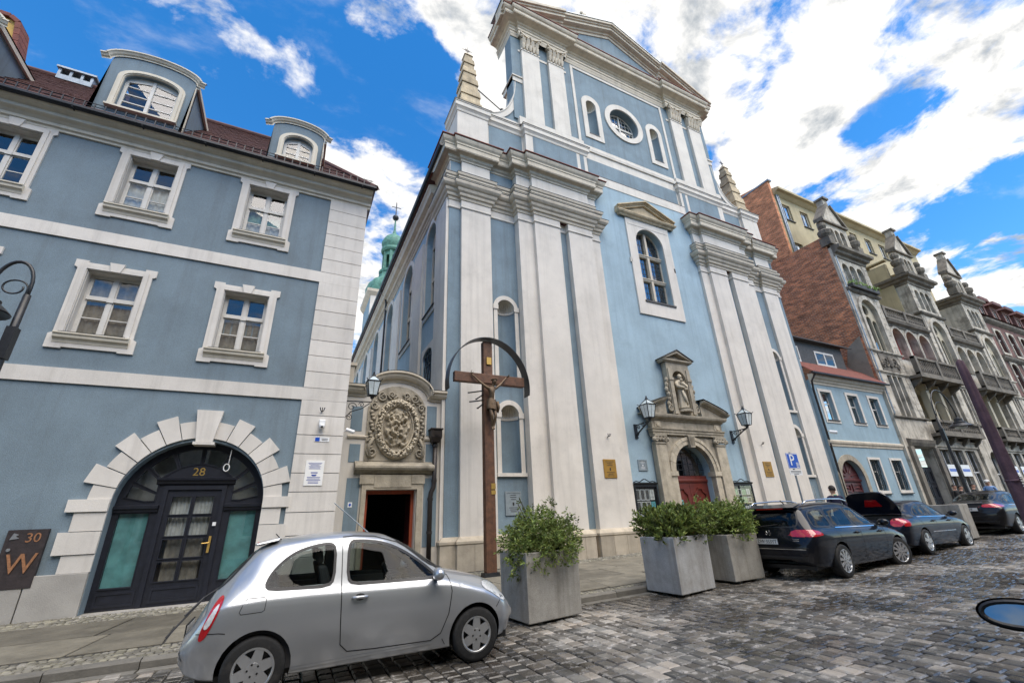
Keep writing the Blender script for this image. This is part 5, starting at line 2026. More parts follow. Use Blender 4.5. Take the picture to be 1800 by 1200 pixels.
 for s in (-1, 1):
  cx = AX + s * .53
  for z0, z1 in ((.35, 1.2), (1.35, 2.5)):
   hh = .36
   shp = [(cx - hh, z0), (cx + hh, z0), (cx + hh, z1 - .25), (cx + hh * .45, z1 - .12), (cx + hh * .35, z1), (cx - hh * .35, z1), (cx - hh * .45, z1 - .12), (cx - hh, z1 - .25)]
   inn = [(cx + (x - cx) * .82, (z0 + z1) / 2 + (z - (z0 + z1) / 2) * .9) for x, z in shp]
   dm.slab(FD, shp, [inn], -.045, .001)
 d = dm.build('church_door', 'door_red', PO)
 lun = [(AX - 1.06, 3.0), (AX + 1.06, 3.0)] + [(AX + 1.06 * math.cos(PI * i / 16), 3.12 + 1.06 * math.sin(PI * i / 16)) for i in range(17)]
 leaded(PO, lun, FD, .03, 7, 5, 'iron_black')
 MB().box(14.2, yd + .4, .1, 16.6, yd + .42, 4.4).build('dark_hall', 'dark_room', PO)
 MB().box(14.48, yd - .014, 1.65, 14.86, yd - .001, 2.02).build('door_notice', 'paper_teal', d)
 MB().box(14.42, yd - .014, 2.42, 14.62, yd - .001, 2.52).build('small_notice', 'paper', d)
 tl = MB()
 text_lines(tl, 14.52, 14.82, 1.72, 1.96, yd - .0145, 3, rnd, .4)
 tl.build('notice_print', 'paper', d)
 # ---------- great window
 FW = f(13.815)
 W = MB().slab(FW, rect(13.93, 2 * AX - 13.93 + .06, 10.36, 15.92), [arch(14.448, 16.312, 11.148, 14.57, 16)], -.07, -.001)
 W.slab(FW, rect(14.05, 16.80, 15.55, 15.62), [], -.085, -.06)
 GW = W.build('great_window', 'white_church', C)
 # little ears of the surround
 for s in (-1, 1):
  MB().box(AX + s * 1.47 - .05, 13.745, 13.2, AX + s * 1.47 + .05, 13.81, 13.45).build('surround_ear', 'white_church', GW)
 MB().box(14.38, 13.70, 11.05, 16.38, 14.1, 11.145).build('window_sill', 'coping_dark', GW)
 y2 = 13.815 + .30
 F2 = f(y2)
 fm = MB()
 hs = []
 m0 = .07
 half = (AX - .09)
 def inside_arch(x):
  dx = abs(x - AX)
  return 14.57 + math.sqrt(max(0, (.93 - m0) ** 2 - dx * dx))
 lights = []
 for a, b in ((14.45 + m0, AX - .085), (AX + .085, 16.31 - m0)):
  for z0, z1 in ((11.20, 12.45), (12.62, 13.87)):
   lights.append(rect(a, b, z0, z1))
  xs = [a + (b - a) * i / 8 for i in range(9)]
  lights.append([(a, 14.04), (b, 14.04)] + [(x, inside_arch(x)) for x in reversed(xs)])
 fm.slab(F2, arch(14.45, 16.31, 11.15, 14.57, 16), lights, 0, .12)
 fm.box(AX - .07, y2 - .09, 11.16, AX + .07, y2 - .001, 15.42)
 for z in (12.535, 13.955):
  fm.sweep([(14.46, y2), (16.30, y2)], [(0, z - .09), (.06, z - .07), (.09, z), (.12, z + .03), (.12, z + .07), (0, z + .09)])
 fm.build('stone_mullions', 'trim_church', GW)
 for q in lights:
  leaded(GW, q, F2, .06, 3, 4, 'iron_black')
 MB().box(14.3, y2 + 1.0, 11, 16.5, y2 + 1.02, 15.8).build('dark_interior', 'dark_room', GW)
 # its pediment
 pd = MB()
 pd.sweep([(13.55, 13.82), (13.55, 13.70), (2 * AX - 13.55, 13.70), (2 * AX - 13.55, 13.82)], [(0, 15.93), (.04, 15.96), (.07, 16.03), (.16, 16.08), (.20, 16.15), (.20, 16.20), (0, 16.24)])
 pd.prism([(13.55, 16.22), (2 * AX - 13.55, 16.22), (AX, 17.0)], FW, -.05, .01)
 for s in (-1, 1):
  for t0, t1, dd in ((0, .10, -.16), (.10, .17, -.22), (.17, .24, -.31)):
   pd.prism([(AX + s * 2.0, 16.21 + t0), (AX + s * 2.0, 16.21 + t1), (AX, 17.02 + t1), (AX, 17.02 + t0)], FW, dd, .01)
 pd.build('window_pediment', 'obelisk_stone', GW)
 # ---------- attic storey above the main cornice
 def attic(m, s):
  def bx(x0, x1, y0, z0, z1, name, mt, y1=15.2):
   a, b = sorted((m(x0), m(x1)))
   return MB().box(a, y0, z0, b, y1, z1).build(name, mt, C)
  bx(4.78, 6.30, 13.95, 17.2, 19.45, 'obelisk_pedestal', 'white_church', 15.4)
  bx(6.301, 8.30, 14.12, 17.2, 19.45, 'attic_wall', 'white_church')
  bx(8.301, 12.0, 13.85, 17.2, 19.6, 'attic_pedestal', 'white_church')
  bx(6.42, 8.22, 14.11, 17.3, 19.28, 'attic_panel', 'blue_church', 14.13)
  bx(8.72, 11.34, 13.84, 17.3, 19.52, 'attic_panel', 'blue_church', 13.86)
  bx(11.55, 11.80, 13.84, 17.3, 19.45, 'attic_panel', 'blue_church', 13.86)
  P = [(4.78, 15.4), (4.78, 13.95), (6.30, 13.95), (6.30, 14.12), (8.30, 14.12), (8.30, 13.85), (12.0, 13.85), (12.0, 14.0)]
  P = P if s == 0 else mir(P)
  MB().sweep(P, [(0, 19.30), (.03, 19.32), (.05, 19.40), (.05, 19.44), (.10, 19.52), (.14, 19.56), (.14, 19.78), (.17, 19.80), (.17, 19.84), (0, 19.92)]).build('attic_cornice', 'white_church', C)
  MB().sweep(P, [(.12, 19.845), (.19, 19.85), (.19, 19.875), (.0, 19.95)]).build('attic_flashing', 'coping_dark', C)
  # step up under the upper pilasters
  a, b = sorted((m(8.05), m(11.98)))
  MB().box(a, 13.86, 19.9, b, 15.2, 20.44).build('upper_base', 'white_church', C)
  # volute wing sweeping up to the gable
  pts = []
  for i in range(15):
   t = i / 14
   a_ = PI / 2 * t
   pts.append((6.35 + 1.72 * math.sin(a_) ** 1.0, 20.05 + 3.1 * (1 - math.cos(a_))))
  poly = [(m(x), z) for x, z in pts] + [(m(8.40), 23.15), (m(8.40), 19.9), (m(6.35), 19.9)]
  MB().prism(poly, f(14.10), 0, .9).build('volute_wing', 'blue_church', C)
  rim = MB()
  vs = []
  for i, (x, z) in enumerate(pts):
   a0, b0 = pts[max(0, i - 1)], pts[min(14, i + 1)]
   dx, dz = b0[0] - a0[0], b0[1] - a0[1]
   l = math.hypot(dx, dz)
   nx, nz = -dz / l, dx / l
   for off, dy in ((-.24, 0), (-.24, -.05), (.02, -.05), (.06, -.09), (.10, -.09), (.10, .95)):
    vs.append((m(x + nx * off), 14.10 + dy, z + nz * off))
  rim.add(vs, [(i * 6 + k, (i + 1) * 6 + k, (i + 1) * 6 + k + 1, i * 6 + k + 1) for i in range(14) for k in range(5)])
  rim.build('volute_rim', 'white_church', C)
  a, b = sorted((m(6.3), m(8.4)))
  MB().box(a, 14.06, 19.91, b, 15.0, 20.16).build('volute_base', 'white_church', C)
  a, b = sorted((m(7.85), m(8.46)))
  MB().box(a, 13.98, 23.1, b, 15.2, 23.42).box(a - .06, 13.92, 23.421, b + .06, 15.26, 23.5).build('volute_cap', 'white_church', C)
  # obelisk of rough stones, a thing that stands on its pedestal
  O = thing('obelisk', ('stacked sandstone obelisk with a star, nearest, above the left corner of the church' if s == 0 else 'stacked sandstone obelisk with a star at the far right end of the church attic'), 'obelisk', (m(5.54), 14.68, 19.95), group='obelisks on the church attic')
  z = 19.96
  N = 11
  hh = [(.50 - .016 * i) for i in range(N)]
  for i in range(N):
   t = (z - 19.96) / 4.75
   t1 = (z + hh[i] - 19.96) / 4.75
   w0, w1 = .56 - .40 * t, .56 - .40 * t1
   rough = .05 if i % 2 == 0 else .0
   mb = MB()
   cx = m(5.54)
   w0 += rough
   w1 += rough
   if i == N - 1:
    w1 *= .35
   mb.hull8([(cx - w0, 14.68 - w0, z + .008), (cx + w0, 14.68 - w0, z + .008), (cx + w0, 14.68 + w0, z + .008), (cx - w0, 14.68 + w0, z + .008)],
      [(cx - w1, 14.68 - w1, z + hh[i]), (cx + w1, 14.68 - w1, z + hh[i]), (cx + w1, 14.68 + w1, z + hh[i]), (cx - w1, 14.68 + w1, z + hh[i])])
   mb.build('obelisk_stone', 'obelisk_stone', O, bevel=.02)
   z += hh[i]
  st = MB()
  st.tube([(cx, 14.68, z - .05), (cx, 14.68, z + .22)], .025, 5)
  for k in range(8):
   a_ = 2 * PI * k / 8
   r = .34 if k % 2 == 0 else .2
   st.add([(cx - .03 * math.sin(a_), 14.66, z + .30 + .03 * math.cos(a_)), (cx + .03 * math.sin(a_), 14.66, z + .30 - .03 * math.cos(a_)), (cx + r * math.cos(a_), 14.68, z + .30 + r * math.sin(a_)),
     (cx - .03 * math.sin(a_), 14.70, z + .30 + .03 * math.cos(a_)), (cx + .03 * math.sin(a_), 14.70, z + .30 - .03 * math.cos(a_))], [(0, 1, 2), (3, 2, 4), (0, 2, 3), (1, 4, 2)])
  st.build('star_finial', 'iron_black', O)
  tr = MB().tube([(m(6.0), 14.5, 22.0), (m(7.45), 14.3, 20.75)], .03, 5)
  blob(tr, (m(7.3), 14.32, 20.95), .12, .1, .1)
  tr.build('stay_rod', 'iron_black', O)
 both(attic)
 # central part of the attic
 MB().box(12.0, 14.0, 18.101, 2 * AX - 12.0, 15.2, 20.44).build('attic_wall', 'white_church', C)
 MB().box(12.14, 13.975, 18.22, 2 * AX - 12.14, 14.0, 19.40).build('attic_panel', 'blue_church', C)
 MB().box(11.96, 13.79, 17.62, 2 * AX - 11.96, 13.813, 18.16).build('attic_band', 'white_church', C)
 MB().sweep([(11.9, 13.99), (2 * AX - 11.9, 13.99)], [(0, 19.95), (.06, 19.97), (.08, 20.15), (.05, 20.22), (0, 20.24)]).build('attic_string', 'white_church', C)
 MB().box(11.9, 13.78, 18.161, 2 * AX - 11.9, 14.0, 18.19).build('attic_ledge', 'coping_dark', C)
 # ---------- upper storey
 nl = (12.60, 13.30)
 nr = (2 * AX - 13.30, 2 * AX - 12.60)
 oc = circ(AX, 23.40, 1.10, 32)
 UZ = 28.2
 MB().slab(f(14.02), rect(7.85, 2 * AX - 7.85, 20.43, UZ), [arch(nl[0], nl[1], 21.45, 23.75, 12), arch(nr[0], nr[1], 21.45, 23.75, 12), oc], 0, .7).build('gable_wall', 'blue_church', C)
 for x0, x1 in (nl, nr):
  n = shell_niche(C, x0, x1, 21.45, 23.75, 14.02, .45, 'blue_church', 'trim_church')
  MB().slab(f(14.02), arch(x0 - .30, x1 + .30, 21.08, 23.80, 16, .68), [arch(x0 - .003, x1 + .003, 21.45, 23.75, 16)], -.055, -.001).build('niche_frame', 'white_church', n)
  MB().box(x0 - .02, 13.95, 21.40, x1 + .02, 14.1, 21.448).build('niche_sill', 'coping_dark', n)
 MB().slab(f(14.02), circ(AX, 23.40, 1.45, 36), [circ(AX, 23.40, 1.098, 36)], -.07, -.001).build('oculus_frame', 'white_church', C)
 og = circ(AX, 23.40, 1.08, 32)
 MB().slab(f(14.42), circ(AX, 23.4, 1.12, 32), [circ(AX, 23.4, 1.0, 32)], 0, .08).box(AX - .05, 14.38, 22.35, AX + .05, 14.46, 24.45).box(AX - 1.05, 14.381, 23.35, AX - .051, 14.46, 23.45).box(AX + .051, 14.381, 23.35, AX + 1.05, 14.46, 23.45).build('oculus_sash', 'wood_window', C)
 leaded(C, circ(AX, 23.4, 1.02, 28), f(14.44), 0, 8, 7, 'wood_window')
 MB().box(14.2, 15.0, 22.2, 16.6, 15.02, 24.6).build('dark_interior', 'dark_room', C)
 def upper(m, s):
  for x0, x1 in ((8.43, 9.55), (10.18, 11.19)):
   a, b = sorted((m(x0), m(x1)))
   MB().box(a, 13.86, 20.445, b, 14.02, 25.74).build('upper_pilaster', 'white_church', C)
   corinthian(C, a, b, 13.86, 25.76, 26.86)
  a, b = sorted((m(8.2), m(11.5)))
  for x0, x1 in ((8.28, 8.43), (9.55, 10.18), (11.19, 11.45)):
   p, q = sorted((m(x0), m(x1)))
   MB().box(p, 13.99, 25.60, q, 14.02, 25.76).build('astragal_band', 'white_church', C)
  p, q = sorted((m(11.78), m(11.95)))
  MB().box(p, 13.975, 20.445, q, 14.019, 26.6).build('frame_strip', 'white_church', C)
  for x0, x1 in ((8.43, 9.55), (10.18, 11.19)):
   p, q = sorted((m(x0), m(x1)))
   MB().box(p - .04, 13.83, 25.66, q + .04, 14.019, 25.759).build('astragal', 'white_church', C)
 both(upper)
 MB().box(11.96, 13.976, 26.42, 2 * AX - 11.96, 14.019, 26.6).build('frame_strip', 'white_church', C)
 # upper entablature and pediment
 UP = [(7.85, 15.6), (7.85, 13.98), (8.3, 13.98), (8.3, 13.80), (11.42, 13.80), (11.42, 14.0)]
 path = UP + mir(UP)
 MB().sweep(path, [(0, 26.70), (.03, 26.86), (.05, 26.9), (.05, 27.05), (.09, 27.07), (.09, 27.2), (.14, 27.25), (.04, 27.28), (.04, 27.55), (.10, 27.58), (.14, 27.66), (.30, 27.72), (.48, 27.74), (.48, 27.78), (.50, 27.79), (.50, 28.0), (.55, 28.02), (.60, 28.10), (.62, 28.18), (.62, 28.24), (0, 28.36)]).build('upper_entablature', 'trim_church', C)
 MB().sweep(path, [(.58, 28.245), (.66, 28.25), (.66, 28.30), (0, 28.42)]).build('cornice_tiles', 'tile_red', C)
 yt = 14.0
 zb, za = 28.36, 31.75
 xl = 7.25
 MB().prism([(xl + .6, zb - .3), (2 * AX - xl - .6, zb - .3), (AX, za - .1)], f(yt), 0, .6).build('tympanum', 'blue_church', C)
 # pale outer ends of the pediment field
 for s in (-1, 1):
  q = MB().prism([(AX + s * 3.9, zb), (AX + s * 7.6, zb), (AX + s * 3.9, zb + 1.62)], f(yt), -.12, -.001)
  q.build('pediment_end', 'pink_white', C)
 rk = MB()
 # raking cornices, stepping forward over the pilasters
 for s in (-1, 1):
  for (ta, tb, dy) in ((0.0, 3.92, 0.0), (3.92, 8.2, -.18)):
   pa, pb = (AX + s * ta, za - ta * (za - zb) / (AX - xl)), (AX + s * tb, za - tb * (za - zb) / (AX - xl))
   for (o0, o1, d0) in ((-.62, -.40, -.06), (-.40, -.22, -.14), (-.22, -.02, -.40), (-.02, .10, -.48), (.10, .28, -.58)):
    rk.prism([(pa[0], pa[1] + o0), (pb[0], pb[1] + o0), (pb[0], pb[1] + o1 - .002), (pa[0], pa[1] + o1 - .002)], f(yt + dy), d0, .6)
 rk.build('raking_cornice', 'trim_church', C)
 q = MB()
 for s in (-1, 1):
  q.prism([(AX, za + .285), (AX + s * 8.25, zb + .28), (AX + s * 8.25, zb + .33), (AX, za + .34)], f(yt), -.62, 1.0)
 q.build('pediment_flashing', 'zinc', C)
 fi = MB()
 fi.tube([(13.4, yt - .1, za - .5), (13.4, yt - .1, za + .75)], .04, 6)
 blob(fi, (13.4, yt - .1, za + .3), .16, .16, .2)
 blob(fi, (13.25, yt - .1, za + .55), .1, .1, .14)
 blob(fi, (13.55, yt - .1, za + .5), .1, .1, .14)
 fi.build('gable_ornament', 'trim_church', C)
 # ---------- long side wall
 XS = 4.5
 FS = fr_side(XS)
 wy = [(15.75, 17.35)] + [(19.95 + 4.95 * i, 22.05 + 4.95 * i) for i in range(5)]
 holes = [arch(a, b, 10.0, 13.7, 12) for a, b in wy] + [arch(15.85, 17.25, 6.5, 7.9, 10, .35)] + [rect(a + .4, b - .4, 6.3, 7.3) for a, b in wy[1:]]
 MB().slab(FS, rect(14.06, 46, .1, 16.3), holes, 0, .45).build('side_wall', 'blue_nave', C)
 for i, hl in enumerate(holes):
  n = len(hl)
  mx, mz = sum(p[0] for p in hl) / n, sum(p[1] for p in hl) / n
  ys = [p[0] for p in hl]
  zs = [p[1] for p in hl]
  y0, y1, z0, z1 = min(ys), max(ys), min(zs), max(zs)
  if i < len(wy):
   fo, fi_ = arch(y0 - .22, y1 + .22, z0 - .25, 13.72, 14), arch(y0 - .003, y1 + .003, z0, 13.7, 12)
   MB().slab(FS, fo, [fi_], -.06, -.001).build('side_window', 'white_church', C)
   MB().slab(fr_side(XS + .26), arch(y0, y1, z0, 13.7, 12), [rect(y0 + .1, mx - .06, z0 + .1, z0 + 1.8), rect(mx + .06, y1 - .1, z0 + .1, z0 + 1.8), rect(y0 + .1, mx - .06, z0 + 1.95, z0 + 3.6), rect(mx + .06, y1 - .1, z0 + 1.95, z0 + 3.6)], 0, .08).build('side_sash', 'trim_church', C)
   MB().prism(arch(y0 + .05, y1 - .05, z0 + .05, 13.7, 12), fr_side(XS + .31), 0, .005).build('pane', 'glass_window', C)
   MB().box(XS - .12, y0 - .1, z0 - .05, XS + .3, y1 + .1, z0 - .002).build('side_sill', 'coping_dark', C)
  else:
   MB().slab(FS, rect(y0 - .16, y1 + .16, z0 - .16, z1 + .16), [hl], -.04, -.001).build('side_window', 'white_church', C)
   MB().prism(hl, fr_side(XS + .3), 0, .005).build('pane', 'glass_window', C)
   if i == len(wy):
    g = MB()
    for k in range(7):
     y = y0 + (y1 - y0) * (k + .5) / 7
     g.tube([(XS + .05, y + .09 * math.sin(j * .9 + k * PI), z0 + (z1 - z0) * j / 16) for j in range(17)], .016, 5)
    for k in range(4):
     z = z0 + (z1 - z0) * (k + .5) / 4
     g.tube([(XS + .05, y0, z), (XS + .05, y1, z)], .014, 5)
    g.build('window_grille', 'iron_black', C)
 MB().box(XS + 1.2, 15, 5, XS + 1.22, 46, 15).build('dark_interior', 'dark_room', C)
 for (a, b) in [(14.08, 15.45)] + [(17.75 + 4.95 * i, 19.35 + 4.95 * i) for i in range(6)]:
  MB().box(XS - .12, a, .1, XS - .001, b, 14.2).build('side_pilaster', 'white_church', C)
 MB().sweep([(XS, 46), (XS, 15.86)], [(0, 14.85), (.05, 14.87), (.08, 14.98), (.14, 15.02), (.14, 15.08), (0, 15.12), (0, 15.55), (.08, 15.6), (.12, 15.75), (.3, 15.85), (.34, 16.05), (.42, 16.15), (.42, 16.25), (0, 16.35)]).build('side_cornice', 'trim_church', C)
 MB().sweep([(XS, 46), (XS, 13.6)], [(.46, 16.62), (.46, 16.52), (.50, 16.46), (.58, 16.46), (.62, 16.52), (.62, 16.62), (.59, 16.62), (.55, 16.54)]).build('side_gutter', 'metal_dark', C)
 MB().add([(XS - .5, 15.4, 16.5), (XS - .5, 46, 16.5), (AX, 46, 25.5), (AX, 15.4, 25.5), (2 * AX - XS + .5, 15.4, 16.5), (2 * AX - XS + .5, 46, 16.5)], [(0, 1, 2, 3), (3, 2, 5, 4)]).build('nave_roof', 'tile_red', C)
 MB().tube([(XS - .55, 27.3, 16.45), (XS - .2, 27.3, 15.9), (XS - .12, 27.3, 15.5), (XS - .12, 27.3, 3)], .06, 8).build('side_down_pipe', 'pipe_brown', C)
 # wall of the far (right) flank
 MB().box(2 * AX - XS - .4, 14.1, .1, 2 * AX - XS - .002, 46, 16.3).build('right_wall', 'blue_nave', C)
 # ---------- distant tower
 TW = thing('church_tower', 'distant church tower with green copper onion domes and an open lantern', 'tower', (10.1, 60, .2))
 cx, cy = 10.1, 60.0
 MB().box(cx - 3.2, cy - 3.2, .2, cx + 3.2, cy + 3.2, 33.2).build('shaft', 'blue_house', TW)
 for s in (-1, 1):
  MB().box(cx + s * 2.75 - .45, cy - 3.3, .2, cx + s * 2.75 + .45, cy - 3.201, 33).build('corner_strip', 'white_church', TW)
 MB().sweep([(cx - 3.2, cy + 3.2), (cx - 3.2, cy - 3.2), (cx + 3.2, cy - 3.2), (cx + 3.2, cy + 3.2)], [(0, 32.6), (.2, 32.8), (.5, 33.2), (.55, 33.6), (0, 33.8)]).build('tower_cornice', 'trim_church', TW)
 dm = MB()
 n = 40
 prof = [(3.4, 33.6), (3.45, 34.2), (3.5, 35.2), (3.1, 36.4), (2.3, 37.0), (1.9, 37.4), (1.75, 38.4)]
 vs = []
 for r, z in prof:
  for i in range(n):
   a = 2 * PI * i / n
   k = r * (1 + .035 * math.cos(a * 10))
   vs.append((cx + k * math.cos(a), cy + k * math.sin(a), z))
 dm.add(vs, [(j * n + i, j * n + (i + 1) % n, (j + 1) * n + (i + 1) % n, (j + 1) * n + i) for j in range(len(prof) - 1) for i in range(n)])
 dm.build('lower_dome', 'copper_green', TW, smooth=True)
 MB().lathe([(1.9, 38.3), (1.95, 38.7), (1.6, 38.8)], (cx, cy, 0), 16).build('lantern_base', 'copper_green', TW)
 for i in range(8):
  a = 2 * PI * (i + .5) / 8
  x, y = cx + 1.35 * math.cos(a), cy + 1.35 * math.sin(a)
  MB().box(x - .2, y - .2, 38.75, x + .2, y + .2, 42.2).build('lantern_post', 'copper_green', TW)
 la = MB()
 for i in range(8):
  a0, a1 = 2 * PI * (i + .5) / 8, 2 * PI * (i + 1.5) / 8
  p, q = Vector((cx + 1.35 * math.cos(a0), cy + 1.35 * math.sin(a0), 0)), Vector((cx + 1.35 * math.cos(a1), cy + 1.35 * math.sin(a1), 0))
  def frm(a, b, d, p=p, q=q):
   t = (q - p)
   nn = Vector((t.y, -t.x, 0)).normalized()
   w = p + t * a + nn * d
   return (w.x, w.y, b)
  la.slab(frm, [(0, 41), (.18, 41)] + [(.5 - .32 * math.cos(PI * k / 8), 41 + .5 * math.sin(PI * k / 8)) for k in range(9)] + [(1, 41), (1, 42.2), (0, 42.2)], [], -.1, .1, back=True)
 la.build('lantern_arches', 'copper_green', TW)
 MB().lathe([(1.7, 42.2), (1.85, 42.5), (1.8, 42.9), (1.6, 43.0)], (cx, cy, 0), 24).build('lantern_cornice', 'copper_green', TW)
 dm = MB()
 prof = [(1.55, 43.0), (1.78, 43.5), (1.8, 44.1), (1.45, 45.0), (.8, 45.6), (.35, 46.0), (.18, 46.8), (.1, 48.8)]
 vs = []
 for r, z in prof:
  for i in range(n):
   a = 2 * PI * i / n
   k = r * (1 + .03 * math.cos(a * 10))
   vs.append((cx + k * math.cos(a), cy + k * math.sin(a), z))
 dm.add(vs, [(j * n + i, j * n + (i + 1) % n, (j + 1) * n + (i + 1) % n, (j + 1) * n + i) for j in range(len(prof) - 1) for i in range(n)])
 dm.build('upper_dome', 'copper_green', TW, smooth=True)
 sp = MB()
 blob(sp, (cx, cy, 49.3), .5, .5, .5, 14, 10)
 sp.build('ball', 'metal_dark', TW, smooth=True)
 MB().tube([(cx, cy, 49.5), (cx, cy, 52.4)], .08, 6).tube([(cx - .75, cy, 51.4), (cx + .75, cy, 51.4)], .07, 6).build('spire_cross', 'iron_black', TW)
 TW.location.z -= 1.3


church()


# ================================================================== small blue house on the right
def simple_window(parent, x0, x1, z0, z1, y, wood='wood_window', cols=2, tr=.62, rows=2, curtain=None, rnd=None, dark='dark_room', t=.06):
 """plain casement for windows farther off: one frame mesh, panes one by one"""
 fr = fr_front(y)
 hs = []
 zt = z0 + (z1 - z0) * tr
 w = (x1 - x0 - t * (cols + 1)) / cols
 for c in range(cols):
  a = x0 + t + c * (w + t)
  b = a + w
  if rows > 1:
   hs += [rect(a, b, z0 + t, zt - t / 2), rect(a, b, zt + t / 2, z1 - t)]
  else:
   hs.append(rect(a, b, z0 + t, z1 - t))
 f = MB().slab(fr, rect(x0, x1, z0, z1), hs, 0, .05).build('sash_frame', wood, parent)
 for q in hs:
  MB().prism(q, fr, .02, .025).build('pane', 'glass_window', parent)
 MB().box(x0, y + .3, z0, x1, y + .31, z1).build('room_behind', dark, parent)
 if curtain:
  make_curtain(x0 + .05, x1 - .05, z0 + .05, z1 - .05, y + .15, parent, curtain, rnd)
 return f


def right_house():
 rnd = random.Random(31)
 Y0 = 13.9
 H = thing('small_blue_house', 'low pale blue house with an arched wine-red door between the church and the stone tenement', 'house', (30, Y0, .6))
 fr = fr_front(Y0)
 X0, X1 = 26.28, 34.08
 up = [(26.75, 28.15), (29.5, 30.92), (31.92, 33.3)]
 gw = [(29.62, 30.95), (31.97, 33.4)]
 zb = .5
 holes = [rect(a + .17, b - .17, 6.05, 7.70) for a, b in up] + [rect(a + .14, b - .14, 2.2, 3.9) for a, b in gw] + [arch(26.55, 28.72, zb, 2.75, 14)]
 MB().slab(fr, rect(X0, X1, zb - .1, 8.35), holes, 0, .32).build('wall', 'blue_house', H)
 for a, b in up:
  w = MB().slab(fr, rect(a, b, 5.88, 7.86), [rect(a + .168, b - .168, 6.048, 7.702)], -.04, -.001).build('window', 'white_church', H)
  MB().box(a + .1, Y0 - .09, 6.0, b - .1, Y0 + .2, 6.045).build('window_sill', 'coping_dark', w)
  simple_window(w, a + .17, b - .17, 6.05, 7.70, Y0 + .2, rnd=rnd, tr=.6)
 for a, b in gw:
  w = MB().slab(fr, rect(a, b, 2.05, 4.03), [rect(a + .138, b - .138, 2.198, 3.902)], -.04, -.001).build('window', 'white_church', H)
  simple_window(w, a + .14, b - .14, 2.2, 3.9, Y0 + .22, rnd=rnd)
  g = MB()
  for k in range(6):
   x = a + .2 + (b - a - .4) * k / 5
   g.tube([(x + .05 * math.sin(j * 1.1 + k), Y0 + .08, 2.22 + 1.66 * j / 12) for j in range(13)], .018, 5)
  for z in (2.5, 3.05, 3.6):
   g.tube([(a + .15, Y0 + .09, z), (b - .15, Y0 + .09, z)], .016, 5)
  g.build('window_grille', 'iron_black', w)
  MB().box(a + .02, Y0 - .10, 2.0, b - .02, Y0 + .05, 2.048).build('window_sill', 'coping_dark', w)
 MB().sweep([(X0, Y0), (X1, Y0)], [(0, 4.55), (.04, 4.57), (.05, 4.68), (.10, 4.72), (.12, 4.80), (.12, 4.86), (0, 4.92)]).build('string_band', 'trim_church', H)
 MB().sweep([(X0, Y0), (X1, Y0)], [(0, 8.10), (.04, 8.12), (.05, 8.22), (.12, 8.28), (.16, 8.38), (.26, 8.44), (.30, 8.55), (.30, 8.62), (0, 8.68)]).build('cornice', 'cream28', H)
 # door
 q = MB().slab(fr, arch(26.25, 29.02, zb, 2.78, 18, 1.36), [arch(26.548, 28.722, zb, 2.75, 18)], -.06, -.001).build('door_surround', 'sandstone', H)
 for i in range(9):
  pass
 fd = fr_front(Y0 + .25)
 d = MB().slab(fd, arch(26.55, 28.72, zb, 2.75, 14), [], 0, .06)
 for x0, x1 in ((26.68, 27.55), (27.72, 28.59)):
  for z0, z1 in ((.7, 1.35), (1.45, 2.1), (2.2, 2.6)):
   d.slab(fd, rect(x0, x1, z0, z1), [rect(x0 + .07, x1 - .07, z0 + .07, z1 - .07)], -.05, .001)
   cx, cz = (x0 + x1) / 2, (z0 + z1) / 2
   d.add([fd(x0 + .12, z0 + .12, 0), fd(x1 - .12, z0 + .12, 0), fd(x1 - .12, z1 - .12, 0), fd(x0 + .12, z1 - .12, 0), fd(cx, cz, -.07)], [(0, 1, 4), (1, 2, 4), (2, 3, 4), (3, 0, 4)])
 d.sweep([(26.56, Y0 + .25), (28.71, Y0 + .25)], [(0, 2.68), (.07, 2.72), (.09, 2.80), (0, 2.85)])
 for k in range(5):
  a = PI * (k + .5) / 5
  d.tube([(27.635 + .3 * math.cos(a), Y0 + .23, 2.9 + .3 * math.sin(a)), (27.635 + .9 * math.cos(a), Y0 + .23, 2.85 + .85 * math.sin(a))], .03, 5)
 d.build('wine_door', 'door_wine', H)
 # roof: tile strip, dormer box with two windows, upper roof
 sl = [(13.52, 8.70), (14.62, 9.75)]
 rf = MB().add([(X0, sl[0][0], sl[0][1]), (X1 + .2, sl[0][0], sl[0][1]), (X1 + .02, sl[1][0], sl[1][1]), (X0, sl[1][0], sl[1][1])], [(0, 1, 2, 3)]).build('roof', 'tile_red', H)
 V, F = [], []
 x = X0
 while x < X1 + .1:
  r = .075
  pts = []
  for s, (yy, zz) in enumerate(sl):
   for k in range(5):
    a = PI * k / 4
    pts.append((x + .09 - r * math.cos(a), yy - r * .7 * math.sin(a) * .7, zz + r * math.sin(a) * .75 + .01))
  o = len(V)
  V += pts
  F += [(o + k, o + k + 1, o + 5 + k + 1, o + 5 + k) for k in range(4)]
  x += .18
 m = MB()
 m.v, m.f = V, F
 m.build('pantiles', 'tile_red', rf, kind='stuff', fix=False, smooth=True)
 gt = MB().tube([(X0 - .2, 13.48, 8.66), (X1 + .3, 13.48, 8.66)], .07, 8)
 gt.build('gutter', 'metal_dark', H)
 MB().tube([(X0 + .05, 13.48, 8.6), (X0 - .1, 13.7, 8.2), (X0 + .08, 13.84, 7.8), (X0 + .08, 13.84, 1.0)], .05, 8).build('down_pipe', 'pipe_brown', H)
 dw = MB().slab(fr_front(14.62), rect(X0, 32.4, 9.6, 11.35), [rect(29.1, 31.2, 9.80, 10.75), rect(26.4, 27.45, 9.80, 10.85)], 0, .3)
 dw.add([(32.4, 14.62, 9.6), (32.4, 14.62, 11.35), (32.4, 16.4, 11.6)], [(0, 1, 2)])
 D = dw.build('dormer', 'coping_dark', H)
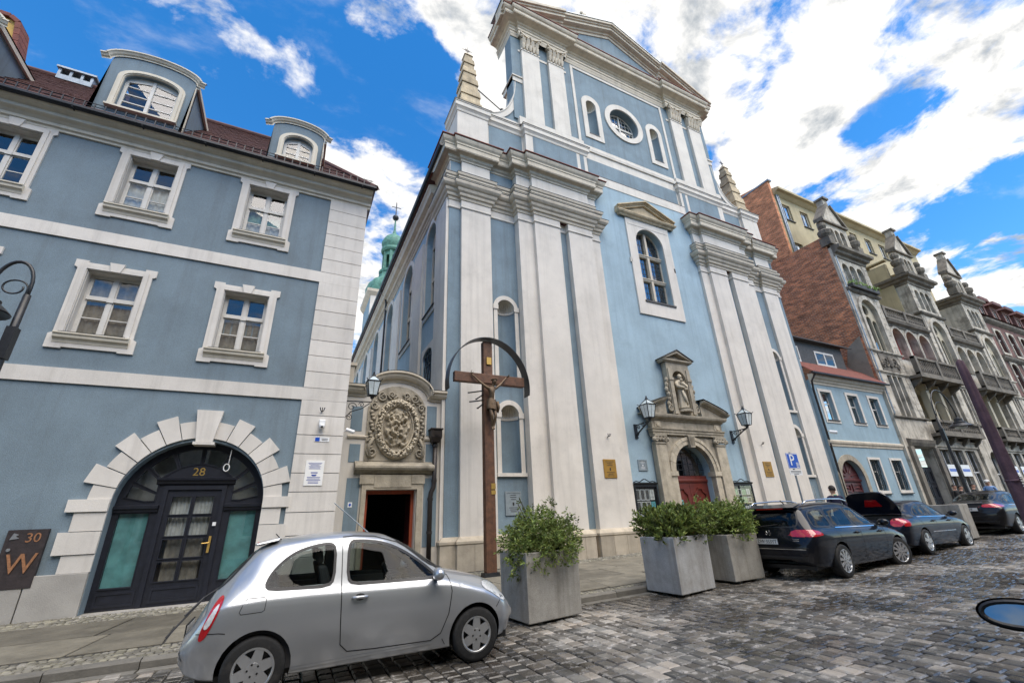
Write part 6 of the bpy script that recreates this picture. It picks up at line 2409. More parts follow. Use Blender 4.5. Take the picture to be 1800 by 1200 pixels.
 for a, b, z1 in ((29.1, 31.2, 10.75), (26.4, 27.45, 10.85)):
  simple_window(D, a, b, 9.80, z1, 14.62 - .03, rows=1, t=.12)
 MB().add([(X0, 14.3, 11.35), (33.2, 14.3, 11.35), (33.8, 17, 12.3), (X0, 17, 12.3)], [(0, 1, 2, 3)]).box(X0, 14.28, 11.28, 33.2, 14.34, 11.345).build('dormer_roof', 'coping_dark', D)
 MB().add([(32.41, 14.63, 9.76), (X1, 14.63, 9.76), (X1, 17, 12.25), (32.41, 17, 12.25)], [(0, 1, 2, 3)]).build('roof_slope', 'tile_brown', H)
 cmr = thing('security_camera', 'white bullet camera on the left end of the small pale blue house', 'camera', (26.4, Y0, 5.3))
 MB().tube([(26.42, Y0, 5.35), (26.42, Y0 - .25, 5.35)], .03, 6).build('bracket', 'sign_white', cmr)
 MB().tube([(26.35, Y0 - .2, 5.30), (26.5, Y0 - .5, 5.22)], .09, 8).build('housing', 'sign_white', cmr)


right_house()


# ================================================================== stone tenement and its neighbours
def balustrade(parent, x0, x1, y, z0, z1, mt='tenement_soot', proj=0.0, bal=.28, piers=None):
 P = MB()
 P.box(x0, y - .12, z1 - .16, x1, y + .12, z1)
 P.box(x0, y - .12, z0, x1, y + .12, z0 + .14)
 n = piers or max(2, int((x1 - x0) / 2.2) + 1)
 for i in range(n):
  x = x0 + (x1 - x0) * i / (n - 1)
  x = min(max(x, x0 + .16), x1 - .16)
  P.box(x - .16, y - .14, z0 - .001, x + .16, y + .14, z1 + .01)
 b = P.build('balustrade', mt, parent)
 V = MB()
 k = int((x1 - x0) / bal)
 h = z1 - z0 - .3
 for i in range(k):
  x = x0 + (x1 - x0) * (i + .5) / k
  V.lathe([(.05, z0 + .14), (.09, z0 + .14 + h * .3), (.045, z0 + .14 + h * .65), (.06, z0 + .14 + h)], (x, y, 0), 6)
 V.build('balusters', mt, b, kind='stuff')
 return b


def tenement():
 rnd = random.Random(41)
 Y0 = 13.9
 T = thing('tenement', 'ornate soot-stained stone tenement with gabled bays, loggias and balconies', 'building', (46, Y0, .7))
 # floor under the stained facade: courses of stone on the bays
 def glaze(parent, q, y, mull=None):
  fr = fr_front(y)
  MB().prism(q, fr, .02, .03).build('pane', 'glass_window', parent)
  xs = [p[0] for p in q]
  zs = [p[1] for p in q]
  x0, x1, z0, z1 = min(xs), max(xs), min(zs), max(zs)
  m = MB()
  m.box(x0, y - .02, z0, x0 + .07, y + .03, z1 - .05).box(x1 - .07, y - .02, z0, x1, y + .03, z1 - .05)
  m.box((x0 + x1) / 2 - .04, y - .02, z0, (x0 + x1) / 2 + .04, y + .03, z1 - .03)
  m.box(x0 + .071, y - .021, z0 + (z1 - z0) * .62 - .04, x1 - .071, y + .031, z0 + (z1 - z0) * .62 + .04)
  m.build('sash_frame', 'curtain', parent)
  MB().box(x0, y + .3, z0, x1, y + .31, z1).build('room_behind', 'dark_room', parent)

 def bay(x0, x1, first=False):
  w = x1 - x0
  c = (x0 + x1) / 2
  fr = fr_front(Y0 - .15)
  low = rect(x0 + .75, x1 - .75, .6, 4.75) if first else arch(c - .75, c + .75, .6, 4.0, 10)
  tall = [rect(x0 + 1.05 + i * (w - 2.1) / 3 + .06, x0 + 1.05 + (i + 1) * (w - 2.1) / 3 - .06, 6.75, 9.55) for i in range(3)]
  big = arch(c - 1.05, c + 1.05, 11.35, 14.3, 14)
  tri = [arch(x0 + .62 + i * (w - 1.24) / 3 + .07, x0 + .62 + (i + 1) * (w - 1.24) / 3 - .07, 16.35, 17.85, 8) for i in range(3)]
  holes = [low] + tall + [big] + tri
  B = MB().slab(fr, rect(x0, x1, .4, 19.4), holes, 0, .5)
  B.box(x0, Y0 + .351, .4, x0 + .2, Y0 + 3.2, 19.4).box(x1 - .2, Y0 + .351, 14, x1, Y0 + 3.2, 19.4)
  b = B.build('bay', 'tenement', T)
  for q in tall + tri:
   glaze(b, q, Y0 + .12)
  # big arched window: tracery of lights under a round
  y = Y0 + .05
  fw = fr_front(y)
  li = [arch(c - 1.0 + i * .667 + .05, c - 1.0 + (i + 1) * .667 - .05, 11.45, 13.6 + (.25 if i == 1 else 0), 8) for i in range(3)]
  MB().slab(fw, arch(c - 1.05, c + 1.05, 11.35, 14.3, 14), li + [circ(c, 14.62, .42, 14)], 0, .15).build('tracery', 'tenement_cream', b)
  MB().prism(arch(c - 1.05, c + 1.05, 11.35, 14.3, 14), fw, .12, .13).build('pane', 'glass_window', b)
  MB().box(c - 1.1, y + .5, 11.2, c + 1.1, y + .51, 15.5).build('room_behind', 'dark_room', b)
  MB().slab(fr, arch(c - 1.35, c + 1.35, 11.3, 14.35, 16), [arch(c - 1.06, c + 1.06, 11.3, 14.3, 16)], -.10, -.001).build('arch_moulding', 'tenement', b)
  # carved panel
  pm = MB().slab(fr, rect(c - 1.15, c + 1.15, 9.85, 11.1), [], -.05, -.001)
  for s in (-1, 1):
   scroll(pm, c + s * .55, 10.5, Y0 - .2, .38, 1.6, s, .06, 0)
   scroll(pm, c + s * .95, 10.25, Y0 - .2, .22, 1.4, -s, .05, PI / 2)
  blob(pm, (c, Y0 - .25, 10.5), .28, .12, .4)
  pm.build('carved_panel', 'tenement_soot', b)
  for z0, z1, p, mt in ((6.55, 6.72, .14, 'tenement_soot'), (9.62, 9.80, .12, 'tenement'), (11.12, 11.30, .14, 'tenement'), (15.75, 16.0, .2, 'tenement_soot')):
   MB().sweep(([] if first else [(x0, Y0 + .2)]) + [(x0, Y0 - .15), (x1, Y0 - .15), (x1, Y0 + .2)], [(0, z0), (p * .5, z0 + .02), (p, (z0 + z1) / 2), (p, z1 - .02), (0, z1 + .02)]).build('string_course', mt, b)
  # stone courses at the edges of the bay
  z = 6.8
  k = 0
  while z < 19.0:
   hgt = .46
   for s in (-1, 1):
    xa = x0 if s < 0 else x1 - (.62 if k % 2 else .48)
    MB().box(xa - .012 * (s < 0), Y0 - .165 - rnd.uniform(0, .015), z + .012, xa + (.62 if k % 2 else .48), Y0 - .1505, z + hgt - .012).build('edge_stone', 'tenement', b)
   z += hgt
   k += 1
  # heavy cornice, then the gable
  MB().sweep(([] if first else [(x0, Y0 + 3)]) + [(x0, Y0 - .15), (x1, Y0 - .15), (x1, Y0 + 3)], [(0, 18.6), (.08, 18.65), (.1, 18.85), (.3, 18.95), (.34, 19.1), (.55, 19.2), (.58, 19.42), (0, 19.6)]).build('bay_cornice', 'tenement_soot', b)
  dn = MB()
  k = int(w / .24)
  for i in range(k):
   x = x0 + w * (i + .5) / k
   dn.box(x - .06, Y0 - .42, 18.9, x + .06, Y0 - .2, 19.06)
  dn.build('dentils', 'tenement_soot', b, kind='stuff')
  fg = fr_front(Y0 - .05)
  gx0, gx1 = x0 + .55, x1 - .55
  gl = [arch(gx0 + .45 + i * (gx1 - gx0 - .9) / 3 + .06, gx0 + .45 + (i + 1) * (gx1 - gx0 - .9) / 3 - .06, 20.3, 21.3, 8) for i in range(3)]
  G = MB().slab(fg, [(gx0, 19.5), (gx1, 19.5), (gx1, 22.0), (c + .34, 23.9), (c + .30, 24.6), (c - .30, 24.6), (c - .34, 23.9), (gx0, 22.0)], gl, 0, .5, back=True)
  g = G.build('gable', 'tenement', b)
  for q in gl:
   MB().prism(q, fg, .3, .31).build('pane', 'glass_window', g)
  cp = MB()
  for s in (-1, 1):
   cp.prism([(c + s * (w / 2 - .40), 22.1), (c + s * (w / 2 - .40), 22.4), (c + s * .30, 24.1), (c + s * .30, 23.85)], fg, -.15, .55)
  cp.box(c - .38, Y0 - .2, 24.6, c + .38, Y0 + .55, 24.78)
  cp.box(gx0 - .15, Y0 - .22, 22.0, gx1 + .15, Y0 - .051, 22.14)
  cp.build('gable_coping', 'tenement_soot', g)
  # urns at the shoulders
  for s in (-1, 1):
   x = c + s * (w / 2 - .12)
   MB().box(x - .33, Y0 - .4, 19.62, x + .33, Y0 + .3, 20.3).lathe([(.22, 20.3), (.42, 20.6), (.45, 20.9), (.2, 21.1), (.3, 21.35), (.24, 21.6), (.0, 21.75)], (x, Y0 - .05, 0), 10).build('urn', 'tenement_soot', b)
  if first:
   gr = MB().box(x0 + .3, Y0 - .55, 16.02, x1 - .3, Y0 - .2, 16.3)
   bb = gr.build('flower_box', 'coping_dark', b)
   lf = MB()
   for i in range(260):
    p = (rnd.uniform(x0 + .3, x1 - .3), Y0 - .4 + rnd.uniform(-.25, .2), 16.3 + rnd.uniform(-.12, .22))
    s = .09
    a = rnd.uniform(0, 6)
    lf.add([(p[0] - s * math.cos(a), p[1], p[2] - s), (p[0] + s * math.cos(a), p[1] - s * math.sin(a), p[2]), (p[0], p[1], p[2] + s)], [(0, 1, 2)])
   o = lf.build('foliage', 'leaf', b, fix=False)
   tone_attr(o.data, (.9, 1.1, .9))
   # entrance
   fd = fr_front(Y0 + .3)
   dm = MB().slab(fd, rect(x0 + .75, x1 - .75, .5, 3.6), [], 0, .05)
   for k in range(3):
    for r in range(3):
     xx = x0 + .9 + k * .8
     dm.slab(fd, rect(xx, xx + .7, .7 + r * .95, 1.5 + r * .95), [rect(xx + .1, xx + .6, .8 + r * .95, 1.4 + r * .95)], -.05, .001)
   dm.build('entrance_door', 'door_navy', b)
   MB().prism(rect(x0 + .75, x1 - .75, 3.65, 4.75), fd, 0, .02).build('fanlight', 'glass_window', b)
   MB().sweep([(x0 + .5, Y0 - .15), (x1 - .5, Y0 - .15)], [(0, 4.78), (.1, 4.8), (.2, 5.0), (.25, 5.2), (0, 5.3)]).build('door_hood', 'tenement_soot', b)
   for xx in (x0 + .5, x1 - .5):
    MB().box(xx - .22, Y0 - .32, .4, xx + .22, Y0 - .151, 4.77).build('door_pilaster', 'tenement_soot', b)
  else:
   glaze(b, low, Y0 + .15)

 def middle(x0, x1):
  fr = fr_front(Y0)
  w = x1 - x0
  shops = [rect(x0 + .35 + i * (w - .7) / 3 + .2, x0 + .35 + (i + 1) * (w - .7) / 3 - .2, .9, 4.75) for i in range(3)]
  lo = rect(x0 + .35, x1 - .35, 6.62, 9.4)
  ar = [arch(x0 + .25 + i * (w - .5) / 3 + .16, x0 + .25 + (i + 1) * (w - .5) / 3 - .16, 11.15, 12.85, 12) for i in range(3)]
  m = MB().slab(fr, rect(x0, x1, .4, 14.6), shops + [lo] + ar, 0, .45).build('loggia_front', 'tenement', T)
  for i, q in enumerate(shops):
   glaze(m, q, Y0 + .2)
   if i < 2:
    s = MB().box(q[0][0] + .15, Y0 - .05, 3.0, q[1][0] - .1, Y0 - .01, 3.75).build('shop_sign', 'sign_white', m)
    MB().box(q[0][0] + .25, Y0 - .056, 3.3, q[1][0] - .2, Y0 - .0505, 3.48).build('sign_stripe', 'sign_blue', m)
  # lower loggia: deep cream room with columns
  r = MB()
  r.add([(x0 + .35, Y0 + .45, 6.62), (x1 - .35, Y0 + .45, 6.62), (x1 - .35, Y0 + .45, 9.4), (x0 + .35, Y0 + .45, 9.4), (x0 + .35, Y0 + 1.9, 6.62), (x1 - .35, Y0 + 1.9, 6.62), (x1 - .35, Y0 + 1.9, 9.4), (x0 + .35, Y0 + 1.9, 9.4)],
    [(4, 5, 6, 7), (0, 1, 5, 4), (2, 3, 7, 6), (0, 4, 7, 3), (1, 2, 6, 5)])
  r.build('loggia_room', 'tenement_cream', m)
  for i in (1, 2):
   x = x0 + .35 + (w - .7) * i / 3
   MB().box(x - .2, Y0 - .05, 6.7, x + .2, Y0 + .35, 9.0).box(x - .3, Y0 - .15, 9.0, x + .3, Y0 + .4, 9.39).build('loggia_column', 'tenement_cream', m)
  r = MB()
  r.add([(x0 + .2, Y0 + .45, 11.1), (x1 - .2, Y0 + .45, 11.1), (x1 - .2, Y0 + .45, 14), (x0 + .2, Y0 + .45, 14), (x0 + .2, Y0 + .9, 11.1), (x1 - .2, Y0 + .9, 11.1), (x1 - .2, Y0 + .9, 14), (x0 + .2, Y0 + .9, 14)],
    [(4, 5, 6, 7), (0, 1, 5, 4), (2, 3, 7, 6), (0, 4, 7, 3), (1, 2, 6, 5)])
  r.build('upper_loggia_room', 'loggia_red' if x0 < 45 else 'tenement_cream', m)
  for q in ar:
   c = (q[0][0] + q[1][0]) / 2
   h = (q[1][0] - q[0][0]) / 2
   MB().slab(fr, arch(c - h - .14, c + h + .14, 11.2, 12.88, 14), [arch(c - h - .003, c + h + .003, 11.2, 12.85, 14)], -.07, -.001).build('arch_moulding', 'tenement', m)
  # balconies
  for z0, z1, p in ((9.75, 11.05, .75), (5.75, 6.6, .55)):
   sl = MB().box(x0 - .1, Y0 - p - .15, z0 - .22, x1 + .1, Y0 - .001, z0 - .02)
   sl.build('balcony_slab', 'tenement_soot', m)
   balustrade(m, x0 - .05, x1 + .05, Y0 - p, z0 - .019, z1)
   for i in range(4):
    x = x0 + .3 + (w - .6) * i / 3
    MB().prism([(Y0 - .001, z0 - .24), (Y0 - p, z0 - .24), (Y0 - p * .75, z0 - .5), (Y0 - .001, z0 - .85)], lambda a, b, d, x=x: (x - .12 + d, a, b), 0, .24).build('bracket', 'tenement_soot', m)
  MB().sweep([(x0, Y0), (x1, Y0)], [(0, 13.75), (.06, 13.8), (.1, 13.95), (.3, 14.05), (.35, 14.2), (0, 14.3)]).build('cornice', 'tenement_soot', m)
  balustrade(m, x0, x1, Y0 - .1, 14.35, 15.35)
  MB().box(x0, Y0 + .3, 14.2, x1, Y0 + 2.6, 14.34).build('terrace', 'tenement_soot', m)
  MB().sweep([(x0, Y0), (x1, Y0)], [(0, 4.85), (.1, 4.9), (.12, 5.2), (.2, 5.3), (0, 5.4)]).build('shop_cornice', 'tenement', m)

 bay(34.12, 38.3, True)
 middle(38.31, 44.75)
 bay(44.76, 48.7)
 middle(48.71, 54.6)
 bay(54.61, 58.4)
 # fire wall of brick on the left flank
 FS = fr_side(34.1)
 MB().prism([(13.80, 8.5), (34, 8.5), (34, 20.6), (13.95, 20.5)], FS, 0, -.0 + .015).build('brick_side', 'brick_fire', T)
 Yw = thing('yellow_block', 'yellow rendered upper block with a bare red brick flank rising behind the stone gables', 'building', (46, 16.5, 14))
 MB().prism([(16.45, 20.45), (34, 20.45), (34, 29.2), (19.6, 28.5), (16.45, 27.95)], FS, -.02, .3).build('brick_flank', 'brick_upper', Yw)
 MB().box(34.02, 16.3, 27.96, 34.5, 19.7, 28.1).build('flank_coping', 'zinc', Yw)
 fy = fr_front(16.5)
 hs = []
 for i in range(9):
  for z in (16.5, 20.3, 24.3):
   hs.append(rect(35.2 + i * 2.6, 36.4 + i * 2.6, z, z + 1.7))
 MB().slab(fy, rect(34.42, 59, 14.2, 27.0), hs, 0, .3).build('wall', 'yellow_render', Yw)
 for q in hs:
  (a, z0), (b, _), (_, z1), _ = q
  if b < 58:
   simple_window(Yw, a, b, z0, z1, 16.65, rows=1)
   MB().box(a - .06, 16.4, z0 - .08, b + .06, 16.6, z0 - .002).build('window_sill', 'coping_dark', Yw)
 MB().sweep([(34.42, 16.5), (59, 16.5)], [(0, 26.6), (.1, 26.65), (.35, 26.85), (.6, 26.9), (.6, 27.1), (0, 27.3)]).build('eaves', 'yellow_render', Yw)
 for x in (34.72, 34.95):
  MB().tube([(x, 16.42, 14.4), (x, 16.42, 27.0)], .07, 8).build('down_pipe', 'zinc', Yw)
 for x0, x1 in ((38.4, 38.7), (44.6, 44.9), (48.7, 49.0)):
  MB().box(x0, 14.6, 16.0, x1, 16.49, 21.3 if x0 < 40 else 21.0).box(x0 - .1, 14.5, 21.301, x1 + .1, 16.49, 21.4).build('terrace_wall', 'yellow_render', Yw)
 MB().box(34.2, 20.5, 28.0, 34.9, 21.4, 29.6).box(34.1, 20.4, 29.601, 35.0, 21.5, 29.75).build('chimney', 'white_church', Yw)
 MB().tube([(34.3, 13.72, 6.8), (34.3, 13.72, 19.0)], .06, 8).build('rain_pipe', 'zinc', T)
 rp = MB()
 rp.prism([(13.99, 9.0), (15.3, 9.0), (15.3, 10.4), (14.9, 11.7), (13.97, 12.3)], FS, -.03, -.001)
 rp.build('render_patch', 'render_patch', T)
 # next building: dark brick, steep roofed dormers
 R2 = thing('brick_building', 'dark red brick building with steep little roofs beyond the stone tenement', 'building', (75, Y0, 1.2))
 fr = fr_front(Y0 - .05)
 hs = []
 xs = [60.6 + 3.1 * i for i in range(10)]
 for x in xs:
  hs += [arch(x - .75, x + .75, 6.6, 8.7, 8, .5), arch(x - .75, x + .75, 10.6, 12.8, 8, .5), arch(x - .75, x + .75, 14.4, 16.3, 8, .5), rect(x - 1.1, x + 1.1, 1.3, 4.6)]
 MB().slab(fr, rect(58.45, 90.5, .4, 18.2), hs, 0, .4).build('wall', 'redbrick_dark', R2)
 for q in hs:
  x0, x1 = min(p[0] for p in q), max(p[0] for p in q)
  z0, z1 = min(p[1] for p in q), max(p[1] for p in q)
  MB().prism(q, fr, .25, .26).build('pane', 'glass_window', R2)
  MB().box((x0 + x1) / 2 - .06, Y0 + .1, z0, (x0 + x1) / 2 + .06, Y0 + .18, z1).box(x0, Y0 + .101, (z0 + z1) / 2 + .2, x1, Y0 + .181, (z0 + z1) / 2 + .32).build('sash_bar', 'curtain', R2)
  MB().slab(fr, rect(x0 - .16, x1 + .16, z0 - .2, z1 + .12), [q], -.1, -.001).build('window_surround', 'tenement', R2)
 MB().box(58.5, Y0 + .8, 1, 90, Y0 + .82, 18).build('dark_interior', 'dark_room', R2)
 for z in (5.4, 9.6, 13.6, 17.6):
  MB().sweep([(58.45, Y0 - .05), (90.5, Y0 - .05)], [(0, z - .2), (.15, z - .1), (.3, z + .05), (.35, z + .25), (0, z + .4)]).build('string_course', 'tenement_soot', R2)
 MB().add([(58.45, Y0 - .3, 18.2), (90.5, Y0 - .3, 18.2), (90.5, Y0 + 5, 22.5), (58.45, Y0 + 5, 22.5)], [(0, 1, 2, 3)]).build('roof', 'tile_brown', R2)
 for i, x in enumerate(xs):
  d = MB().slab(fr_front(Y0 + .1), rect(x - .9, x + .9, 18.2, 20.0), [rect(x - .5, x + .5, 18.6, 19.6)], 0, 2)
  d.build('roof_dormer', 'redbrick_dark', R2)
  MB().prism([(x - 1.25, 20.0), (x + 1.25, 20.0), (x + .95, 20.35), (x - .95, 20.35)], fr_front(Y0 - .35), 0, 3).build('dormer_hood', 'tile_brown', R2)
  simple_window(R2, x - .5, x + .5, 18.6, 19.6, Y0 + .2, rows=1)
 R3 = thing('far_building', 'brown brick building at the far right end of the street', 'building', (110, Y0, 1.5))
 hs = [rect(92.5 + 3 * i, 93.9 + 3 * i, z, z + 2.2) for i in range(14) for z in (2, 6, 9.8, 13.4)]
 MB().slab(fr, rect(90.6, 136, .4, 17.5), hs, 0, .4).build('wall', 'redbrick_dark', R3)
 for q in hs:
  MB().prism(q, fr, .25, .26).build('pane', 'glass_window', R3)
 MB().box(91, Y0 + .8, 1, 136, Y0 + .82, 17).build('dark_interior', 'dark_room', R3)
 MB().add([(90.6, Y0 - .3, 17.5), (136, Y0 - .3, 17.5), (136, Y0 + 5, 21.5), (90.6, Y0 + 5, 21.5)], [(0, 1, 2, 3)]).build('roof', 'tile_brown', R3)
 MB().sweep([(90.6, Y0 - .05), (136, Y0 - .05)], [(0, 17.0), (.3, 17.2), (.4, 17.5), (0, 17.7)]).build('cornice', 'tenement_soot', R3)


tenement()


# ================================================================== cars
def chaikin(p, k):
 for _ in range(k):
  q = [p[0]]
  for a, b in zip(p[:-1], p[1:]):
   q.append((a[0] * .75 + b[0] * .25, a[1] * .75 + b[1] * .25))
   q.append((a[0] * .25 + b[0] * .75, a[1] * .25 + b[1] * .75))
  q.append(p[-1])
  p = q
 return p


def in_poly(x, y, poly):
 c = False
 j = len(poly) - 1
 for i in range(len(poly)):
  xi, yi = poly[i]
  xj, yj = poly[j]
  if (yi > y) != (yj > y) and x < (xj - xi) * (y - yi) / (yj - yi) + xi:
   c = not c
  j = i
 return c


def inset(poly, d):
 """move every edge of a polygon inwards by d"""
 n = len(poly)
 area = sum(poly[i][0] * poly[(i + 1) % n][1] - poly[(i + 1) % n][0] * poly[i][1] for i in range(n))
 s = 1 if area > 0 else -1
 out = []
 for i in range(n):
  p0, p1, p2 = poly[i - 1], poly[i], poly[(i + 1) % n]
  e1, e2 = (p1[0] - p0[0], p1[1] - p0[1]), (p2[0] - p1[0], p2[1] - p1[1])
  l1, l2 = math.hypot(*e1) or 1e-9, math.hypot(*e2) or 1e-9
  n1, n2 = (-e1[1] / l1 * s, e1[0] / l1 * s), (-e2[1] / l2 * s, e2[0] / l2 * s)
  k = max(.35, 1 + n1[0] * n2[0] + n1[1] * n2[1])
  out.append((p1[0] + (n1[0] + n2[0]) / k * d, p1[1] + (n1[1] + n2[1]) / k * d))
 return out


def round_poly(poly, k=2):
 p = list(poly)
 for _ in range(k):
  q = []
  n = len(p)
  for i in range(n):
   a, b = p[i], p[(i + 1) % n]
   l = math.hypot(b[0] - a[0], b[1] - a[1])
   t = min(.25, .07 / max(l, 1e-6))
   q.append((a[0] + (b[0] - a[0]) * t, a[1] + (b[1] - a[1]) * t))
   q.append((b[0] + (a[0] - b[0]) * t, b[1] + (a[1] - b[1]) * t))
  p = q
 return p


def densify(poly, step=.06, closed=True):
 out = []
 n = len(poly)
 for i in range(n if closed else n - 1):
  a, b = poly[i], poly[(i + 1) % n]
  k = max(1, int(math.hypot(b[0] - a[0], b[1] - a[1]) / step))
  for j in range(k):
   out.append((a[0] + (b[0] - a[0]) * j / k, a[1] + (b[1] - a[1]) * j / k))
 if not closed:
  out.append(poly[-1])
 return out


class Car:
 def __init__(s, T, table, wheels, arch_r, paint):
  s.T, s.paint, s.wheels = T, paint, wheels
  t = np.array(table, float)
  xs = np.linspace(t[0, 0], t[-1, 0], 190)
  d = [np.interp(xs, t[:, 0], t[:, k]) for k in range(1, 8)]
  ker = np.hanning(13)
  ker /= ker.sum()
  d = [np.convolve(np.pad(a, 6, mode='edge'), ker, 'valid') for a in d]
  zb, zl, zt, ws, wm, wb, wt = d
  secs = []
  for i in range(len(xs)):
   h = zt[i] - zl[i]
   rail = zt[i] - min(.085, .35 * max(h, .02))
   mid = zb[i] + .52 * (zl[i] - zb[i])
   hi = zl[i] - .10 * (zl[i] - zb[i])
   c = [(ws[i] * .6, zb[i]), (ws[i] * .97, zb[i]), (ws[i], zb[i] + .05), (wm[i], mid), (wm[i] * .995, hi), (wb[i], zl[i]),
     (wb[i] + (wt[i] - wb[i]) * .5, zl[i] + (rail - zl[i]) * .52), (wt[i] + .012, rail), (wt[i] * .78, zt[i] - .014 * min(1, h / .3)), (wt[i] * .3, zt[i]), (0, zt[i])]
   secs.append(chaikin(c, 2))
  K = len(secs[0])
  V, idx = [], {}
  for i, x in enumerate(xs):
   for k, (y, z) in enumerate(secs[i]):
    V.append((x, -y, z))
  off = len(V)
  for i, x in enumerate(xs):
   for k, (y, z) in enumerate(secs[i]):
    V.append((x, y, z))
  n = len(xs)
  F = []
  for i in range(n - 1):
   for k in range(K - 1):
    a, b, c, e = i * K + k, (i + 1) * K + k, (i + 1) * K + k + 1, i * K + k + 1
    F.append((a, b, c, e))
    F.append((off + a, off + e, off + c, off + b))
  for i0 in (0, n - 1):
   V.append((xs[i0], 0, (secs[i0][0][1] + secs[i0][-1][1]) / 2))
   ci = len(V) - 1
   for o2 in (0, off):
    for k in range(K - 1):
     F.append((o2 + i0 * K + k, o2 + i0 * K + k + 1, ci))
   F.append((i0 * K, off + i0 * K, ci))
  s.V, s.F = V, F
  s.bvh = BVHTree.FromPolygons(V, F)
  s.holes = []          # (plane, polygon)
  s.ar = arch_r

 def cast(s, plane, a, b, off, side=-1):
  if plane == 'side':
   o, d = Vector((a, side * 3, b)), Vector((0, -side, 0))
  elif plane == 'rear':
   o, d = Vector((-4, a, b)), Vector((1, 0, 0))
  elif plane == 'front':
   o, d = Vector((8, a, b)), Vector((-1, 0, 0))
  else:
   o, d = Vector((a, b, 4)), Vector((0, 0, -1))
  h, nrm, i, dist = s.bvh.ray_cast(o, d)
  if h is None:
   return None
  if nrm.dot(d) > 0:
   nrm = -nrm
  return h + nrm * off

 def patch(s, name, plane, poly, off, mt, side=-1, thick=0.0, step=.05, parent=None):
  """panel laid on the body skin"""
  bd = densify(poly, step)
  xs = [p[0] for p in bd]
  ys = [p[1] for p in bd]
  pts = [Vector(p) for p in bd]
  nb = len(bd)
  inn = inset(bd, step * .35)
  x = min(xs) + step / 2
  while x < max(xs):
   y = min(ys) + step / 2
   while y < max(ys):
    if in_poly(x, y, inn):
     pts.append(Vector((x, y)))
    y += step
   x += step
  r = delaunay_2d_cdt(pts, [(i, (i + 1) % nb) for i in range(nb)], [], 1, 1e-5)
  vs, fs = r[0], r[2]
  out, ok = [], {}
  for i, v in enumerate(vs):
   h = s.cast(plane, v.x, v.y, off, side)
   if h is not None:
    ok[i] = len(out)
    out.append(tuple(h))
  fs = [tuple(ok[i] for i in f) for f in fs if all(i in ok for i in f)]
  od = {'side': Vector((0, side, 0)), 'rear': Vector((-1, 0, 0)), 'front': Vector((1, 0, 0))}.get(plane, Vector((0, 0, 1)))
  fl = []
  for f in fs:        # every face looks outwards
   p = [Vector(out[i]) for i in f]
   fl.append(f if (p[1] - p[0]).cross(p[2] - p[0]).dot(od) > 0 else tuple(reversed(f)))
  return MB().add(out, fl).build(name, mt, parent or s.T, local=True, smooth=True, fix=False)

 def ring(s, name, plane, poly, w, off, mt, side=-1, parent=None):
  a = densify(poly, .05)
  b = inset(a, w)
  vs, n = [], len(a)
  for p, q in zip(a, b):
   for r in (p, q):
    h = s.cast(plane, r[0], r[1], off, side)
    vs.append(tuple(h) if h is not None else None)
  fs = [(2 * i, 2 * ((i + 1) % n), 2 * ((i + 1) % n) + 1, 2 * i + 1) for i in range(n)]
  fs = [f for f in fs if all(vs[i] is not None for i in f)]
  vs = [v or (0, 0, 0) for v in vs]
  return MB().add(vs, fs).build(name, mt, parent or s.T, local=True, smooth=True)

 def line(s, plane, pts, mt='plastic_black', w=.010, off=.0025, name='panel_gap', side=-1, parent=None, closed=False):
  p = densify(pts, .04, closed)
  vs = []
  n = len(p)
  for i in range(n):
   a, b = (p[i - 1], p[(i + 1) % n]) if closed else (p[max(0, i - 1)], p[min(n - 1, i + 1)])
   dx, dy = b[0] - a[0], b[1] - a[1]
   l = math.hypot(dx, dy) or 1
   for sg in (-1, 1):
    h = s.cast(plane, p[i][0] - dy / l * w / 2 * sg, p[i][1] + dx / l * w / 2 * sg, off, side)
    vs.append(tuple(h) if h is not None else None)
  m = n if closed else n - 1
  fs = [(2 * i, 2 * ((i + 1) % n), 2 * ((i + 1) % n) + 1, 2 * i + 1) for i in range(m)]
  fs = [f for f in fs if all(vs[i] is not None for i in f)]
  vs = [v or (0, 0, 0) for v in vs]
  return MB().add(vs, fs).build(name, mt, parent or s.T, local=True)

 def window(s, name, plane, poly, both=False, glass='glass_car', trim='plastic_black', seal=.03):
  poly = round_poly(poly)
  for side in ((-1, 1) if both else (-1,)):
   g = s.patch(name, plane, inset(poly, .012), .003, glass, side)
   s.ring('window_seal', plane, poly, seal, .0055, trim, side, parent=g)
   s.holes.append((plane, inset(poly, .020), side))

 def body(s):
  bm = bmesh.new()
  vs = [bm.verts.new(v) for v in s.V]
  for f in s.F:
   try:
    bm.faces.new([vs[i] for i in f])
   except ValueError:
    pass
  bm.faces.ensure_lookup_table()
  R_ = s.ar
  kill = []
  for f in bm.faces:
   c = f.calc_center_median()
   dead = False
   for (wx, wz) in s.wheels:
    if abs(c.y) > .40 and c.z < wz + R_ + .1 and math.hypot(c.x - wx, c.z - wz) < R_:
     dead = True
   for plane, poly, side in s.holes:
    if plane == 'side' and c.y * side > .35 and in_poly(c.x, c.z, poly):
     dead = True
    elif plane == 'rear' and c.x < .9 and f.normal.x ** 2 > .02 and in_poly(c.y, c.z, poly) and (abs(c.y) < .62):
     h = s.cast('rear', c.y, c.z, 0)
     if h is not None and (h - c).length < .06:
      dead = True
    elif plane == 'front' and in_poly(c.y, c.z, poly):
     h = s.cast('front', c.y, c.z, 0)
     if h is not None and (h - c).length < .06:
      dead = True
    elif plane == 'top' and c.z > .6 and in_poly(c.x, c.y, poly):
     dead = True
   if dead:
    kill.append(f)
  bmesh.ops.delete(bm, geom=kill, context='FACES')
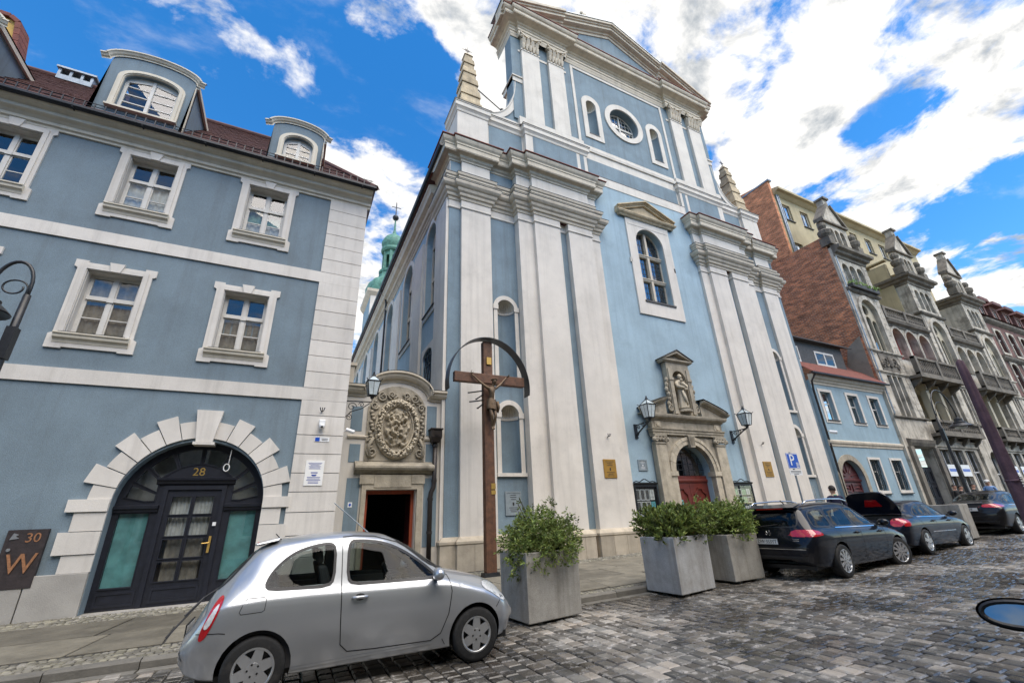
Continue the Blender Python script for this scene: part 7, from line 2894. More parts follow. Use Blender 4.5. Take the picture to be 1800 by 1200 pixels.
  for v in bm.verts:
   if v.is_boundary and abs(v.co.y) > .38:
    for (wx, wz) in s.wheels:
     d = math.hypot(v.co.x - wx, v.co.z - wz)
     if .72 * R_ < d < 1.22 * R_ and d > 1e-3:
      k = R_ / d
      v.co.x, v.co.z = wx + (v.co.x - wx) * k, wz + (v.co.z - wz) * k
  bmesh.ops.recalc_face_normals(bm, faces=bm.faces)
  me = bpy.data.meshes.new('body')
  bm.to_mesh(me)
  bm.free()
  me.shade_smooth()
  me.materials.append(MATS[s.paint])
  o = bpy.data.objects.new('body', me)
  COL.objects.link(o)
  o.parent = s.T
  # wheel housings and rolled arch lips
  for (wx, wz) in s.wheels:
   for sd in (-1, 1):
    m = MB()
    n = 26
    pr = []
    for i in range(n + 1):
     a = -.35 + (PI + .7) * i / n
     x, z = wx + (R_ + .004) * math.cos(a), wz + (R_ + .004) * math.sin(a)
     h = s.cast('side', wx + (R_ + .012) * math.cos(a), max(.2, wz + (R_ + .012) * math.sin(a)), 0, sd)
     yo = abs(h.y) if h is not None else .72
     pr.append((x, z, yo))
    vs = []
    for x, z, yo in pr:
     vs += [(x, sd * (yo - .006), z), (x, sd * .42, z)]
    m.add(vs, [(2 * i, 2 * i + 2, 2 * i + 3, 2 * i + 1) for i in range(n)])
    cpt = [(x, sd * .42, z) for x, z, yo in pr]
    m.add(cpt, [tuple(range(n + 1))])
    m.build('wheel_housing', 'plastic_black', s.T, local=True, fix=False)
  return o

 def interior(s, x0, x1, w, zf, zbelt, dash_x, rear_seat):
  m = MB()
  m.box(x0, -w, zf - .05, x1, w, zf)
  m.box(x0, -w, zf, x1, -w + .03, zbelt).box(x0, w - .03, zf, x1, w, zbelt)
  m.build('cabin_floor', 'seat_grey', s.T, local=True)
  for y in (-.36, .36):
   q = MB()
   q.hull8([(dash_x - 1.05, y - .24, zf + .15), (dash_x - .5, y - .24, zf + .15), (dash_x - .5, y + .24, zf + .15), (dash_x - 1.05, y + .24, zf + .15)],
     [(dash_x - 1.05, y - .23, zf + .34), (dash_x - .48, y - .23, zf + .38), (dash_x - .48, y + .23, zf + .38), (dash_x - 1.05, y + .23, zf + .34)])
   q.hull8([(dash_x - 1.14, y - .22, zf + .3), (dash_x - .98, y - .22, zf + .3), (dash_x - .98, y + .22, zf + .3), (dash_x - 1.14, y + .22, zf + .3)],
     [(dash_x - 1.30, y - .19, zf + .88), (dash_x - 1.20, y - .19, zf + .88), (dash_x - 1.20, y + .19, zf + .88), (dash_x - 1.30, y + .19, zf + .88)])
   q.hull8([(dash_x - 1.31, y - .12, zf + .9), (dash_x - 1.23, y - .12, zf + .9), (dash_x - 1.23, y + .12, zf + .9), (dash_x - 1.31, y + .12, zf + .9)],
     [(dash_x - 1.33, y - .11, zf + 1.06), (dash_x - 1.26, y - .11, zf + 1.06), (dash_x - 1.26, y + .11, zf + 1.06), (dash_x - 1.33, y + .11, zf + 1.06)])
   q.build('front_seat', 'seat_grey', s.T, local=True, bevel=.03)
  q = MB()
  q.box(rear_seat, -w + .08, zf + .1, rear_seat + .5, w - .08, zf + .36)
  q.hull8([(rear_seat - .1, -w + .08, zf + .3), (rear_seat + .08, -w + .08, zf + .3), (rear_seat + .08, w - .08, zf + .3), (rear_seat - .1, w - .08, zf + .3)],
    [(rear_seat - .25, -w + .12, zf + .78), (rear_seat - .13, -w + .12, zf + .78), (rear_seat - .13, w - .12, zf + .78), (rear_seat - .25, w - .12, zf + .78)])
  q.build('rear_seat', 'seat_grey', s.T, local=True, bevel=.03)
  q = MB().hull8([(dash_x - .12, -w + .04, zf + .3), (dash_x + .35, -w + .04, zf + .3), (dash_x + .35, w - .04, zf + .3), (dash_x - .12, w - .04, zf + .3)],
      [(dash_x - .02, -w + .06, zbelt - .02), (dash_x + .4, -w + .06, zbelt - .04), (dash_x + .4, w - .06, zbelt - .04), (dash_x - .02, w - .06, zbelt - .02)])
  q.build('dashboard', 'plastic_black', s.T, local=True, bevel=.03)
  st = MB().tube([(dash_x - .30 - .06 * math.sin(a), .36 + .18 * math.cos(a), zbelt - .02 + .17 * math.sin(a)) for a in [2 * PI * i / 18 for i in range(18)]], .018, 6, closed=True)
  st.tube([(dash_x - .30, .36, zbelt - .02), (dash_x - .02, .36, zbelt - .10)], .03, 6).tube([(dash_x - .30, .2, zbelt - .02), (dash_x - .30, .52, zbelt - .02)], .016, 5)
  st.build('steering_wheel', 'plastic_black', s.T, local=True)


def car_wheel(T, x, y, r, rr, w, kind, side, rot=0.0, steer=0.0):
 """tyre, rim and spokes; side -1 faces the camera"""
 W = bpy.data.objects.new('wheel', None)
 tm = MB()
 prof = []
 for a, b in ((rr, -w / 2 + .01), (rr + .02, -w / 2), (r - .035, -w / 2 - .008), (r - .012, -w / 2 + .008), (r, -w / 2 + .03), (r, w / 2 - .03), (r - .012, w / 2 - .008), (r - .035, w / 2), (rr, w / 2)):
  prof.append((a, b * -side * -1))
 n = 40
 vs = []
 for a, b in prof:
  for i in range(n):
   t = 2 * PI * i / n
   vs.append((a * math.cos(t), b * (-side) * -1 if False else b, r + a * math.sin(t)))
 m = len(prof)
 tm.add(vs, [(k * n + i, k * n + (i + 1) % n, (k + 1) * n + (i + 1) % n, (k + 1) * n + i) for k in range(m - 1) for i in range(n)])
 for k in range(2):
  pass
 wh = tm.build('wheel', 'rubber', T, local=True, smooth=True, auto=45)
 wh.location = (x, y, 0)
 wh.rotation_euler = (0, 0, steer)
 yo = side * w / 2
 # rim barrel
 rm = MB()
 pr = [(rr + .004, yo * .96), (rr - .012, yo * 1.02), (rr - .022, yo * .96), (rr - .03, yo * .3)]
 vs = [(a * math.cos(2 * PI * i / n), b, r + a * math.sin(2 * PI * i / n)) for a, b in pr for i in range(n)]
 rm.add(vs, [(k * n + i, k * n + (i + 1) % n, (k + 1) * n + (i + 1) % n, (k + 1) * n + i) for k in range(len(pr) - 1) for i in range(n)])
 rm.build('rim', 'alloy', wh, local=True, smooth=True)
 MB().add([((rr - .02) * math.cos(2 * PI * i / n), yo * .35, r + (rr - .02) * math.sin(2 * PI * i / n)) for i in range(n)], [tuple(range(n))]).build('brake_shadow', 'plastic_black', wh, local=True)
 sp = MB()
 ns, w0, w1 = {'six': (6, .055, .040), 'ten': (10, .022, .030), 'five': (5, .045, .05)}[kind]
 for k in range(ns):
  a = rot + 2 * PI * k / ns
  ca, sa = math.cos(a), math.sin(a)
  for (o0, o1) in (((-1, 1),) if kind != 'ten' else ((-1, 1),)):
   r0, r1 = .05, rr - .012
   tw = .18 if kind == 'ten' else 0.0
   ca2, sa2 = math.cos(a + tw), math.sin(a + tw)
   q = []
   for (rad, hw, yy, c_, s_) in ((r0, w0, 1.03, ca, sa), (r1, w1, .97, ca2, sa2)):
    for sg in (-1, 1):
     q.append((rad * c_ - sg * hw * s_, yo * yy, r + rad * s_ + sg * hw * c_))
   b0, b1, t0, t1 = q
   d = -yo * .3
   sp.hull8([b0, b1, t1, t0], [(p[0], p[1] + d, p[2]) for p in (b0, b1, t1, t0)])
 sp.lathe([(.07, 0), (.065, yo * .12), (.03, yo * .14), (0, yo * .14)], (0, yo * .92, r), 14, 'y')
 sp.build('spokes', 'alloy', wh, local=True)
 lg = MB()
 for k in range(5):
  a = rot + .3 + 2 * PI * k / 5
  lg.lathe([(.011, 0), (.011, yo * .05), (0, yo * .06)], (.052 * math.cos(a), yo * 1.03, r + .052 * math.sin(a)), 6, 'y')
 lg.build('wheel_nuts', 'plastic_black', wh, local=True)
 bpy.data.objects.remove(W)
 return wh


def car_mirror(T, x, y, z, paint, side):
 m = MB()
 blob(m, (x, y + side * .09, z), .075, .115, .075, 14, 10)
 m.build('side_mirror', paint, T, local=True, smooth=True)
 MB().box(x - .03, min(y - side * .06, y + side * .02), z - .07, x + .03, max(y - side * .06, y + side * .02), z - .02).build('mirror_arm', 'plastic_black', T, local=True)


def door_handle(c, x, z, L=.17, mt=None, side=-1):
 h = c.cast('side', x, z, 0, side)
 y = h.y
 s = side
 m = MB().tube([(x - L / 2, y + s * .005, z), (x - L / 2 + .02, y + s * .035, z), (x + L / 2 - .02, y + s * .035, z), (x + L / 2, y + s * .005, z)], [.012, .017, .017, .012], 8)
 m.build('door_handle', mt or c.paint, c.T, local=True, smooth=True)
 q = [(x + .06 * math.cos(2 * PI * i / 12), z + .035 * math.sin(2 * PI * i / 12)) for i in range(12)]
 c.patch('handle_recess', 'side', q, .002, 'plastic_black', side)


def plate(c, y, z, body_txt, w=.52, h=.11, off=.012):
 """number plate on the tail"""
 hit = c.cast('rear', y, z, 0)
 x = hit.x - off - .01
 P = MB().box(x, y - w / 2, z - h / 2, x + .012, y + w / 2, z + h / 2).build('number_plate', 'plate_white', c.T, local=True)
 MB().box(x - .0015, y + w / 2 - .05, z - h / 2 + .004, x - .0005, y + w / 2 - .003, z + h / 2 - .004).build('country_strip', 'plate_blue', P, local=True)
 vs, fs = text_mesh(body_txt, .105, .001) if body_txt else ([], [])
 if vs:
  MB().add([(x - .002 - cc, y - .025 - a * .86, z + b * 1.0 - .004) for a, b, cc in vs], fs).build('plate_letters', 'ink', P, local=True)
 MB().slab(lambda a, b, d: (x - .001 + d, a, b), rect(y - w / 2 - .012, y + w / 2 + .012, z - h / 2 - .012, z + h / 2 + .012), [rect(y - w / 2, y + w / 2, z - h / 2, z + h / 2)], 0, .012).build('plate_frame', 'plastic_black', P, local=True)


def silver_car():
 X, Yc = -.07, 6.745
 T = thing('hatchback_car', 'small rounded silver three-door hatchback parked in front of the arched navy door', 'car', (X, Yc, 0.0))
 tb = [(-.69, .40, .52, .58, .44, .54, .50, .38), (-.665, .32, .58, .66, .60, .68, .64, .48), (-.58, .275, .66, .80, .66, .735, .69, .48), (-.55, .27, .76, .90, .67, .745, .70, .48), (-.47, .24, .88, 1.04, .715, .79, .735, .49),
   (-.33, .22, .94, 1.21, .735, .815, .755, .50), (-.12, .20, .955, 1.42, .75, .825, .765, .525), (.06, .19, .965, 1.485, .755, .83, .77, .54), (.45, .18, .965, 1.535, .76, .83, .772, .56),
   (.90, .18, .955, 1.545, .76, .83, .772, .565), (1.30, .18, .945, 1.495, .76, .83, .772, .55), (1.62, .18, .94, 1.345, .76, .83, .772, .54), (1.90, .18, .935, 1.155, .76, .83, .77, .565),
   (2.08, .18, .925, 1.035, .76, .83, .765, .60), (2.32, .18, .875, .975, .758, .83, .745, .60), (2.60, .19, .80, .905, .745, .82, .71, .55), (2.84, .21, .69, .80, .69, .77, .65, .48),
   (2.98, .25, .58, .67, .57, .65, .56, .40), (3.06, .31, .48, .54, .40, .48, .42, .30)]
 r = .295
 c = Car(T, tb, [(0, r), (2.43, r)], .345, 'silver_paint')
 c.window('quarter_window', 'side', [(-.03, .985), (.71, .965), (.71, 1.435), (.46, 1.42), (.22, 1.345), (.03, 1.17)], True)
 c.window('door_window', 'side', [(.83, .965), (1.90, .945), (1.95, .98), (1.78, 1.13), (1.52, 1.30), (1.26, 1.41), (1.0, 1.445), (.83, 1.445)], True)
 c.window('rear_window', 'rear', [(-.50, 1.0), (.50, 1.0), (.44, 1.36), (-.44, 1.36)])
 c.window('windscreen', 'front', [(-.60, 1.03), (.60, 1.03), (.47, 1.42), (-.47, 1.42)])
 c.body()
 for sd in (-1, 1):
  c.line('side', [(.77, 1.46), (.78, 1.0), (.80, .62), (.82, .40), (.90, .325), (1.2, .31), (1.85, .30), (1.97, .36), (2.06, .56), (2.10, .80), (2.07, .97), (1.92, 1.08), (1.72, 1.23), (1.45, 1.385), (1.15, 1.47), (.9, 1.487), (.77, 1.48)], side=sd)
  c.line('side', [(-.19, .80), (.0, .805), (.025, .82), (.03, .915), (.01, .935), (-.145, .935), (-.17, .92), (-.205, .82)], w=.006, side=sd, closed=True, name='fuel_flap')
  c.line('side', [(-.56, .66), (-.36, .655), (-.30, .645)], side=sd, w=.008)
  c.line('side', [(2.71, .56), (2.80, .66), (2.85, .75)], side=sd, w=.008)
  c.line('side', [(2.03, .235), (1.99, .30)], side=sd, w=.008)
  # waist crease highlight rail and sill line
  c.line('side', [(.35, .245), (1.0, .262), (1.9, .275)], 'silver_paint', .022, .006, 'sill_trim', side=sd)
  c.patch('tail_lamp', 'side', round_poly([(-.545, .60), (-.475, .60), (-.40, .80), (-.36, .96), (-.40, .985), (-.47, .86)], 2), .006, 'lamp_red', sd, step=.03)
  c.patch('tail_lamp_lens', 'side', round_poly([(-.51, .70), (-.455, .70), (-.40, .86), (-.39, .92), (-.44, .86)], 2), .010, 'lamp_clear', sd, step=.03)
  c.patch('indicator', 'side', round_poly([(2.20, .84), (2.26, .84), (2.26, .865), (2.20, .865)], 1), .006, 'lamp_clear', sd)
  c.patch('head_lamp', 'side', round_poly([(2.52, .80), (2.70, .70), (2.84, .60), (2.90, .66), (2.78, .80), (2.60, .86)], 2), .006, 'lamp_clear', sd)
  door_handle(c, .99, .845, .17, None, sd)
  car_mirror(T, 1.90, sd * .80, 1.01, 'silver_paint', sd)
  car_wheel(T, 0, sd * .725, r, .195, .17, 'six', sd, .3)
  car_wheel(T, 2.43, sd * .725, r, .195, .17, 'six', sd, .5)
 # black arch trims
 c.patch('rear_bumper_pad', 'rear', [(-.62, .42), (.62, .42), (.60, .56), (-.60, .56)], .006, 'silver_paint')
 c.interior(-.2, 1.95, .72, .30, .93, 1.82, .22)
 sp = MB().hull8([(-.16, -.46, 1.435), (.06, -.48, 1.475), (.06, .48, 1.475), (-.16, .46, 1.435)], [(-.17, -.45, 1.455), (.08, -.46, 1.51), (.08, .46, 1.51), (-.17, .45, 1.455)])
 sp.build('roof_spoiler', 'silver_paint', T, local=True, bevel=.008)
 MB().tube([(-.12, 0, 1.44), (-.17, 0, 1.44)], .02, 6).build('brake_light', 'lamp_red', T, local=True)
 MB().tube([(.45, 0, 1.53), (.32, 0, 1.62), (-.05, 0, 1.60)], .006, 5).build('aerial', 'plastic_black', T, local=True) if False else None
 MB().tube([(.10, -.28, 1.47), (.04, -.28, 1.53), (.02, -.28, 1.55)], .006, 5).build('aerial_stub', 'plastic_black', T, local=True)
 ant = MB().tube([(1.25, .35, 1.47), (.72, .48, 1.92)], .008, 5)
 ant.build('aerial', 'zinc', T, local=True)
 wp = MB().tube([(-.49, -.12, .99), (-.60, -.26, .93), (-.72, -.45, .80)], [.018, .011, .008], 6)
 wp.hull8([(-.60, -.26, .930), (-.592, -.26, .92), (-.82, -.58, .63), (-.828, -.58, .64)], [(-.605, -.265, .935), (-.60, -.265, .925), (-.825, -.585, .635), (-.833, -.585, .645)])
 wp.build('rear_wiper', 'plastic_black', T, local=True)
 ws = MB().tube([(2.02, -.1, 1.05), (1.94, .2, 1.10), (1.80, .5, 1.16)], .012, 5)
 ws.build('windscreen_wiper', 'plastic_black', T, local=True)
 un = MB().box(-.5, -.66, .19, 2.9, .66, .26)
 un.build('underbody', 'plastic_black', T, local=True)
 plate(c, 0, .62, '')
 return T


silver_car()


def dark_car(name, label, loc, rz, kind, paint, pl, scale=1.0):
 T = thing(name, label, 'car', loc, rz=rz)
 T.scale = (scale, scale, scale)
 r = .32
 if kind == 'wagon':
  wbs = 2.65
  tb = [(-1.05, .42, .60, .66, .50, .62, .58, .44), (-1.02, .34, .72, .86, .68, .78, .72, .50), (-.96, .30, .86, 1.04, .76, .86, .78, .52), (-.88, .27, .93, 1.20, .79, .885, .80, .54), (-.72, .24, .95, 1.41, .80, .895, .81, .56),
    (-.55, .22, .955, 1.455, .81, .90, .815, .565), (.2, .20, .95, 1.495, .815, .90, .82, .58), (.9, .19, .935, 1.50, .815, .90, .82, .585), (1.4, .19, .925, 1.47, .815, .90, .82, .575), (1.85, .19, .915, 1.32, .815, .90, .82, .56),
    (2.2, .19, .905, 1.09, .815, .90, .81, .60), (2.38, .19, .90, .99, .815, .90, .80, .63), (2.75, .19, .84, .93, .81, .89, .77, .60), (3.15, .20, .74, .83, .78, .86, .72, .55), (3.38, .22, .64, .72, .70, .78, .64, .48), (3.48, .28, .50, .58, .52, .60, .52, .38)]
  side = [[(-.72, .99), (.02, .975), (.02, 1.36), (-.42, 1.345), (-.60, 1.26)], [(.08, .975), (.95, .96), (.95, 1.375), (.08, 1.365)], [(1.01, .96), (2.05, .94), (2.10, .97), (1.85, 1.13), (1.6, 1.28), (1.35, 1.37), (1.01, 1.38)]]
  rear = [(-.60, 1.0), (.60, 1.0), (.54, 1.36), (-.54, 1.36)]
  front = [(-.64, 1.03), (.64, 1.03), (.52, 1.40), (-.52, 1.40)]
  doors = (.98, 2.12, -.02)
  spokes = 'ten'
 elif kind == 'sedan':
  wbs = 2.75
  tb = [(-1.0, .40, .62, .70, .50, .62, .58, .44), (-.97, .33, .76, .90, .68, .78, .74, .56), (-.90, .28, .88, .985, .77, .86, .79, .64), (-.70, .24, .92, 1.00, .80, .885, .81, .66), (-.42, .22, .935, 1.015, .81, .89, .815, .66),
    (-.22, .21, .94, 1.08, .81, .89, .815, .61), (.05, .20, .94, 1.25, .81, .89, .815, .57), (.40, .20, .935, 1.37, .81, .89, .815, .56), (.9, .19, .925, 1.425, .81, .89, .815, .57), (1.35, .19, .915, 1.42, .81, .89, .815, .57),
    (1.75, .19, .905, 1.32, .81, .89, .815, .555), (2.2, .19, .90, 1.08, .81, .89, .81, .59), (2.42, .19, .895, .985, .81, .89, .80, .63), (2.85, .19, .84, .92, .80, .88, .77, .60), (3.3, .20, .74, .82, .76, .84, .72, .55), (3.6, .24, .62, .70, .66, .74, .62, .46), (3.69, .30, .5, .56, .5, .58, .5, .36)]
  side = [[(.0, .985), (.88, .965), (.88, 1.30), (.60, 1.29), (.30, 1.20), (.08, 1.06)], [(.94, .965), (2.02, .94), (2.06, .97), (1.85, 1.10), (1.6, 1.22), (1.35, 1.30), (.94, 1.31)]]
  rear = [(-.56, 1.06), (.56, 1.06), (.50, 1.32), (-.50, 1.32)]
  front = [(-.62, 1.03), (.62, 1.03), (.52, 1.34), (-.52, 1.34)]
  doors = (.91, 2.12, -.08)
  spokes = 'five'
 else:
  wbs = 2.85
  tb = [(-1.08, .42, .66, .74, .50, .62, .58, .44), (-1.05, .34, .80, .95, .70, .80, .74, .56), (-.98, .30, .90, 1.045, .78, .88, .80, .64), (-.80, .26, .94, 1.075, .81, .905, .82, .62), (-.50, .23, .955, 1.17, .82, .91, .825, .58),
    (-.15, .21, .955, 1.31, .82, .915, .83, .565), (.30, .20, .95, 1.42, .82, .915, .83, .57), (.9, .19, .94, 1.475, .82, .915, .83, .585), (1.4, .19, .93, 1.46, .82, .915, .83, .58), (1.85, .19, .92, 1.34, .82, .915, .83, .57),
    (2.3, .19, .91, 1.09, .82, .91, .82, .60), (2.5, .19, .905, 1.0, .82, .91, .81, .64), (2.95, .19, .85, .94, .81, .90, .78, .62), (3.4, .20, .75, .84, .78, .86, .73, .56), (3.7, .24, .63, .72, .68, .76, .64, .48), (3.8, .30, .5, .58, .5, .58, .5, .36)]
  side = [[(-.30, 1.01), (.90, .975), (.90, 1.34), (.55, 1.33), (.20, 1.25), (-.12, 1.12)], [(.96, .975), (2.12, .95), (2.16, .98), (1.95, 1.10), (1.7, 1.23), (1.4, 1.33), (.96, 1.345)]]
  rear = [(-.62, 1.10), (.62, 1.10), (.53, 1.38), (-.53, 1.38)]
  front = [(-.64, 1.04), (.64, 1.04), (.53, 1.38), (-.53, 1.38)]
  doors = (.93, 2.2, -.15)
  spokes = 'five'
 c = Car(T, tb, [(0, r), (wbs, r)], .375, paint)
 for i, q in enumerate(side):
  c.window('side_window', 'side', q, True, trim='plastic_black')
 for q0, q1 in zip(side[:-1], side[1:]):      # black pillars between the side panes
  xa, xb = max(p[0] for p in q0), min(p[0] for p in q1)
  for sd in (-1, 1):
   c.patch('pillar_trim', 'side', rect(xa - .03, xb + .03, .975, 1.36 if kind == 'wagon' else 1.30), .0025, 'plastic_black', sd)
 c.window('rear_window', 'rear', rear)
 c.window('windscreen', 'front', front)
 if kind == 'sedan':
  c.holes.append(('top', [(-.93, -.60), (-.30, -.60), (-.30, .60), (-.93, .60)], -1))
 c.body()
 for sd in (-1, 1):
  c.line('side', [(doors[0], 1.40), (doors[0] + .01, .95), (doors[0] + .03, .45), (doors[0] + .08, .28)], side=sd)
  c.line('side', [(doors[1] - .12, .28), (doors[1] - .02, .5), (doors[1], .9)], side=sd)
  c.line('side', [(doors[2], .92), (doors[2] + .18, .72), (doors[2] + .32, .5), (doors[2] + .4, .30)], side=sd)
  c.line('side', [(doors[2] + .1, .965), (1.0, .948), (2.1, .925)], 'chrome' if kind != 'ford' else 'chrome', .02, .007, 'window_chrome', side=sd)
  if kind == 'sedan':
   c.line('side', [(.50, .56), (2.05, .54)], 'chrome', .022, .008, 'door_trim', side=sd)
  door_handle(c, doors[0] - .16, .84, .19, None, sd)
  door_handle(c, doors[0] + .92, .82, .19, None, sd)
  car_mirror(T, doors[1] - .10, sd * .86, 1.0, paint, sd)
  car_wheel(T, 0, sd * .785, r, .225, .21, spokes, sd, .2)
  car_wheel(T, wbs, sd * .785, r, .225, .21, spokes, sd, .6, -.30 if kind == 'wagon' else 0.0)
  y = sd
  if kind == 'wagon':
   c.patch('tail_lamp', 'rear', round_poly([(y * .40, .83), (y * .77, .82), (y * .77, .96), (y * .46, .96)], 1), .007, 'lamp_red', step=.04)
   c.patch('tail_lamp_side', 'side', round_poly([(-1.02, .82), (-.70, .835), (-.56, .85), (-.70, .945), (-.98, .965)], 1), .007, 'lamp_red', sd, step=.04)
   q = MB()
   for dy in (0,):
    pts = [(-.55, sd * .60, 1.46), (-.42, sd * .61, 1.52), (.4, sd * .61, 1.555), (1.1, sd * .60, 1.545), (1.38, sd * .58, 1.50), (1.46, sd * .57, 1.465)]
    q.tube(pts, .018, 6)
   q.build('roof_rail', 'chrome', T, local=True, smooth=True)
  elif kind == 'sedan':
   c.patch('tail_lamp', 'rear', round_poly([(y * .52, .74), (y * .80, .74), (y * .80, .94), (y * .52, .95)], 1), .007, 'lamp_red', step=.04)
   c.patch('tail_lamp_side', 'side', round_poly([(-.97, .74), (-.66, .76), (-.70, .93), (-.93, .95)], 1), .007, 'lamp_red', sd, step=.04)
  else:
   c.patch('tail_lamp', 'rear', round_poly([(y * .36, .90), (y * .78, .88), (y * .80, .99), (y * .40, 1.0)], 1), .007, 'lamp_red', step=.04)
   c.patch('tail_lamp_side', 'side', round_poly([(-1.05, .88), (-.64, .91), (-.60, .96), (-.75, 1.0), (-1.0, 1.01)], 1), .007, 'lamp_red', sd, step=.04)
 c.interior(-.6 if kind == 'wagon' else -.1, 2.2, .76, .30, .92, 2.05, .2)
 MB().box(-.85, -.7, .2, wbs + .6, .7, .27).build('underbody', 'plastic_black', T, local=True)
 c.line('rear', [(-.74, .62), (.74, .62)], w=.012, name='bumper_gap')
 c.patch('lower_bumper', 'rear', [(-.66, .36), (.66, .36), (.70, .46), (-.70, .46)], .005, 'plastic_black')
 if kind == 'wagon':
  plate(c, .10, .735, pl)
  h = c.cast('rear', .05, .90, 0)
  lg = MB().tube([(h.x - .012, .05 + .055 * math.cos(2 * PI * i / 20), .90 + .055 * math.sin(2 * PI * i / 20)) for i in range(20)], .006, 5, closed=True)
  for pts in ([(-.030, .042), (-.008, .004), (.0, .012), (.008, .004), (.030, .042)], [(-.046, .022), (-.022, -.044), (0, -.004), (.022, -.044), (.046, .022)]):
   lg.tube([(h.x - .014, .05 - a, .90 + b) for a, b in pts], .005, 5)
  lg.build('badge', 'chrome', T, local=True)
  lt = MB()
  for i in range(2):
   lt.box(c.cast('rear', -.52, .78 - i * .03, 0).x - .006, -.60, .775 - i * .03, c.cast('rear', -.52, .78, 0).x + .02, -.46, .788 - i * .03)
  lt.build('model_script', 'chrome', T, local=True)
  MB().hull8([(-.80, -.54, 1.385), (-.55, -.55, 1.46), (-.55, .55, 1.46), (-.80, .54, 1.385)], [(-.83, -.53, 1.405), (-.55, -.54, 1.475), (-.55, .54, 1.475), (-.83, .53, 1.405)]).build('roof_spoiler', paint, T, local=True)
  MB().box(-.845, -.3, 1.375, -.80, .3, 1.395).build('brake_light', 'lamp_red', T, local=True)
  h0, h1 = c.cast('rear', .22, 1.02, .02), c.cast('rear', -.18, 1.06, .02)
  MB().tube([h0, h1], .012, 5).build('rear_wiper', 'plastic_black', T, local=True)
  MB().tube([(-.2, 0, 1.48), (-.32, 0, 1.56)], .012, 5).build('roof_aerial', 'plastic_black', T, local=True)
  c.line('rear', [(-.70, .59), (.70, .59)], 'chrome', .012, .010, 'bumper_trim')
 elif kind == 'sedan':
  # open boot: lid up on its hinges, hollow below
  L = MB()
  pts = []
  for i in range(9):
   t = -1 + i / 4
   pts.append(t)
  z0, z1 = 1.06, 1.66
  x0, x1 = -.42, -.72
  def lid(t, s, d):
   w = .62 + (.02 if s < .5 else -.10 * (s - .5) * 2 * abs(t) ** 3)
   zz = z0 + (z1 - z0) * s - .10 * abs(t) ** 4 * s
   xx = x0 + (x1 - x0) * s ** 1.3
   return (xx + d * .8, t * w, zz + d * .5)
  vs, fs = [], []
  m = 8
  for d in (0, .05):
   for j in range(m + 1):
    for t in pts:
     vs.append(lid(t, j / m, d))
  k = len(pts)
  for b in (0, (m + 1) * k):
   for j in range(m):
    for i in range(k - 1):
     fs.append((b + j * k + i, b + j * k + i + 1, b + (j + 1) * k + i + 1, b + (j + 1) * k + i))
  nn = (m + 1) * k
  for i in range(k - 1):
   fs.append((i, i + 1, nn + i + 1, nn + i))
   fs.append((m * k + i, m * k + i + 1, nn + m * k + i + 1, nn + m * k + i))
  for j in range(m):
   fs.append((j * k, (j + 1) * k, nn + (j + 1) * k, nn + j * k))
   fs.append((j * k + k - 1, (j + 1) * k + k - 1, nn + (j + 1) * k + k - 1, nn + j * k + k - 1))
  ld = L.add(vs, fs).build('boot_lid', paint, T, local=True, smooth=True, auto=40)
  a = [lid(t, s, -.012) for t, s in ((-.42, .36), (.28, .36), (.16, .66), (-.30, .66))]
  bq = [lid(t, s, .0) for t, s in ((-.42, .36), (.28, .36), (.16, .66), (-.30, .66))]
  MB().hull8(a, bq).build('lid_lamp', 'lamp_red', ld, local=True)
  for sd in (-1, 1):
   MB().tube([(-.32, sd * .56, 1.0), (-.36, sd * .6, 1.1), (-.45, sd * .6, 1.2)], .015, 5).build('lid_hinge', 'plastic_black', ld, local=True)
  q = MB().box(-.92, -.60, .5, -.31, .60, .52).box(-.32, -.60, .5, -.30, .60, 1.0).box(-.92, -.62, .5, -.3, -.60, .95).box(-.92, .60, .5, -.3, .62, .95)
  q.build('boot_lining', 'plastic_black', T, local=True)
  MB().box(-.8, -.3, .52, -.45, .2, .85).build('bag', 'curtain_dark', T, local=True, bevel=.05)
  plate(c, 0, .60, '')
 else:
  plate(c, .0, .84, pl)
  h = c.cast('rear', 0, 1.0, .004)
  MB().box(h.x - .02, -.40, 1.055, h.x + .03, .40, 1.075).build('boot_strip', 'chrome', T, local=True)
 return T


dark_car('estate_car', 'black estate car with chrome roof rails parked nearest the planters', (11.15, 7.22, gz(11.15)), R(3.5), 'wagon', 'black_paint', 'DW·353YT', 1.04)
dark_car('saloon_car', 'dark navy saloon with its boot lid standing open', (16.2, 7.68, gz(16.2)), R(2.5), 'sedan', 'navy_paint', '', 1.0)
dark_car('fastback_car', 'dark grey fastback with slim red tail lamps behind the concrete block', (23.75, 8.0, gz(23.75)), R(2.0), 'ford', 'graphite_paint', 'A879', 1.02)


# ================================================================== figures
def skin_mesh(name, verts, edges, radii, root=0, sub=2):
 """one continuous body grown over a skeleton"""
 me = bpy.data.meshes.new(name)
 me.from_pydata(verts, edges, [])
 o = bpy.data.objects.new(name, me)
 COL.objects.link(o)
 sk = o.modifiers.new('skin', 'SKIN')
 sk.use_smooth_shade = True
 for i, r in enumerate(radii):
  d = me.skin_vertices[0].data[i]
  d.radius = r if isinstance(r, tuple) else (r, r)
  d.use_root = (i == root)
 ss = o.modifiers.new('sub', 'SUBSURF')
 ss.levels = ss.render_levels = sub
 dg = bpy.context.evaluated_depsgraph_get()
 dg.update()
 m2 = bpy.data.meshes.new_from_object(o.evaluated_get(dg))
 bpy.data.objects.remove(o)
 bpy.data.meshes.remove(me)
 vs = [tuple(v.co) for v in m2.vertices]
 fs = [tuple(p.vertices) for p in m2.polygons]
 bpy.data.meshes.remove(m2)
 return vs, fs


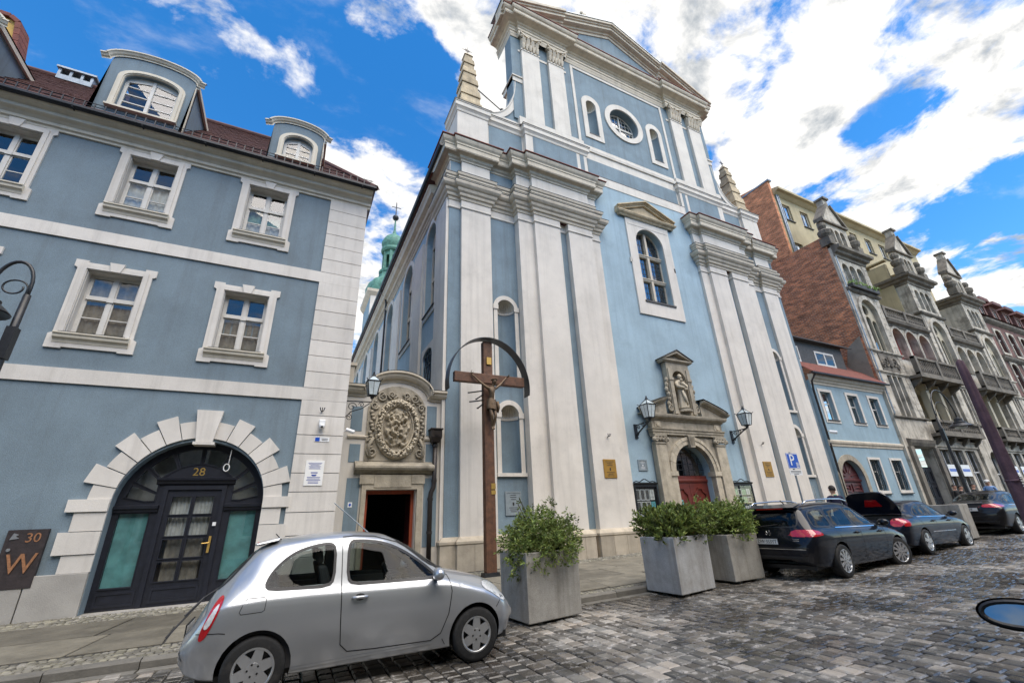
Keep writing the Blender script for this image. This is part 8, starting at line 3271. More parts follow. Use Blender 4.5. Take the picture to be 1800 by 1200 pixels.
def person(label, loc, h, rz, shirt, legs, hair='hair_dark', hat=None, collar=None, arm=0.0, group=None):
 T = thing('person', label, 'person', loc, group, rz)
 k = h / 1.8
 # facing +y, arms slightly bent
 J = [(0, 0, .95), (0, 0, 1.12), (0, .01, 1.30), (0, 0, 1.44), (0, .01, 1.52), (0, .02, 1.58), (0, .025, 1.67), (0, .02, 1.74),
   (-.19, 0, 1.42), (-.25, -.02, 1.14), (-.24, .10 + arm, .92 + arm), (-.24, .16 + arm, .84 + arm * 1.1),
   (.19, 0, 1.42), (.25, -.02, 1.14), (.24, .10 + arm, .92 + arm), (.24, .16 + arm, .84 + arm * 1.1),
   (-.10, 0, .88), (-.11, .01, .50), (-.11, -.01, .09), (-.12, .13, .04), (.10, 0, .88), (.11, .02, .50), (.11, 0, .09), (.12, .14, .04)]
 E = [(0, 1), (1, 2), (2, 3), (3, 4), (4, 5), (5, 6), (6, 7), (3, 8), (8, 9), (9, 10), (10, 11), (3, 12), (12, 13), (13, 14), (14, 15), (0, 16), (16, 17), (17, 18), (18, 19), (0, 20), (20, 21), (21, 22), (22, 23)]
 Rr = [(.16, .11), (.15, .105), (.17, .12), (.13, .09), .055, (.075, .085), (.085, .10), (.06, .075), .065, .048, .036, .03, .065, .048, .036, .03, .085, .058, .042, .035, .085, .058, .042, .035]
 vs, fs = skin_mesh('body', [(a * k, b * k, c * k) for a, b, c in J], E, [tuple(q * k for q in (r if isinstance(r, tuple) else (r, r))) for r in Rr])
 mb = MB().add(vs, fs)
 o = mb.build('body', shirt, T, local=True, smooth=True)
 me = o.data
 me.materials.append(MATS['skin'])
 me.materials.append(MATS[legs])
 for p in me.polygons:
  c = p.center
  z = c.z / k
  if z > 1.49 or (abs(c.x) / k > .17 and z < .93 + arm * 1.0 and z > .7 + arm * .8 and c.y / k > .09 + arm):
   p.material_index = 1
  elif z < .95 and abs(c.x) / k < .2:
   p.material_index = 2
 # hair cap, ears, nose
 hm = MB()
 rows, n = 7, 14
 v2 = []
 for i in range(rows + 1):
  t = (PI * .62) * i / rows
  for j in range(n):
   a = 2 * PI * j / n
   cut = 1.0
   rx, ry, rz_ = .092 * k, .112 * k, .115 * k
   z = math.cos(t)
   if math.sin(a) > .2 and z < .35:
    z = .35
   v2.append((rx * math.sin(t) * math.cos(a), .015 * k + ry * math.sin(t) * math.sin(a), 1.685 * k + rz_ * z))
 hm.add(v2, [(i * n + j, i * n + (j + 1) % n, (i + 1) * n + (j + 1) % n, (i + 1) * n + j) for i in range(rows) for j in range(n)])
 hm.build('hair', hair, T, local=True, smooth=True)
 fm = MB()
 for s in (-1, 1):
  blob(fm, (s * .092 * k, .01 * k, 1.655 * k), .012 * k, .022 * k, .032 * k, 8, 6)
 blob(fm, (0, .135 * k, 1.645 * k), .014 * k, .02 * k, .026 * k, 8, 6)
 fm.build('face_features', 'skin', T, local=True, smooth=True)
 if hat:
  q = MB().lathe([(.108 * k, 1.70 * k), (.112 * k, 1.74 * k), (.09 * k, 1.80 * k), (.0, 1.825 * k)], (0, .01 * k, 0), 16)
  q.hull8([(-.07 * k, .08 * k, 1.70 * k), (.07 * k, .08 * k, 1.70 * k), (.05 * k, .21 * k, 1.69 * k), (-.05 * k, .21 * k, 1.69 * k)], [(-.07 * k, .08 * k, 1.712 * k), (.07 * k, .08 * k, 1.712 * k), (.05 * k, .21 * k, 1.70 * k), (-.05 * k, .21 * k, 1.70 * k)])
  q.build('cap', hat, T, local=True, smooth=True)
 if collar:
  MB().tube([(.072 * k * math.cos(a), (.0 + .072 * math.sin(a)) * k, 1.50 * k) for a in [2 * PI * i / 14 for i in range(14)]], .018 * k, 6, closed=True).build('collar', collar, T, local=True, smooth=True)
 return T


person('dark-haired man in a navy jumper with pale green collar behind the black estate car', (15.95, 8.75, pave_z(15.95, 8.75)), 1.86, R(-35), 'shirt_navy', 'jeans', collar='collar_green')
CG = 'people beside the stone tenement'
for lb, x, y, h, rz, sh, lg, hat, hair in (('dark-haired person in black, leftmost of the people behind the dark grey fastback', 29.95, 10.5, 1.62, 200, 'shirt_black', 'jeans', None, 'hair_dark'),
           ('second person from the left in black among those behind the dark grey fastback', 30.45, 10.9, 1.66, 160, 'shirt_black', 'shirt_black', None, 'hair_dark'),
           ('dark-haired person in black beside the man in the white cap', 31.7, 10.6, 1.66, 190, 'shirt_black', 'jeans', None, 'hair_dark'),
           ('man in a white cap and light blue shirt behind the dark grey fastback', 33.0, 10.4, 1.78, 100, 'shirt_blue', 'jeans', 'cloth_white', 'hair_dark')):
 person(lb, (x, y, pave_z(x, y)), h, R(rz), sh, lg, hair, hat, None, 0.0, CG)


def crucifix():
 X, Y_ = 5.25, 12.15
 z0 = pave_z(X, Y_)
 T = thing('wayside_cross', 'tall brown wooden cross with a bronze crucified figure under a curved sheet roof', 'cross', (X, Y_, z0))
 MB().box(X - .155, Y_ - .11, z0 - .05, X + .155, Y_ + .11, 6.98).build('post', 'wood_brown', T, bevel=.015)
 MB().box(X - 1.13, Y_ - .135, 5.55, X + 1.27, Y_ + .05, 5.86).build('beam', 'wood_brown', T, bevel=.015)
 # roof: bent strip
 cx, cz, r = X + .02, 5.50, 1.36
 m = MB()
 vs = []
 n = 32
 for i in range(n + 1):
  a = -.16 + (PI + .32) * i / n
  for rr in (r, r + .02):
   zz = cz + rr * 1.14 * math.sin(a)
   w = .26
   vs += [(cx + rr * math.cos(a), Y_ - .26, zz), (cx + rr * math.cos(a), Y_ + .10, zz)]
 m.add(vs, [(4 * i + a, 4 * i + 4 + a, 4 * i + 4 + b, 4 * i + b) for i in range(n) for a, b in ((0, 1), (1, 3), (3, 2), (2, 0))])
 m.build('curved_roof', 'metal_dark', T, smooth=True, auto=40)
 # figure: arms raised, knees bent to the side
 yf = Y_ - .25
 J = [(0, 0, 4.86), (.01, 0, 5.02), (0, -.03, 5.20), (0, -.03, 5.33), (.02, -.06, 5.43), (.05, -.10, 5.49), (.06, -.11, 5.57),
   (-.15, -.02, 5.37), (-.38, .02, 5.55), (-.60, .06, 5.76), (-.655, .07, 5.81), (.15, -.02, 5.37), (.34, .02, 5.54), (.52, .06, 5.74), (.565, .07, 5.79),
   (-.07, 0, 4.82), (-.03, -.10, 4.48), (-.005, 0, 4.16), (.0, -.07, 4.06), (.07, 0, 4.82), (.08, -.11, 4.48), (.04, -.02, 4.17), (.03, -.09, 4.07)]
 E = [(0, 1), (1, 2), (2, 3), (3, 4), (4, 5), (5, 6), (3, 7), (7, 8), (8, 9), (9, 10), (3, 11), (11, 12), (12, 13), (13, 14), (0, 15), (15, 16), (16, 17), (17, 18), (0, 19), (19, 20), (20, 21), (21, 22)]
 Rr = [(.115, .08), (.10, .07), (.135, .085), (.09, .06), .042, (.06, .07), (.05, .06), .052, .038, .026, .024, .052, .038, .026, .024, .075, .052, .034, .03, .075, .052, .034, .03]
 vs, fs = skin_mesh('figure', [(X + .03 + a, yf + b, c) for a, b, c in J], E, Rr)
 fg = MB().add(vs, fs).build('figure', 'bronze', T, smooth=True)
 q = MB()
 blob(q, (X + .09, yf - .11, 5.56), .075, .085, .10, 10, 8)
 for i in range(10):
  a = 2 * PI * i / 10
  blob(q, (X + .09 + .085 * math.cos(a), yf - .10 + .09 * math.sin(a), 5.62), .03, .03, .022, 6, 4)
 q.build('head', 'bronze', fg, smooth=True)
 q = MB()
 vs = []
 n = 20
 for j, (z, r0) in enumerate(((4.98, .135), (4.90, .15), (4.78, .165), (4.66, .17))):
  for i in range(n):
   a = 2 * PI * i / n
   rr = r0 * (1 + .10 * math.sin(a * 5 + j * .7))
   vs.append((X + .03 + rr * 1.05 * math.cos(a), yf - .03 + rr * .72 * math.sin(a), z - .05 * math.sin(a + 1)))
 q.add(vs, [(j * n + i, j * n + (i + 1) % n, (j + 1) * n + (i + 1) % n, (j + 1) * n + i) for j in range(3) for i in range(n)])
 q.tube([(X + .18, yf - .1, 4.93), (X + .22, yf - .1, 4.75), (X + .20, yf - .08, 4.58)], [.05, .045, .02], 6)
 q.build('loincloth', 'bronze', fg, smooth=True)
 for k, (dx, dz) in enumerate(((-.62, 5.80), (.60, 5.79))):
  h = MB()
  bx = X + .03 + dx
  s = -1 if dx < 0 else 1
  for i in range(4):
   h.tube([(bx, yf + .06, dz), (bx + s * .035 + .0, yf + .03, dz + .02 + .012 * i), (bx + s * .05 - s * .01 * i, yf + .0, dz + .045 + .015 * i)], .009, 5)
  h.tube([(bx, yf + .05, dz), (bx - s * .03, yf + .01, dz + .05)], .010, 5)
  h.build('hand', 'bronze', fg, smooth=True)
 MB().box(X - .06, Y_ - .15, 6.18, X + .10, Y_ - .112, 6.42).build('title_plate', 'gold', T)
 MB().box(X + .02, Y_ - .125, 2.40, X + .16, Y_ - .112, 2.56).build('dedication_plate', 'gold', T)
 MB().box(X + .02, Y_ - .125, 2.26, X + .16, Y_ - .112, 2.37).build('dedication_plate', 'gold', T)
 for z, dx, dy in ((5.28, -.64, -.05), (5.16, -.30, .18), (4.98, -.62, -.12), (4.86, -.28, .12)):
  q = MB().tube([(X - .15, Y_ - .02, z + .05), (X + dx, Y_ + dy, z - .06)], .022, 6)
  q.lathe([(.0, -.02), (.035, -.015), (.035, .015), (0, .02)], (X + dx, Y_ + dy, z - .06), 8)
  q.build('torch_bracket', 'iron_black', T)
 blob_m = MB().hull8([(X - .24, Y_ - .15, z0 - .04), (X + .24, Y_ - .15, z0 - .04), (X + .24, Y_ + .15, z0 - .04), (X - .24, Y_ + .15, z0 - .04)], [(X - .22, Y_ - .13, z0 + .10), (X + .22, Y_ - .13, z0 + .10), (X + .22, Y_ + .13, z0 + .10), (X - .22, Y_ + .13, z0 + .10)])
 blob_m.build('metal_shoe', 'iron_black', T)


crucifix()


def statue():
 x, y, z = AX - .03, 13.56, 5.62
 T = thing('saint_statue', 'weathered stone statue of a robed figure holding a child above the church door', 'statue', (x, y, z))
 MB().lathe([(.36, z), (.36, z + .06), (.30, z + .08), (.30, z + .14), (.33, z + .17), (.30, z + .18)], (x, y, 0), 16).build('pedestal', 'sandstone', T)
 m = MB()
 n = 30
 vs = []
 prof = [(.27, .18), (.26, .35), (.235, .6), (.22, .85), (.23, 1.05), (.245, 1.25), (.24, 1.36), (.16, 1.45), (.075, 1.50)]
 for j, (r, h) in enumerate(prof):
  for i in range(n):
   a = 2 * PI * i / n
   fold = .10 * math.sin(a * 7 + j * .35) * max(0, 1 - h / 1.3) + .03 * math.sin(a * 11 + j)
   sw = .03 * math.sin(h * 2.4)
   vs.append((x + sw + r * (1 + fold) * math.cos(a), y + r * .72 * (1 + fold) * math.sin(a), z + h))
 m.add(vs, [(j * n + i, j * n + (i + 1) % n, (j + 1) * n + (i + 1) % n, (j + 1) * n + i) for j in range(len(prof) - 1) for i in range(n)])
 m.tube([(x - .20, y - .02, z + 1.36), (x - .28, y - .12, z + 1.15), (x - .05, y - .25, z + 1.08), (x + .08, y - .24, z + 1.12)], [.08, .085, .065, .045], 8)
 m.tube([(x + .20, y - .02, z + 1.36), (x + .28, y - .12, z + 1.18), (x + .12, y - .26, z + 1.02), (x - .02, y - .27, z + 1.0)], [.08, .085, .065, .045], 8)
 m.tube([(x - .1, y - .2, z + .95), (x - .02, y - .21, z + .6), (x + .08, y - .2, z + .3)], [.05, .06, .04], 7)
 m.build('robed_figure', 'sandstone_light', T, smooth=True)
 h = MB()
 blob(h, (x + .02, y - .05, z + 1.63), .10, .115, .14, 12, 9)
 blob(h, (x + .02, y - .165, z + 1.62), .018, .025, .03, 6, 5)
 h.tube([(x + .01, y - .02, z + 1.46), (x + .015, y - .03, z + 1.56)], .055, 8)
 h.build('head', 'sandstone_light', T, smooth=True)
 c = MB()
 blob(c, (x - .10, y - .24, z + 1.42), .065, .07, .08, 10, 7)
 c.tube([(x - .09, y - .24, z + 1.34), (x - .04, y - .25, z + 1.22), (x + .06, y - .27, z + 1.14), (x + .14, y - .28, z + 1.06)], [.05, .085, .07, .04], 8)
 c.tube([(x - .06, y - .29, z + 1.30), (x + .05, y - .25, z + 1.36)], .026, 6)
 c.build('child', 'sandstone_light', T, smooth=True)


statue()


# ================================================================== lanterns by the portal
for x, lb in ((12.60, 'black glass lantern on an iron bracket left of the church portal'), (18.42, 'black glass lantern on an iron bracket right of the church portal')):
 wy = 13.815 if x < 15 else 13.815
 T = thing('wall_lantern', lb, 'lantern', (x, wy, 4.6), group='wall lanterns')
 lantern(T, x, 12.92, 5.03, 1.12)
 b = MB()
 b.box(x - .07, wy - .05, 4.42, x + .07, wy, 5.0)
 b.tube([(x, wy - .03, 4.55), (x, wy - .35, 4.72), (x, wy - .65, 4.88), (x, 12.92, 4.98)], [.035, .03, .028, .03], 7)
 b.tube([(x, wy - .03, 4.95), (x, wy - .4, 4.95), (x, 12.92, 4.98)], .022, 6)
 for cy, cz, r, st, sg in ((wy - .22, 4.83, .09, 0, 1), (wy - .48, 4.88, .075, PI, -1), (wy - .12, 4.58, .07, PI / 2, 1), (wy - .68, 4.93, .05, PI, 1)):
  pts = []
  for i in range(20):
   t = i / 19
   a = st + sg * t * 2.4 * PI
   pts.append((x, cy + r * (1 - .75 * t) * math.cos(a), cz + r * (1 - .75 * t) * math.sin(a)))
  b.tube(pts, .016, 5)
 b.build('bracket', 'iron_black', T)

# notice boards either side of the portal
for x0, x1, lb, kind in ((11.98, 13.16, 'glazed notice board full of dark photographs left of the church portal', 0), (17.55, 18.85, 'glazed notice board with white and green sheets right of the church portal', 1)):
 rnd = random.Random(70 + kind)
 y = 13.66
 T = thing('notice_board', lb, 'notice board', ((x0 + x1) / 2, y, 1.0), group='church notice boards')
 z0, z1 = (1.05, 2.62)
 fr = fr_front(y)
 MB().box(x0, y + .10, z0, x1, y + .15, z1).build('backing', 'plastic_black', T)
 m = MB().slab(fr, rect(x0, x1, z0, z1), [rect(x0 + .07, x1 - .07, z0 + .07, z1 - .09)], 0, .10)
 m.sweep([(x0 - .03, y), (x1 + .03, y)], [(0, z1), (.03, z1 + .01), (.05, z1 + .05), (0, z1 + .07)])
 for s in (-1, 1):
  cx = (x0 + x1) / 2
  m.tube([(cx + s * .02, y + .03, z1 + .20), (cx + s * .12, y + .03, z1 + .16), (cx + s * .25, y + .03, z1 + .09), (cx + s * .42, y + .03, z1 + .12), (cx + s * .56, y + .03, z1 + .08)], .02, 6)
 m.build('frame', 'iron_black', T)
 MB().box(x0 + .07, y + .02, z0 + .07, x1 - .07, y + .026, z1 - .09).build('pane', 'glass_window', T)
 nx, nz = (4, 3) if kind == 0 else (4, 4)
 for i in range(nx):
  for k in range(nz):
   a = x0 + .10 + (x1 - x0 - .2) * i / nx
   c = z0 + .10 + (z1 - z0 - .22) * k / nz
   w, h = (x1 - x0 - .2) / nx * .82, (z1 - z0 - .2) / nz * (.84 if kind == 0 else rnd.uniform(.55, .85))
   mt = 'photo_dark' if kind == 0 and i < 3 else rnd.choice(('paper', 'paper', 'paper', 'paper_green', 'photo_dark'))
   if kind == 0 and i == 3:
    mt = 'paper_teal' if k == 1 else 'paper'
   if kind == 1 and i == 1 and k == 1:
    mt = 'paper_green'
   s = MB().box(a, y + .085, c, a + w, y + .098, c + h).build('poster', mt, T)
   if mt != 'photo_dark':
    tl = MB()
    text_lines(tl, a + .02, a + w - .02, c + .02, c + h - .02, y + .0845, 7, rnd)
    tl.build('print', 'photo_dark', s)
   else:
    MB().slab(fr_front(y + .085), rect(a - .008, a + w + .008, c - .008, c + h + .008), [rect(a + .015, a + w - .015, c + .015, c + h - .015)], -.003, 0).build('mount', 'paper', s)

# plaques on the church front
rnd = random.Random(77)
for x0, x1, z0, z1, y, mt, nm, lb, ink in ((10.50, 11.08, 2.84, 3.52, 13.47, 'brass_plaque', 'brass_plaque', 'brass plaque on the white pilaster left of the church portal', 'ink'),
           (19.72, 20.30, 2.90, 3.58, 13.47, 'brass_plaque', 'brass_plaque', 'brass plaque on the white pilaster right of the church portal', 'ink'),
           (12.50, 12.90, 3.18, 3.55, 13.79, 'plaque_grey', 'grey_plaque', 'small grey plaque on the blue wall left of the church portal', 'sign_white'),
           (6.68, 7.22, 1.72, 2.42, 14.02, 'plaque_grey', 'grey_plaque', 'grey-blue memorial plaque under the lower niche near the wooden cross', 'ink'),
           (23.45, 24.0, 1.85, 2.5, 14.02, 'plaque_grey', 'grey_plaque', 'grey-blue memorial plaque under the lower niche at the right end of the church', 'ink')):
 P = MB().box(x0, y, z0, x1, y + .03, z1).build(nm, mt, None, label=lb, cat='plaque', loc=((x0 + x1) / 2, y, z0), bevel=.006)
 tl = MB()
 h = z1 - z0
 text_lines(tl, x0 + .08, x1 - .08, z0 + h * .62, z1 - h * .08, y - .0, 3, rnd, .3)
 text_lines(tl, x0 + .08, x1 - .08, z0 + h * .08, z0 + h * .34, y - .0, 3, rnd, .3)
 tl.prism([((x0 + x1) / 2 - .03, z0 + h * .42), ((x0 + x1) / 2, z0 + h * .37), ((x0 + x1) / 2 + .03, z0 + h * .42), ((x0 + x1) / 2 + .03, z0 + h * .54), ((x0 + x1) / 2 - .03, z0 + h * .54)], fr_front(y), -.002, 0)
 tl.build('engraving', ink, P)
 if mt == 'plaque_grey':
  MB().slab(fr_front(y), rect(x0 - .03, x1 + .03, z0 - .03, z1 + .03), [rect(x0 + .015, x1 - .015, z0 + .015, z1 - .015)], -.012, .02).build('plaque_frame', 'plaque_grey', P)
for x, lb in ((10.86, 'small black iron hook on the pilaster above the left brass plaque'), (19.95, 'small black iron hook on the pilaster above the right brass plaque')):
 m = MB()
 for dx in (-.07, .0, .07):
  m.tube([(x, 13.5, 4.36), (x + dx * .6, 13.40, 4.38), (x + dx, 13.36, 4.47)], .013, 5)
 m.build('iron_hook', 'iron_black', None, label=lb, cat='hook', loc=(x, 13.5, 4.36))


# ================================================================== parking sign
def parking_sign():
 x, y = 15.12, 9.3
 z0 = pave_z(x, y)
 T = thing('parking_sign', 'blue parking sign with a white P on a thin grey post before the church pilasters', 'sign', (x, y, z0))
 MB().tube([(x, y, z0 - .1), (x, y, 3.30)], .03, 8).build('post', 'zinc', T)
 b = MB().box(x - .31, y - .05, 2.76, x + .31, y - .038, 3.26).build('sign_plate', 'sign_blue', T, bevel=.004)
 MB().slab(fr_front(y - .051), rect(x - .30, x + .30, 2.77, 3.25), [rect(x - .285, x + .285, 2.785, 3.235)], -.002, 0).build('white_border', 'sign_white', b)
 vs, fs = text_mesh('P', .52, .002)
 MB().add([(x - .05 + a * 1.05, y - .053 - c, 3.02 + q) for a, q, c in vs], fs).build('letter_p', 'sign_white', b)
 m = MB()
 m.slab(fr_front(y - .053), rect(x + .12, x + .24, 2.80, 2.96), [rect(x + .14, x + .22, 2.82, 2.94)], -.002, 0)
 m.box(x + .165, y - .055, 2.84, x + .195, y - .0531, 2.92)
 m.build('meter_symbol', 'sign_white', b)
 w = MB().box(x - .33, y - .05, 2.55, x + .33, y - .04, 2.72).build('lower_plate', 'sign_white', T)
 tl = MB()
 text_lines(tl, x - .28, x + .28, 2.57, 2.70, y - .0505, 3, random.Random(2), .4)
 tl.build('print', 'ink', w)


parking_sign()


# ================================================================== planters and shrubs
def planter(n, r, l, z, h, label, mt, soil=True):
 """concrete trough from its near, right and left ground corners"""
 b = (r[0] + l[0] - n[0], r[1] + l[1] - n[1])
 Q = [n, r, b, l]
 c = (sum(p[0] for p in Q) / 4, sum(p[1] for p in Q) / 4)
 T = thing('concrete_planter', label, 'planter', (c[0], c[1], z), 'concrete planters')
 Q = [(p[0] - c[0], p[1] - c[1]) for p in Q]
 def q(k, zz):
  return [(x * k, y * k, zz) for x, y in Q]
 m = MB()
 vs = q(.975, .04) + q(1, h) + q(.87, h) + q(.87, h - .22)
 m.add(vs, [(0, 1, 5, 4), (1, 2, 6, 5), (2, 3, 7, 6), (3, 0, 4, 7), (4, 5, 9, 8), (5, 6, 10, 9), (6, 7, 11, 10), (7, 4, 8, 11), (8, 9, 13, 12), (9, 10, 14, 13), (10, 11, 15, 14), (11, 8, 12, 15), (3, 2, 1, 0)])
 m.build('trough', mt, T, local=True, bevel=.014)
 for t in (.2, .8):
  p0 = [Q[0][k] + (Q[1][k] - Q[0][k]) * t for k in (0, 1)]
  p1 = [Q[3][k] + (Q[2][k] - Q[3][k]) * t for k in (0, 1)]
  MB().tube([(p0[0] * .85, p0[1] * .85, .0), (p1[0] * .85, p1[1] * .85, .0)], .05, 4).build('foot', 'concrete_tan', T, local=True)
 MB().add(q(.872, h - .10), [(0, 1, 2, 3)]).build('soil', 'soil', T, local=True)
 return c


def shrub(loc, label, blobs, n, leaf, tones, seed, name='shrub', droop=0.0, shape=.42, stems=26):
 """leafy mass: many small leaves on twigs spread through several uneven lobes"""
 rnd = random.Random(seed)
 T = thing(name, label, 'shrub', loc, 'shrubs in the planters')
 st = MB()
 for i in range(stems):
  c = rnd.choice(blobs)
  a = (rnd.uniform(-.25, .25), rnd.uniform(-.25, .25), -.1)
  b = (c[0] + rnd.uniform(-.6, .6) * c[3], c[1] + rnd.uniform(-.6, .6) * c[3], c[2] + rnd.uniform(-.2, .8) * c[4])
  mid = ((a[0] + b[0]) / 2 + rnd.uniform(-.05, .05), (a[1] + b[1]) / 2, (a[2] + b[2]) / 2 + .08)
  st.tube([a, mid, b], [.012, .008, .004], 4)
 st.build('stems', 'stem', T, local=True)
 V, F, C = [], [], []
 tot = sum(c[3] * c[3] * c[4] for c in blobs)
 for c in blobs:
  k = int(n * c[3] * c[3] * c[4] / tot)
  twigs = []
  for _ in range(max(3, k // 9)):
   while True:
    p = Vector((rnd.uniform(-1, 1), rnd.uniform(-1, 1), rnd.uniform(-1, 1)))
    l = p.length
    if l < 1 and l > rnd.random() ** 1.2 * .8:
     break
   jit = 1 + rnd.uniform(-.12, .22) * (1 if rnd.random() < .35 else .3)
   ctr = Vector((c[0] + p.x * c[3] * jit, c[1] + p.y * c[3] * jit, c[2] + p.z * c[4] * jit))
   twigs.append((ctr, p.normalized() if l > 0 else Vector((0, 0, 1)), rnd.choice(tones), l))
  for ctr, out, tn, l in twigs:
   d = (out + Vector((rnd.uniform(-.5, .5), rnd.uniform(-.5, .5), rnd.uniform(-.1, .7) - droop))).normalized()
   for j in range(9):
    t = j / 9
    base = ctr + d * (t * .13 - .05)
    ax = (d * .6 + Vector((rnd.uniform(-1, 1), rnd.uniform(-1, 1), rnd.uniform(-.6, .8) - droop))).normalized()
    sd = ax.cross(Vector((rnd.uniform(-1, 1), rnd.uniform(-1, 1), rnd.uniform(-1, 1)))).normalized()
    L_ = leaf * rnd.uniform(.65, 1.25)
    W_ = L_ * shape * .5
    nrm = ax.cross(sd)
    o = len(V)
    mid = base + ax * L_ * .5 + nrm * L_ * .06
    V += [tuple(base), tuple(mid + sd * W_), tuple(base + ax * L_), tuple(mid - sd * W_), tuple(base + ax * L_ * .5 - nrm * L_ * .03)]
    F += [(o, o + 1, o + 4), (o + 1, o + 2, o + 4), (o + 2, o + 3, o + 4), (o + 3, o, o + 4)]
    v = tn * rnd.uniform(.75, 1.3)
    hue = rnd.uniform(-.12, .16)
    C += [(v * (1 + hue), v, v * (1 - hue * .5))] * 5
 m = MB()
 m.v, m.f = V, F
 o = m.build('foliage', 'leaf', T, local=True, fix=False, kind='stuff')
 tone_attr(o.data, np.array(C, dtype=np.float32))
 return T


planter((3.70, 7.08), (4.88, 7.29), (3.66, 8.04), 0.0, 1.06, 'pale concrete planter nearest the silver hatchback', 'concrete_tan')
g1 = (4.25, 7.66)
shrub((g1[0], g1[1], 1.0), 'loose spreading green shrub drooping over the planter by the silver hatchback', [(-.05, -.05, .28, .54, .32), (-.45, -.15, .18, .38, .30), (.42, -.12, .26, .40, .32), (.05, .1, .54, .34, .24), (-.30, -.42, .05, .32, .28), (-.62, -.40, -.12, .15, .25), (.2, -.45, .12, .36, .26), (-.30, .1, .80, .07, .22), (.32, .0, .72, .14, .22), (.72, 0, .45, .14, .28)],
  13500, .062, (.45, .75, 1.0, 1.4), 51, droop=.15, shape=.40)
g2 = (7.72, 7.80)
planter((7.13, 7.19), (8.35, 7.41), (7.10, 8.15), .05, 1.07, 'pale grey concrete planter with the dense dark green laurel, middle of three', 'concrete')
shrub((g2[0], g2[1], 1.05), 'dense dark green laurel shrub with upright glossy leaves in the middle planter', [(0, 0, .28, .58, .36), (-.35, -.3, .22, .36, .34), (.38, -.25, .25, .36, .36), (-.3, .3, .3, .36, .36), (.35, .3, .32, .36, .36), (0, -.2, .42, .45, .26)],
  11000, .085, (.35, .6, .85, 1.3), 52, droop=-.35, shape=.42)
g3 = (9.58, 7.98)
planter((9.0, 7.44), (10.05, 7.47), (8.98, 8.5), .09, .98, 'weathered concrete planter next to the black estate car', 'concrete_tan')
shrub((g3[0], g3[1], .98), 'light green mounded shrub with small leaves in the planter next to the estate car', [(0, 0, .35, .60, .42), (-.42, -.1, .45, .36, .40), (.48, -.15, .28, .38, .34), (.1, -.3, .5, .40, .34), (.2, .3, .45, .40, .34), (-.1, -.45, .22, .40, .28), (.62, -.3, .10, .22, .22), (-.45, .2, .62, .22, .3)],
  15000, .055, (.5, .8, 1.1, 1.5), 53, droop=.05, shape=.62)
planter((20.55, 7.42), (21.5, 7.52), (20.4, 8.6), gz(21), 1.12, 'empty concrete block planter between the open-boot saloon and the dark grey fastback', 'concrete_tan')


# ================================================================== street lamps
def street_lamp(x, y, hook, label, sgn, arm, bellr):
 z0 = gz(x) + .1
 T = thing('street_lamp', label, 'street lamp', (x, y, z0), 'crook street lamps')
 top = hook
 p = MB()
 p.lathe([(.14, z0), (.14, z0 + .3), (.10, z0 + .5), (.08, z0 + 1.0), (.065, z0 + 1.1), (.05, top - 1.3), (.045, top - .55)], (x, y, 0), 12)
 p.build('pole', 'iron_black', T, smooth=True)
 a = MB()
 pts = [(x, y, top - .7)]
 for i in range(15):
  t = PI * 1.02 * i / 14
  pts.append((x + sgn * arm / 2 * (1 - math.cos(t)), y, top - .42 + .42 * math.sin(t) * (arm / .75 if arm > .9 else 1)))
 a.tube(pts, .026, 7)
 # inner scroll
 pts = [(x + sgn * .02, y, top - .95)]
 for i in range(20):
  t = i / 19
  an = PI - t * 2.1 * PI
  r = arm * .36 * (1 - .35 * t)
  pts.append((x + sgn * (arm * .42 + r * math.cos(an)), y, top - .45 + r * math.sin(an) * .9))
 a.tube(pts, .014, 5)
 a.build('crook', 'iron_black', T, smooth=True)
 bx, bz = x + sgn * arm, top - .44
 b = MB().lathe([(.03, bz), (.05, bz - .06), (bellr * .35, bz - .10), (bellr * .38, bz - .22), (bellr * .55, bz - .26), (bellr * .55, bz - .31), (bellr * .8, bz - .38), (bellr, bz - .45), (bellr * .97, bz - .47), (bellr * .6, bz - .42)], (bx, y, 0), 20)
 b.build('lamp_shade', 'iron_black', T, smooth=True, auto=40)
 MB().lathe([(bellr * .55, bz - .43), (bellr * .5, bz - .50), (bellr * .3, bz - .55), (0, bz - .57)], (bx, y, 0), 14).build('lamp_glass', 'glass_lantern', T, smooth=True)
 c = MB().box(x - .055, y - .06, top - 1.6, x + .055, y + .08, top - 1.1)
 c.build('junction_box', 'iron_black', T)
 return T


street_lamp(-4.02, 8.6, 5.66, 'black crook street lamp at the left edge before the slate blue house', -1, .43, .33)
street_lamp(24.75, 8.5, 5.5, 'black crook street lamp before the stone tenement', 1, 2.0, .42)


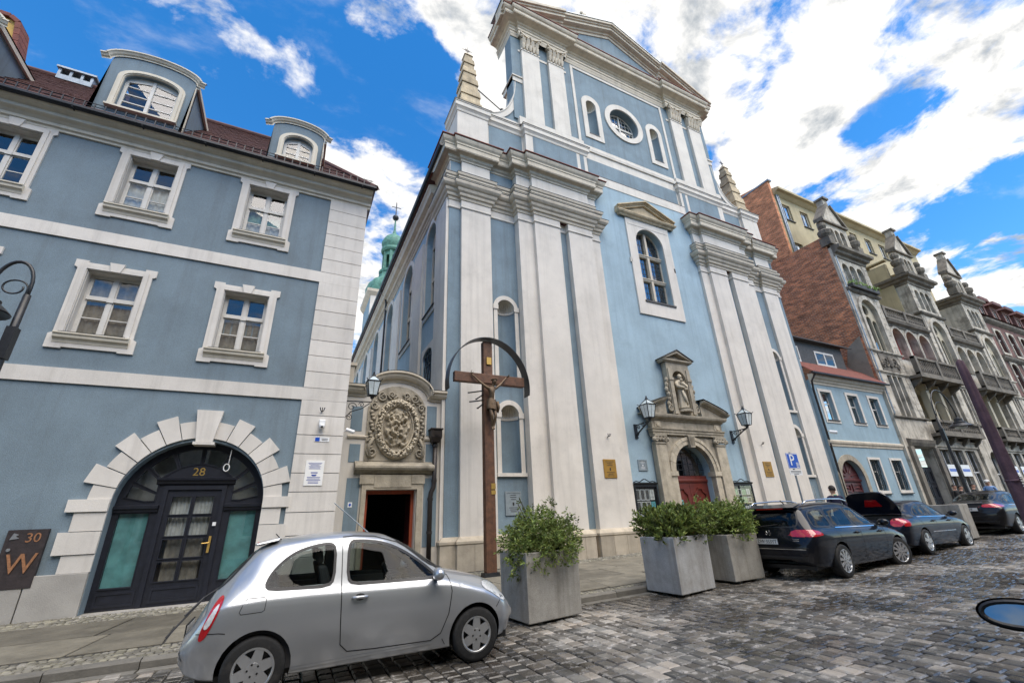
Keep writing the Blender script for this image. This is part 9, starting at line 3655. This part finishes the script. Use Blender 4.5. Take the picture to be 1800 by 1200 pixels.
# ================================================================== closed parasol and scooter by the camera
def parasol():
 x, y = 12.62, 3.6
 z0 = gz(x)
 T = thing('closed_parasol', 'closed maroon parasol standing upright at the right edge', 'parasol', (x, y, z0))
 MB().tube([(x, y, z0), (x, y, 4.2)], .03, 8).build('pole', 'zinc', T)
 MB().box(x - .4, y - .4, z0, x + .4, y + .4, z0 + .07).build('base', 'concrete_tan', T)
 m = MB()
 n = 32
 vs = []
 prof = [(.01, 4.40), (.06, 4.34), (.072, 4.1), (.078, 3.6), (.084, 3.0), (.09, 2.5), (.098, 2.0), (.105, 1.5), (.11, 1.1), (.10, .88), (.05, .80)]
 for j, (r, z) in enumerate(prof):
  for i in range(n):
   a = 2 * PI * i / n
   k = 1 + .14 * math.cos(a * 4 + .3 + j * .06) + .05 * math.sin(a * 9 + j)
   vs.append((x + r * k * math.cos(a), y + r * k * math.sin(a), z))
 m.add(vs, [(j * n + i, j * n + (i + 1) % n, (j + 1) * n + (i + 1) % n, (j + 1) * n + i) for j in range(len(prof) - 1) for i in range(n)])
 m.build('folded_canopy', 'maroon_cloth', T, smooth=True)
 MB().tube([(x + .105 * math.cos(2 * PI * i / 18), y + .105 * math.sin(2 * PI * i / 18), 1.9) for i in range(18)], .02, 5, closed=True).build('strap', 'maroon_cloth', T)
 q = MB()
 for k in range(5):
  q.box(x - .05, y - .122, 1.98 - k * .05, x + .03, y - .112, 2.0 - k * .05)
 q.build('print', 'cloth_white', T)


parasol()


def scooter():
 x, y = 2.30, .62
 T = thing('motor_scooter', 'motor scooter of which only a round-edged rear-view mirror reaches into the lower right corner', 'scooter', (x, y, 0))
 # mirror head, its back towards the street
 c = Vector((2.055, .70, 1.285))
 to = (Vector((0, 0, 1.62)) - c)
 to = Vector((-.94, -.28, .2)).normalized()
 rt = Vector((0, 0, 1)).cross(to).normalized()
 up = to.cross(rt)
 m = MB()
 n, rows = 24, 8
 vs = []
 for j in range(rows + 1):
  t = PI / 2 * j / rows
  for i in range(n):
   a = 2 * PI * i / n
   ex, ez = .115 * math.cos(a) * (1 + .15 * math.cos(a)), .045 * math.sin(a)
   k = math.sin(t) if j else 0
   p = c + rt * ex * k + up * ez * k - to * (.045 * math.cos(t))
   vs.append(tuple(p))
 m.add(vs, [(j * n + i, j * n + (i + 1) % n, (j + 1) * n + (i + 1) % n, (j + 1) * n + i) for j in range(rows) for i in range(n)])
 m.build('mirror_shell', 'plastic_black', T, smooth=True)
 g = [tuple(c + rt * .100 * math.cos(2 * PI * i / n) * (1 + .15 * math.cos(2 * PI * i / n)) + up * .034 * math.sin(2 * PI * i / n) - to * .004) for i in range(n)]
 MB().add(g, [tuple(range(n))]).build('mirror_glass', 'mirror_dark', T)
 MB().tube([tuple(Vector(p) + to * .002) for p in g], .007, 6, closed=True).build('mirror_rim', 'plastic_black', T)
 MB().tube([tuple(c - to * .03 - up * .05), (2.06, .68, 1.15), (2.16, .64, 1.02)], .010, 6).build('mirror_stem', 'plastic_black', T)
 MB().tube([(2.22, .92, 1.02), (2.18, .78, 1.0), (2.2, .62, 1.0), (2.18, .46, 1.0), (2.22, .32, 1.02)], .018, 6).build('handlebar', 'plastic_black', T)
 for s in (-1, 1):
  MB().tube([(2.205, .62 + s * .2, 1.008), (2.225, .62 + s * .33, 1.022)], .026, 8).build('grip', 'rubber', T)
 MB().tube([(2.2, .62, 1.0), (1.98, .62, .6), (1.86, .62, .28)], .035, 8).build('steering_column', 'plastic_black', T)
 fs_ = MB()
 fs_.hull8([(2.0, .45, .25), (2.08, .45, .25), (2.08, .79, .25), (2.0, .79, .25)], [(2.12, .47, .95), (2.20, .47, .95), (2.20, .77, .95), (2.12, .77, .95)])
 fs_.build('leg_shield', 'navy_paint', T, bevel=.03)
 MB().box(2.05, .48, .24, 2.55, .76, .30).build('foot_board', 'plastic_black', T)
 MB().hull8([(2.5, .44, .28), (3.15, .48, .35), (3.15, .76, .35), (2.5, .80, .28)], [(2.5, .48, .70), (3.2, .52, .74), (3.2, .72, .74), (2.5, .76, .70)]).build('rear_body', 'navy_paint', T, bevel=.05)
 MB().hull8([(2.48, .47, .705), (3.15, .50, .745), (3.15, .74, .745), (2.48, .77, .705)], [(2.52, .49, .79), (3.10, .52, .82), (3.10, .72, .82), (2.52, .75, .79)]).build('saddle', 'plastic_black', T, bevel=.03)
 for wx in (1.84, 3.0):
  w = MB()
  w.tube([(wx + .17 * math.cos(2 * PI * i / 28), .62, .22 + .17 * math.sin(2 * PI * i / 28)) for i in range(28)], .05, 8, closed=True)
  w = w.build('wheel', 'rubber', T, smooth=True)
  MB().lathe([(.13, -.02), (.13, .02)], (wx, .62, .22), 16, 'y').build('hub', 'alloy', w)


scooter()
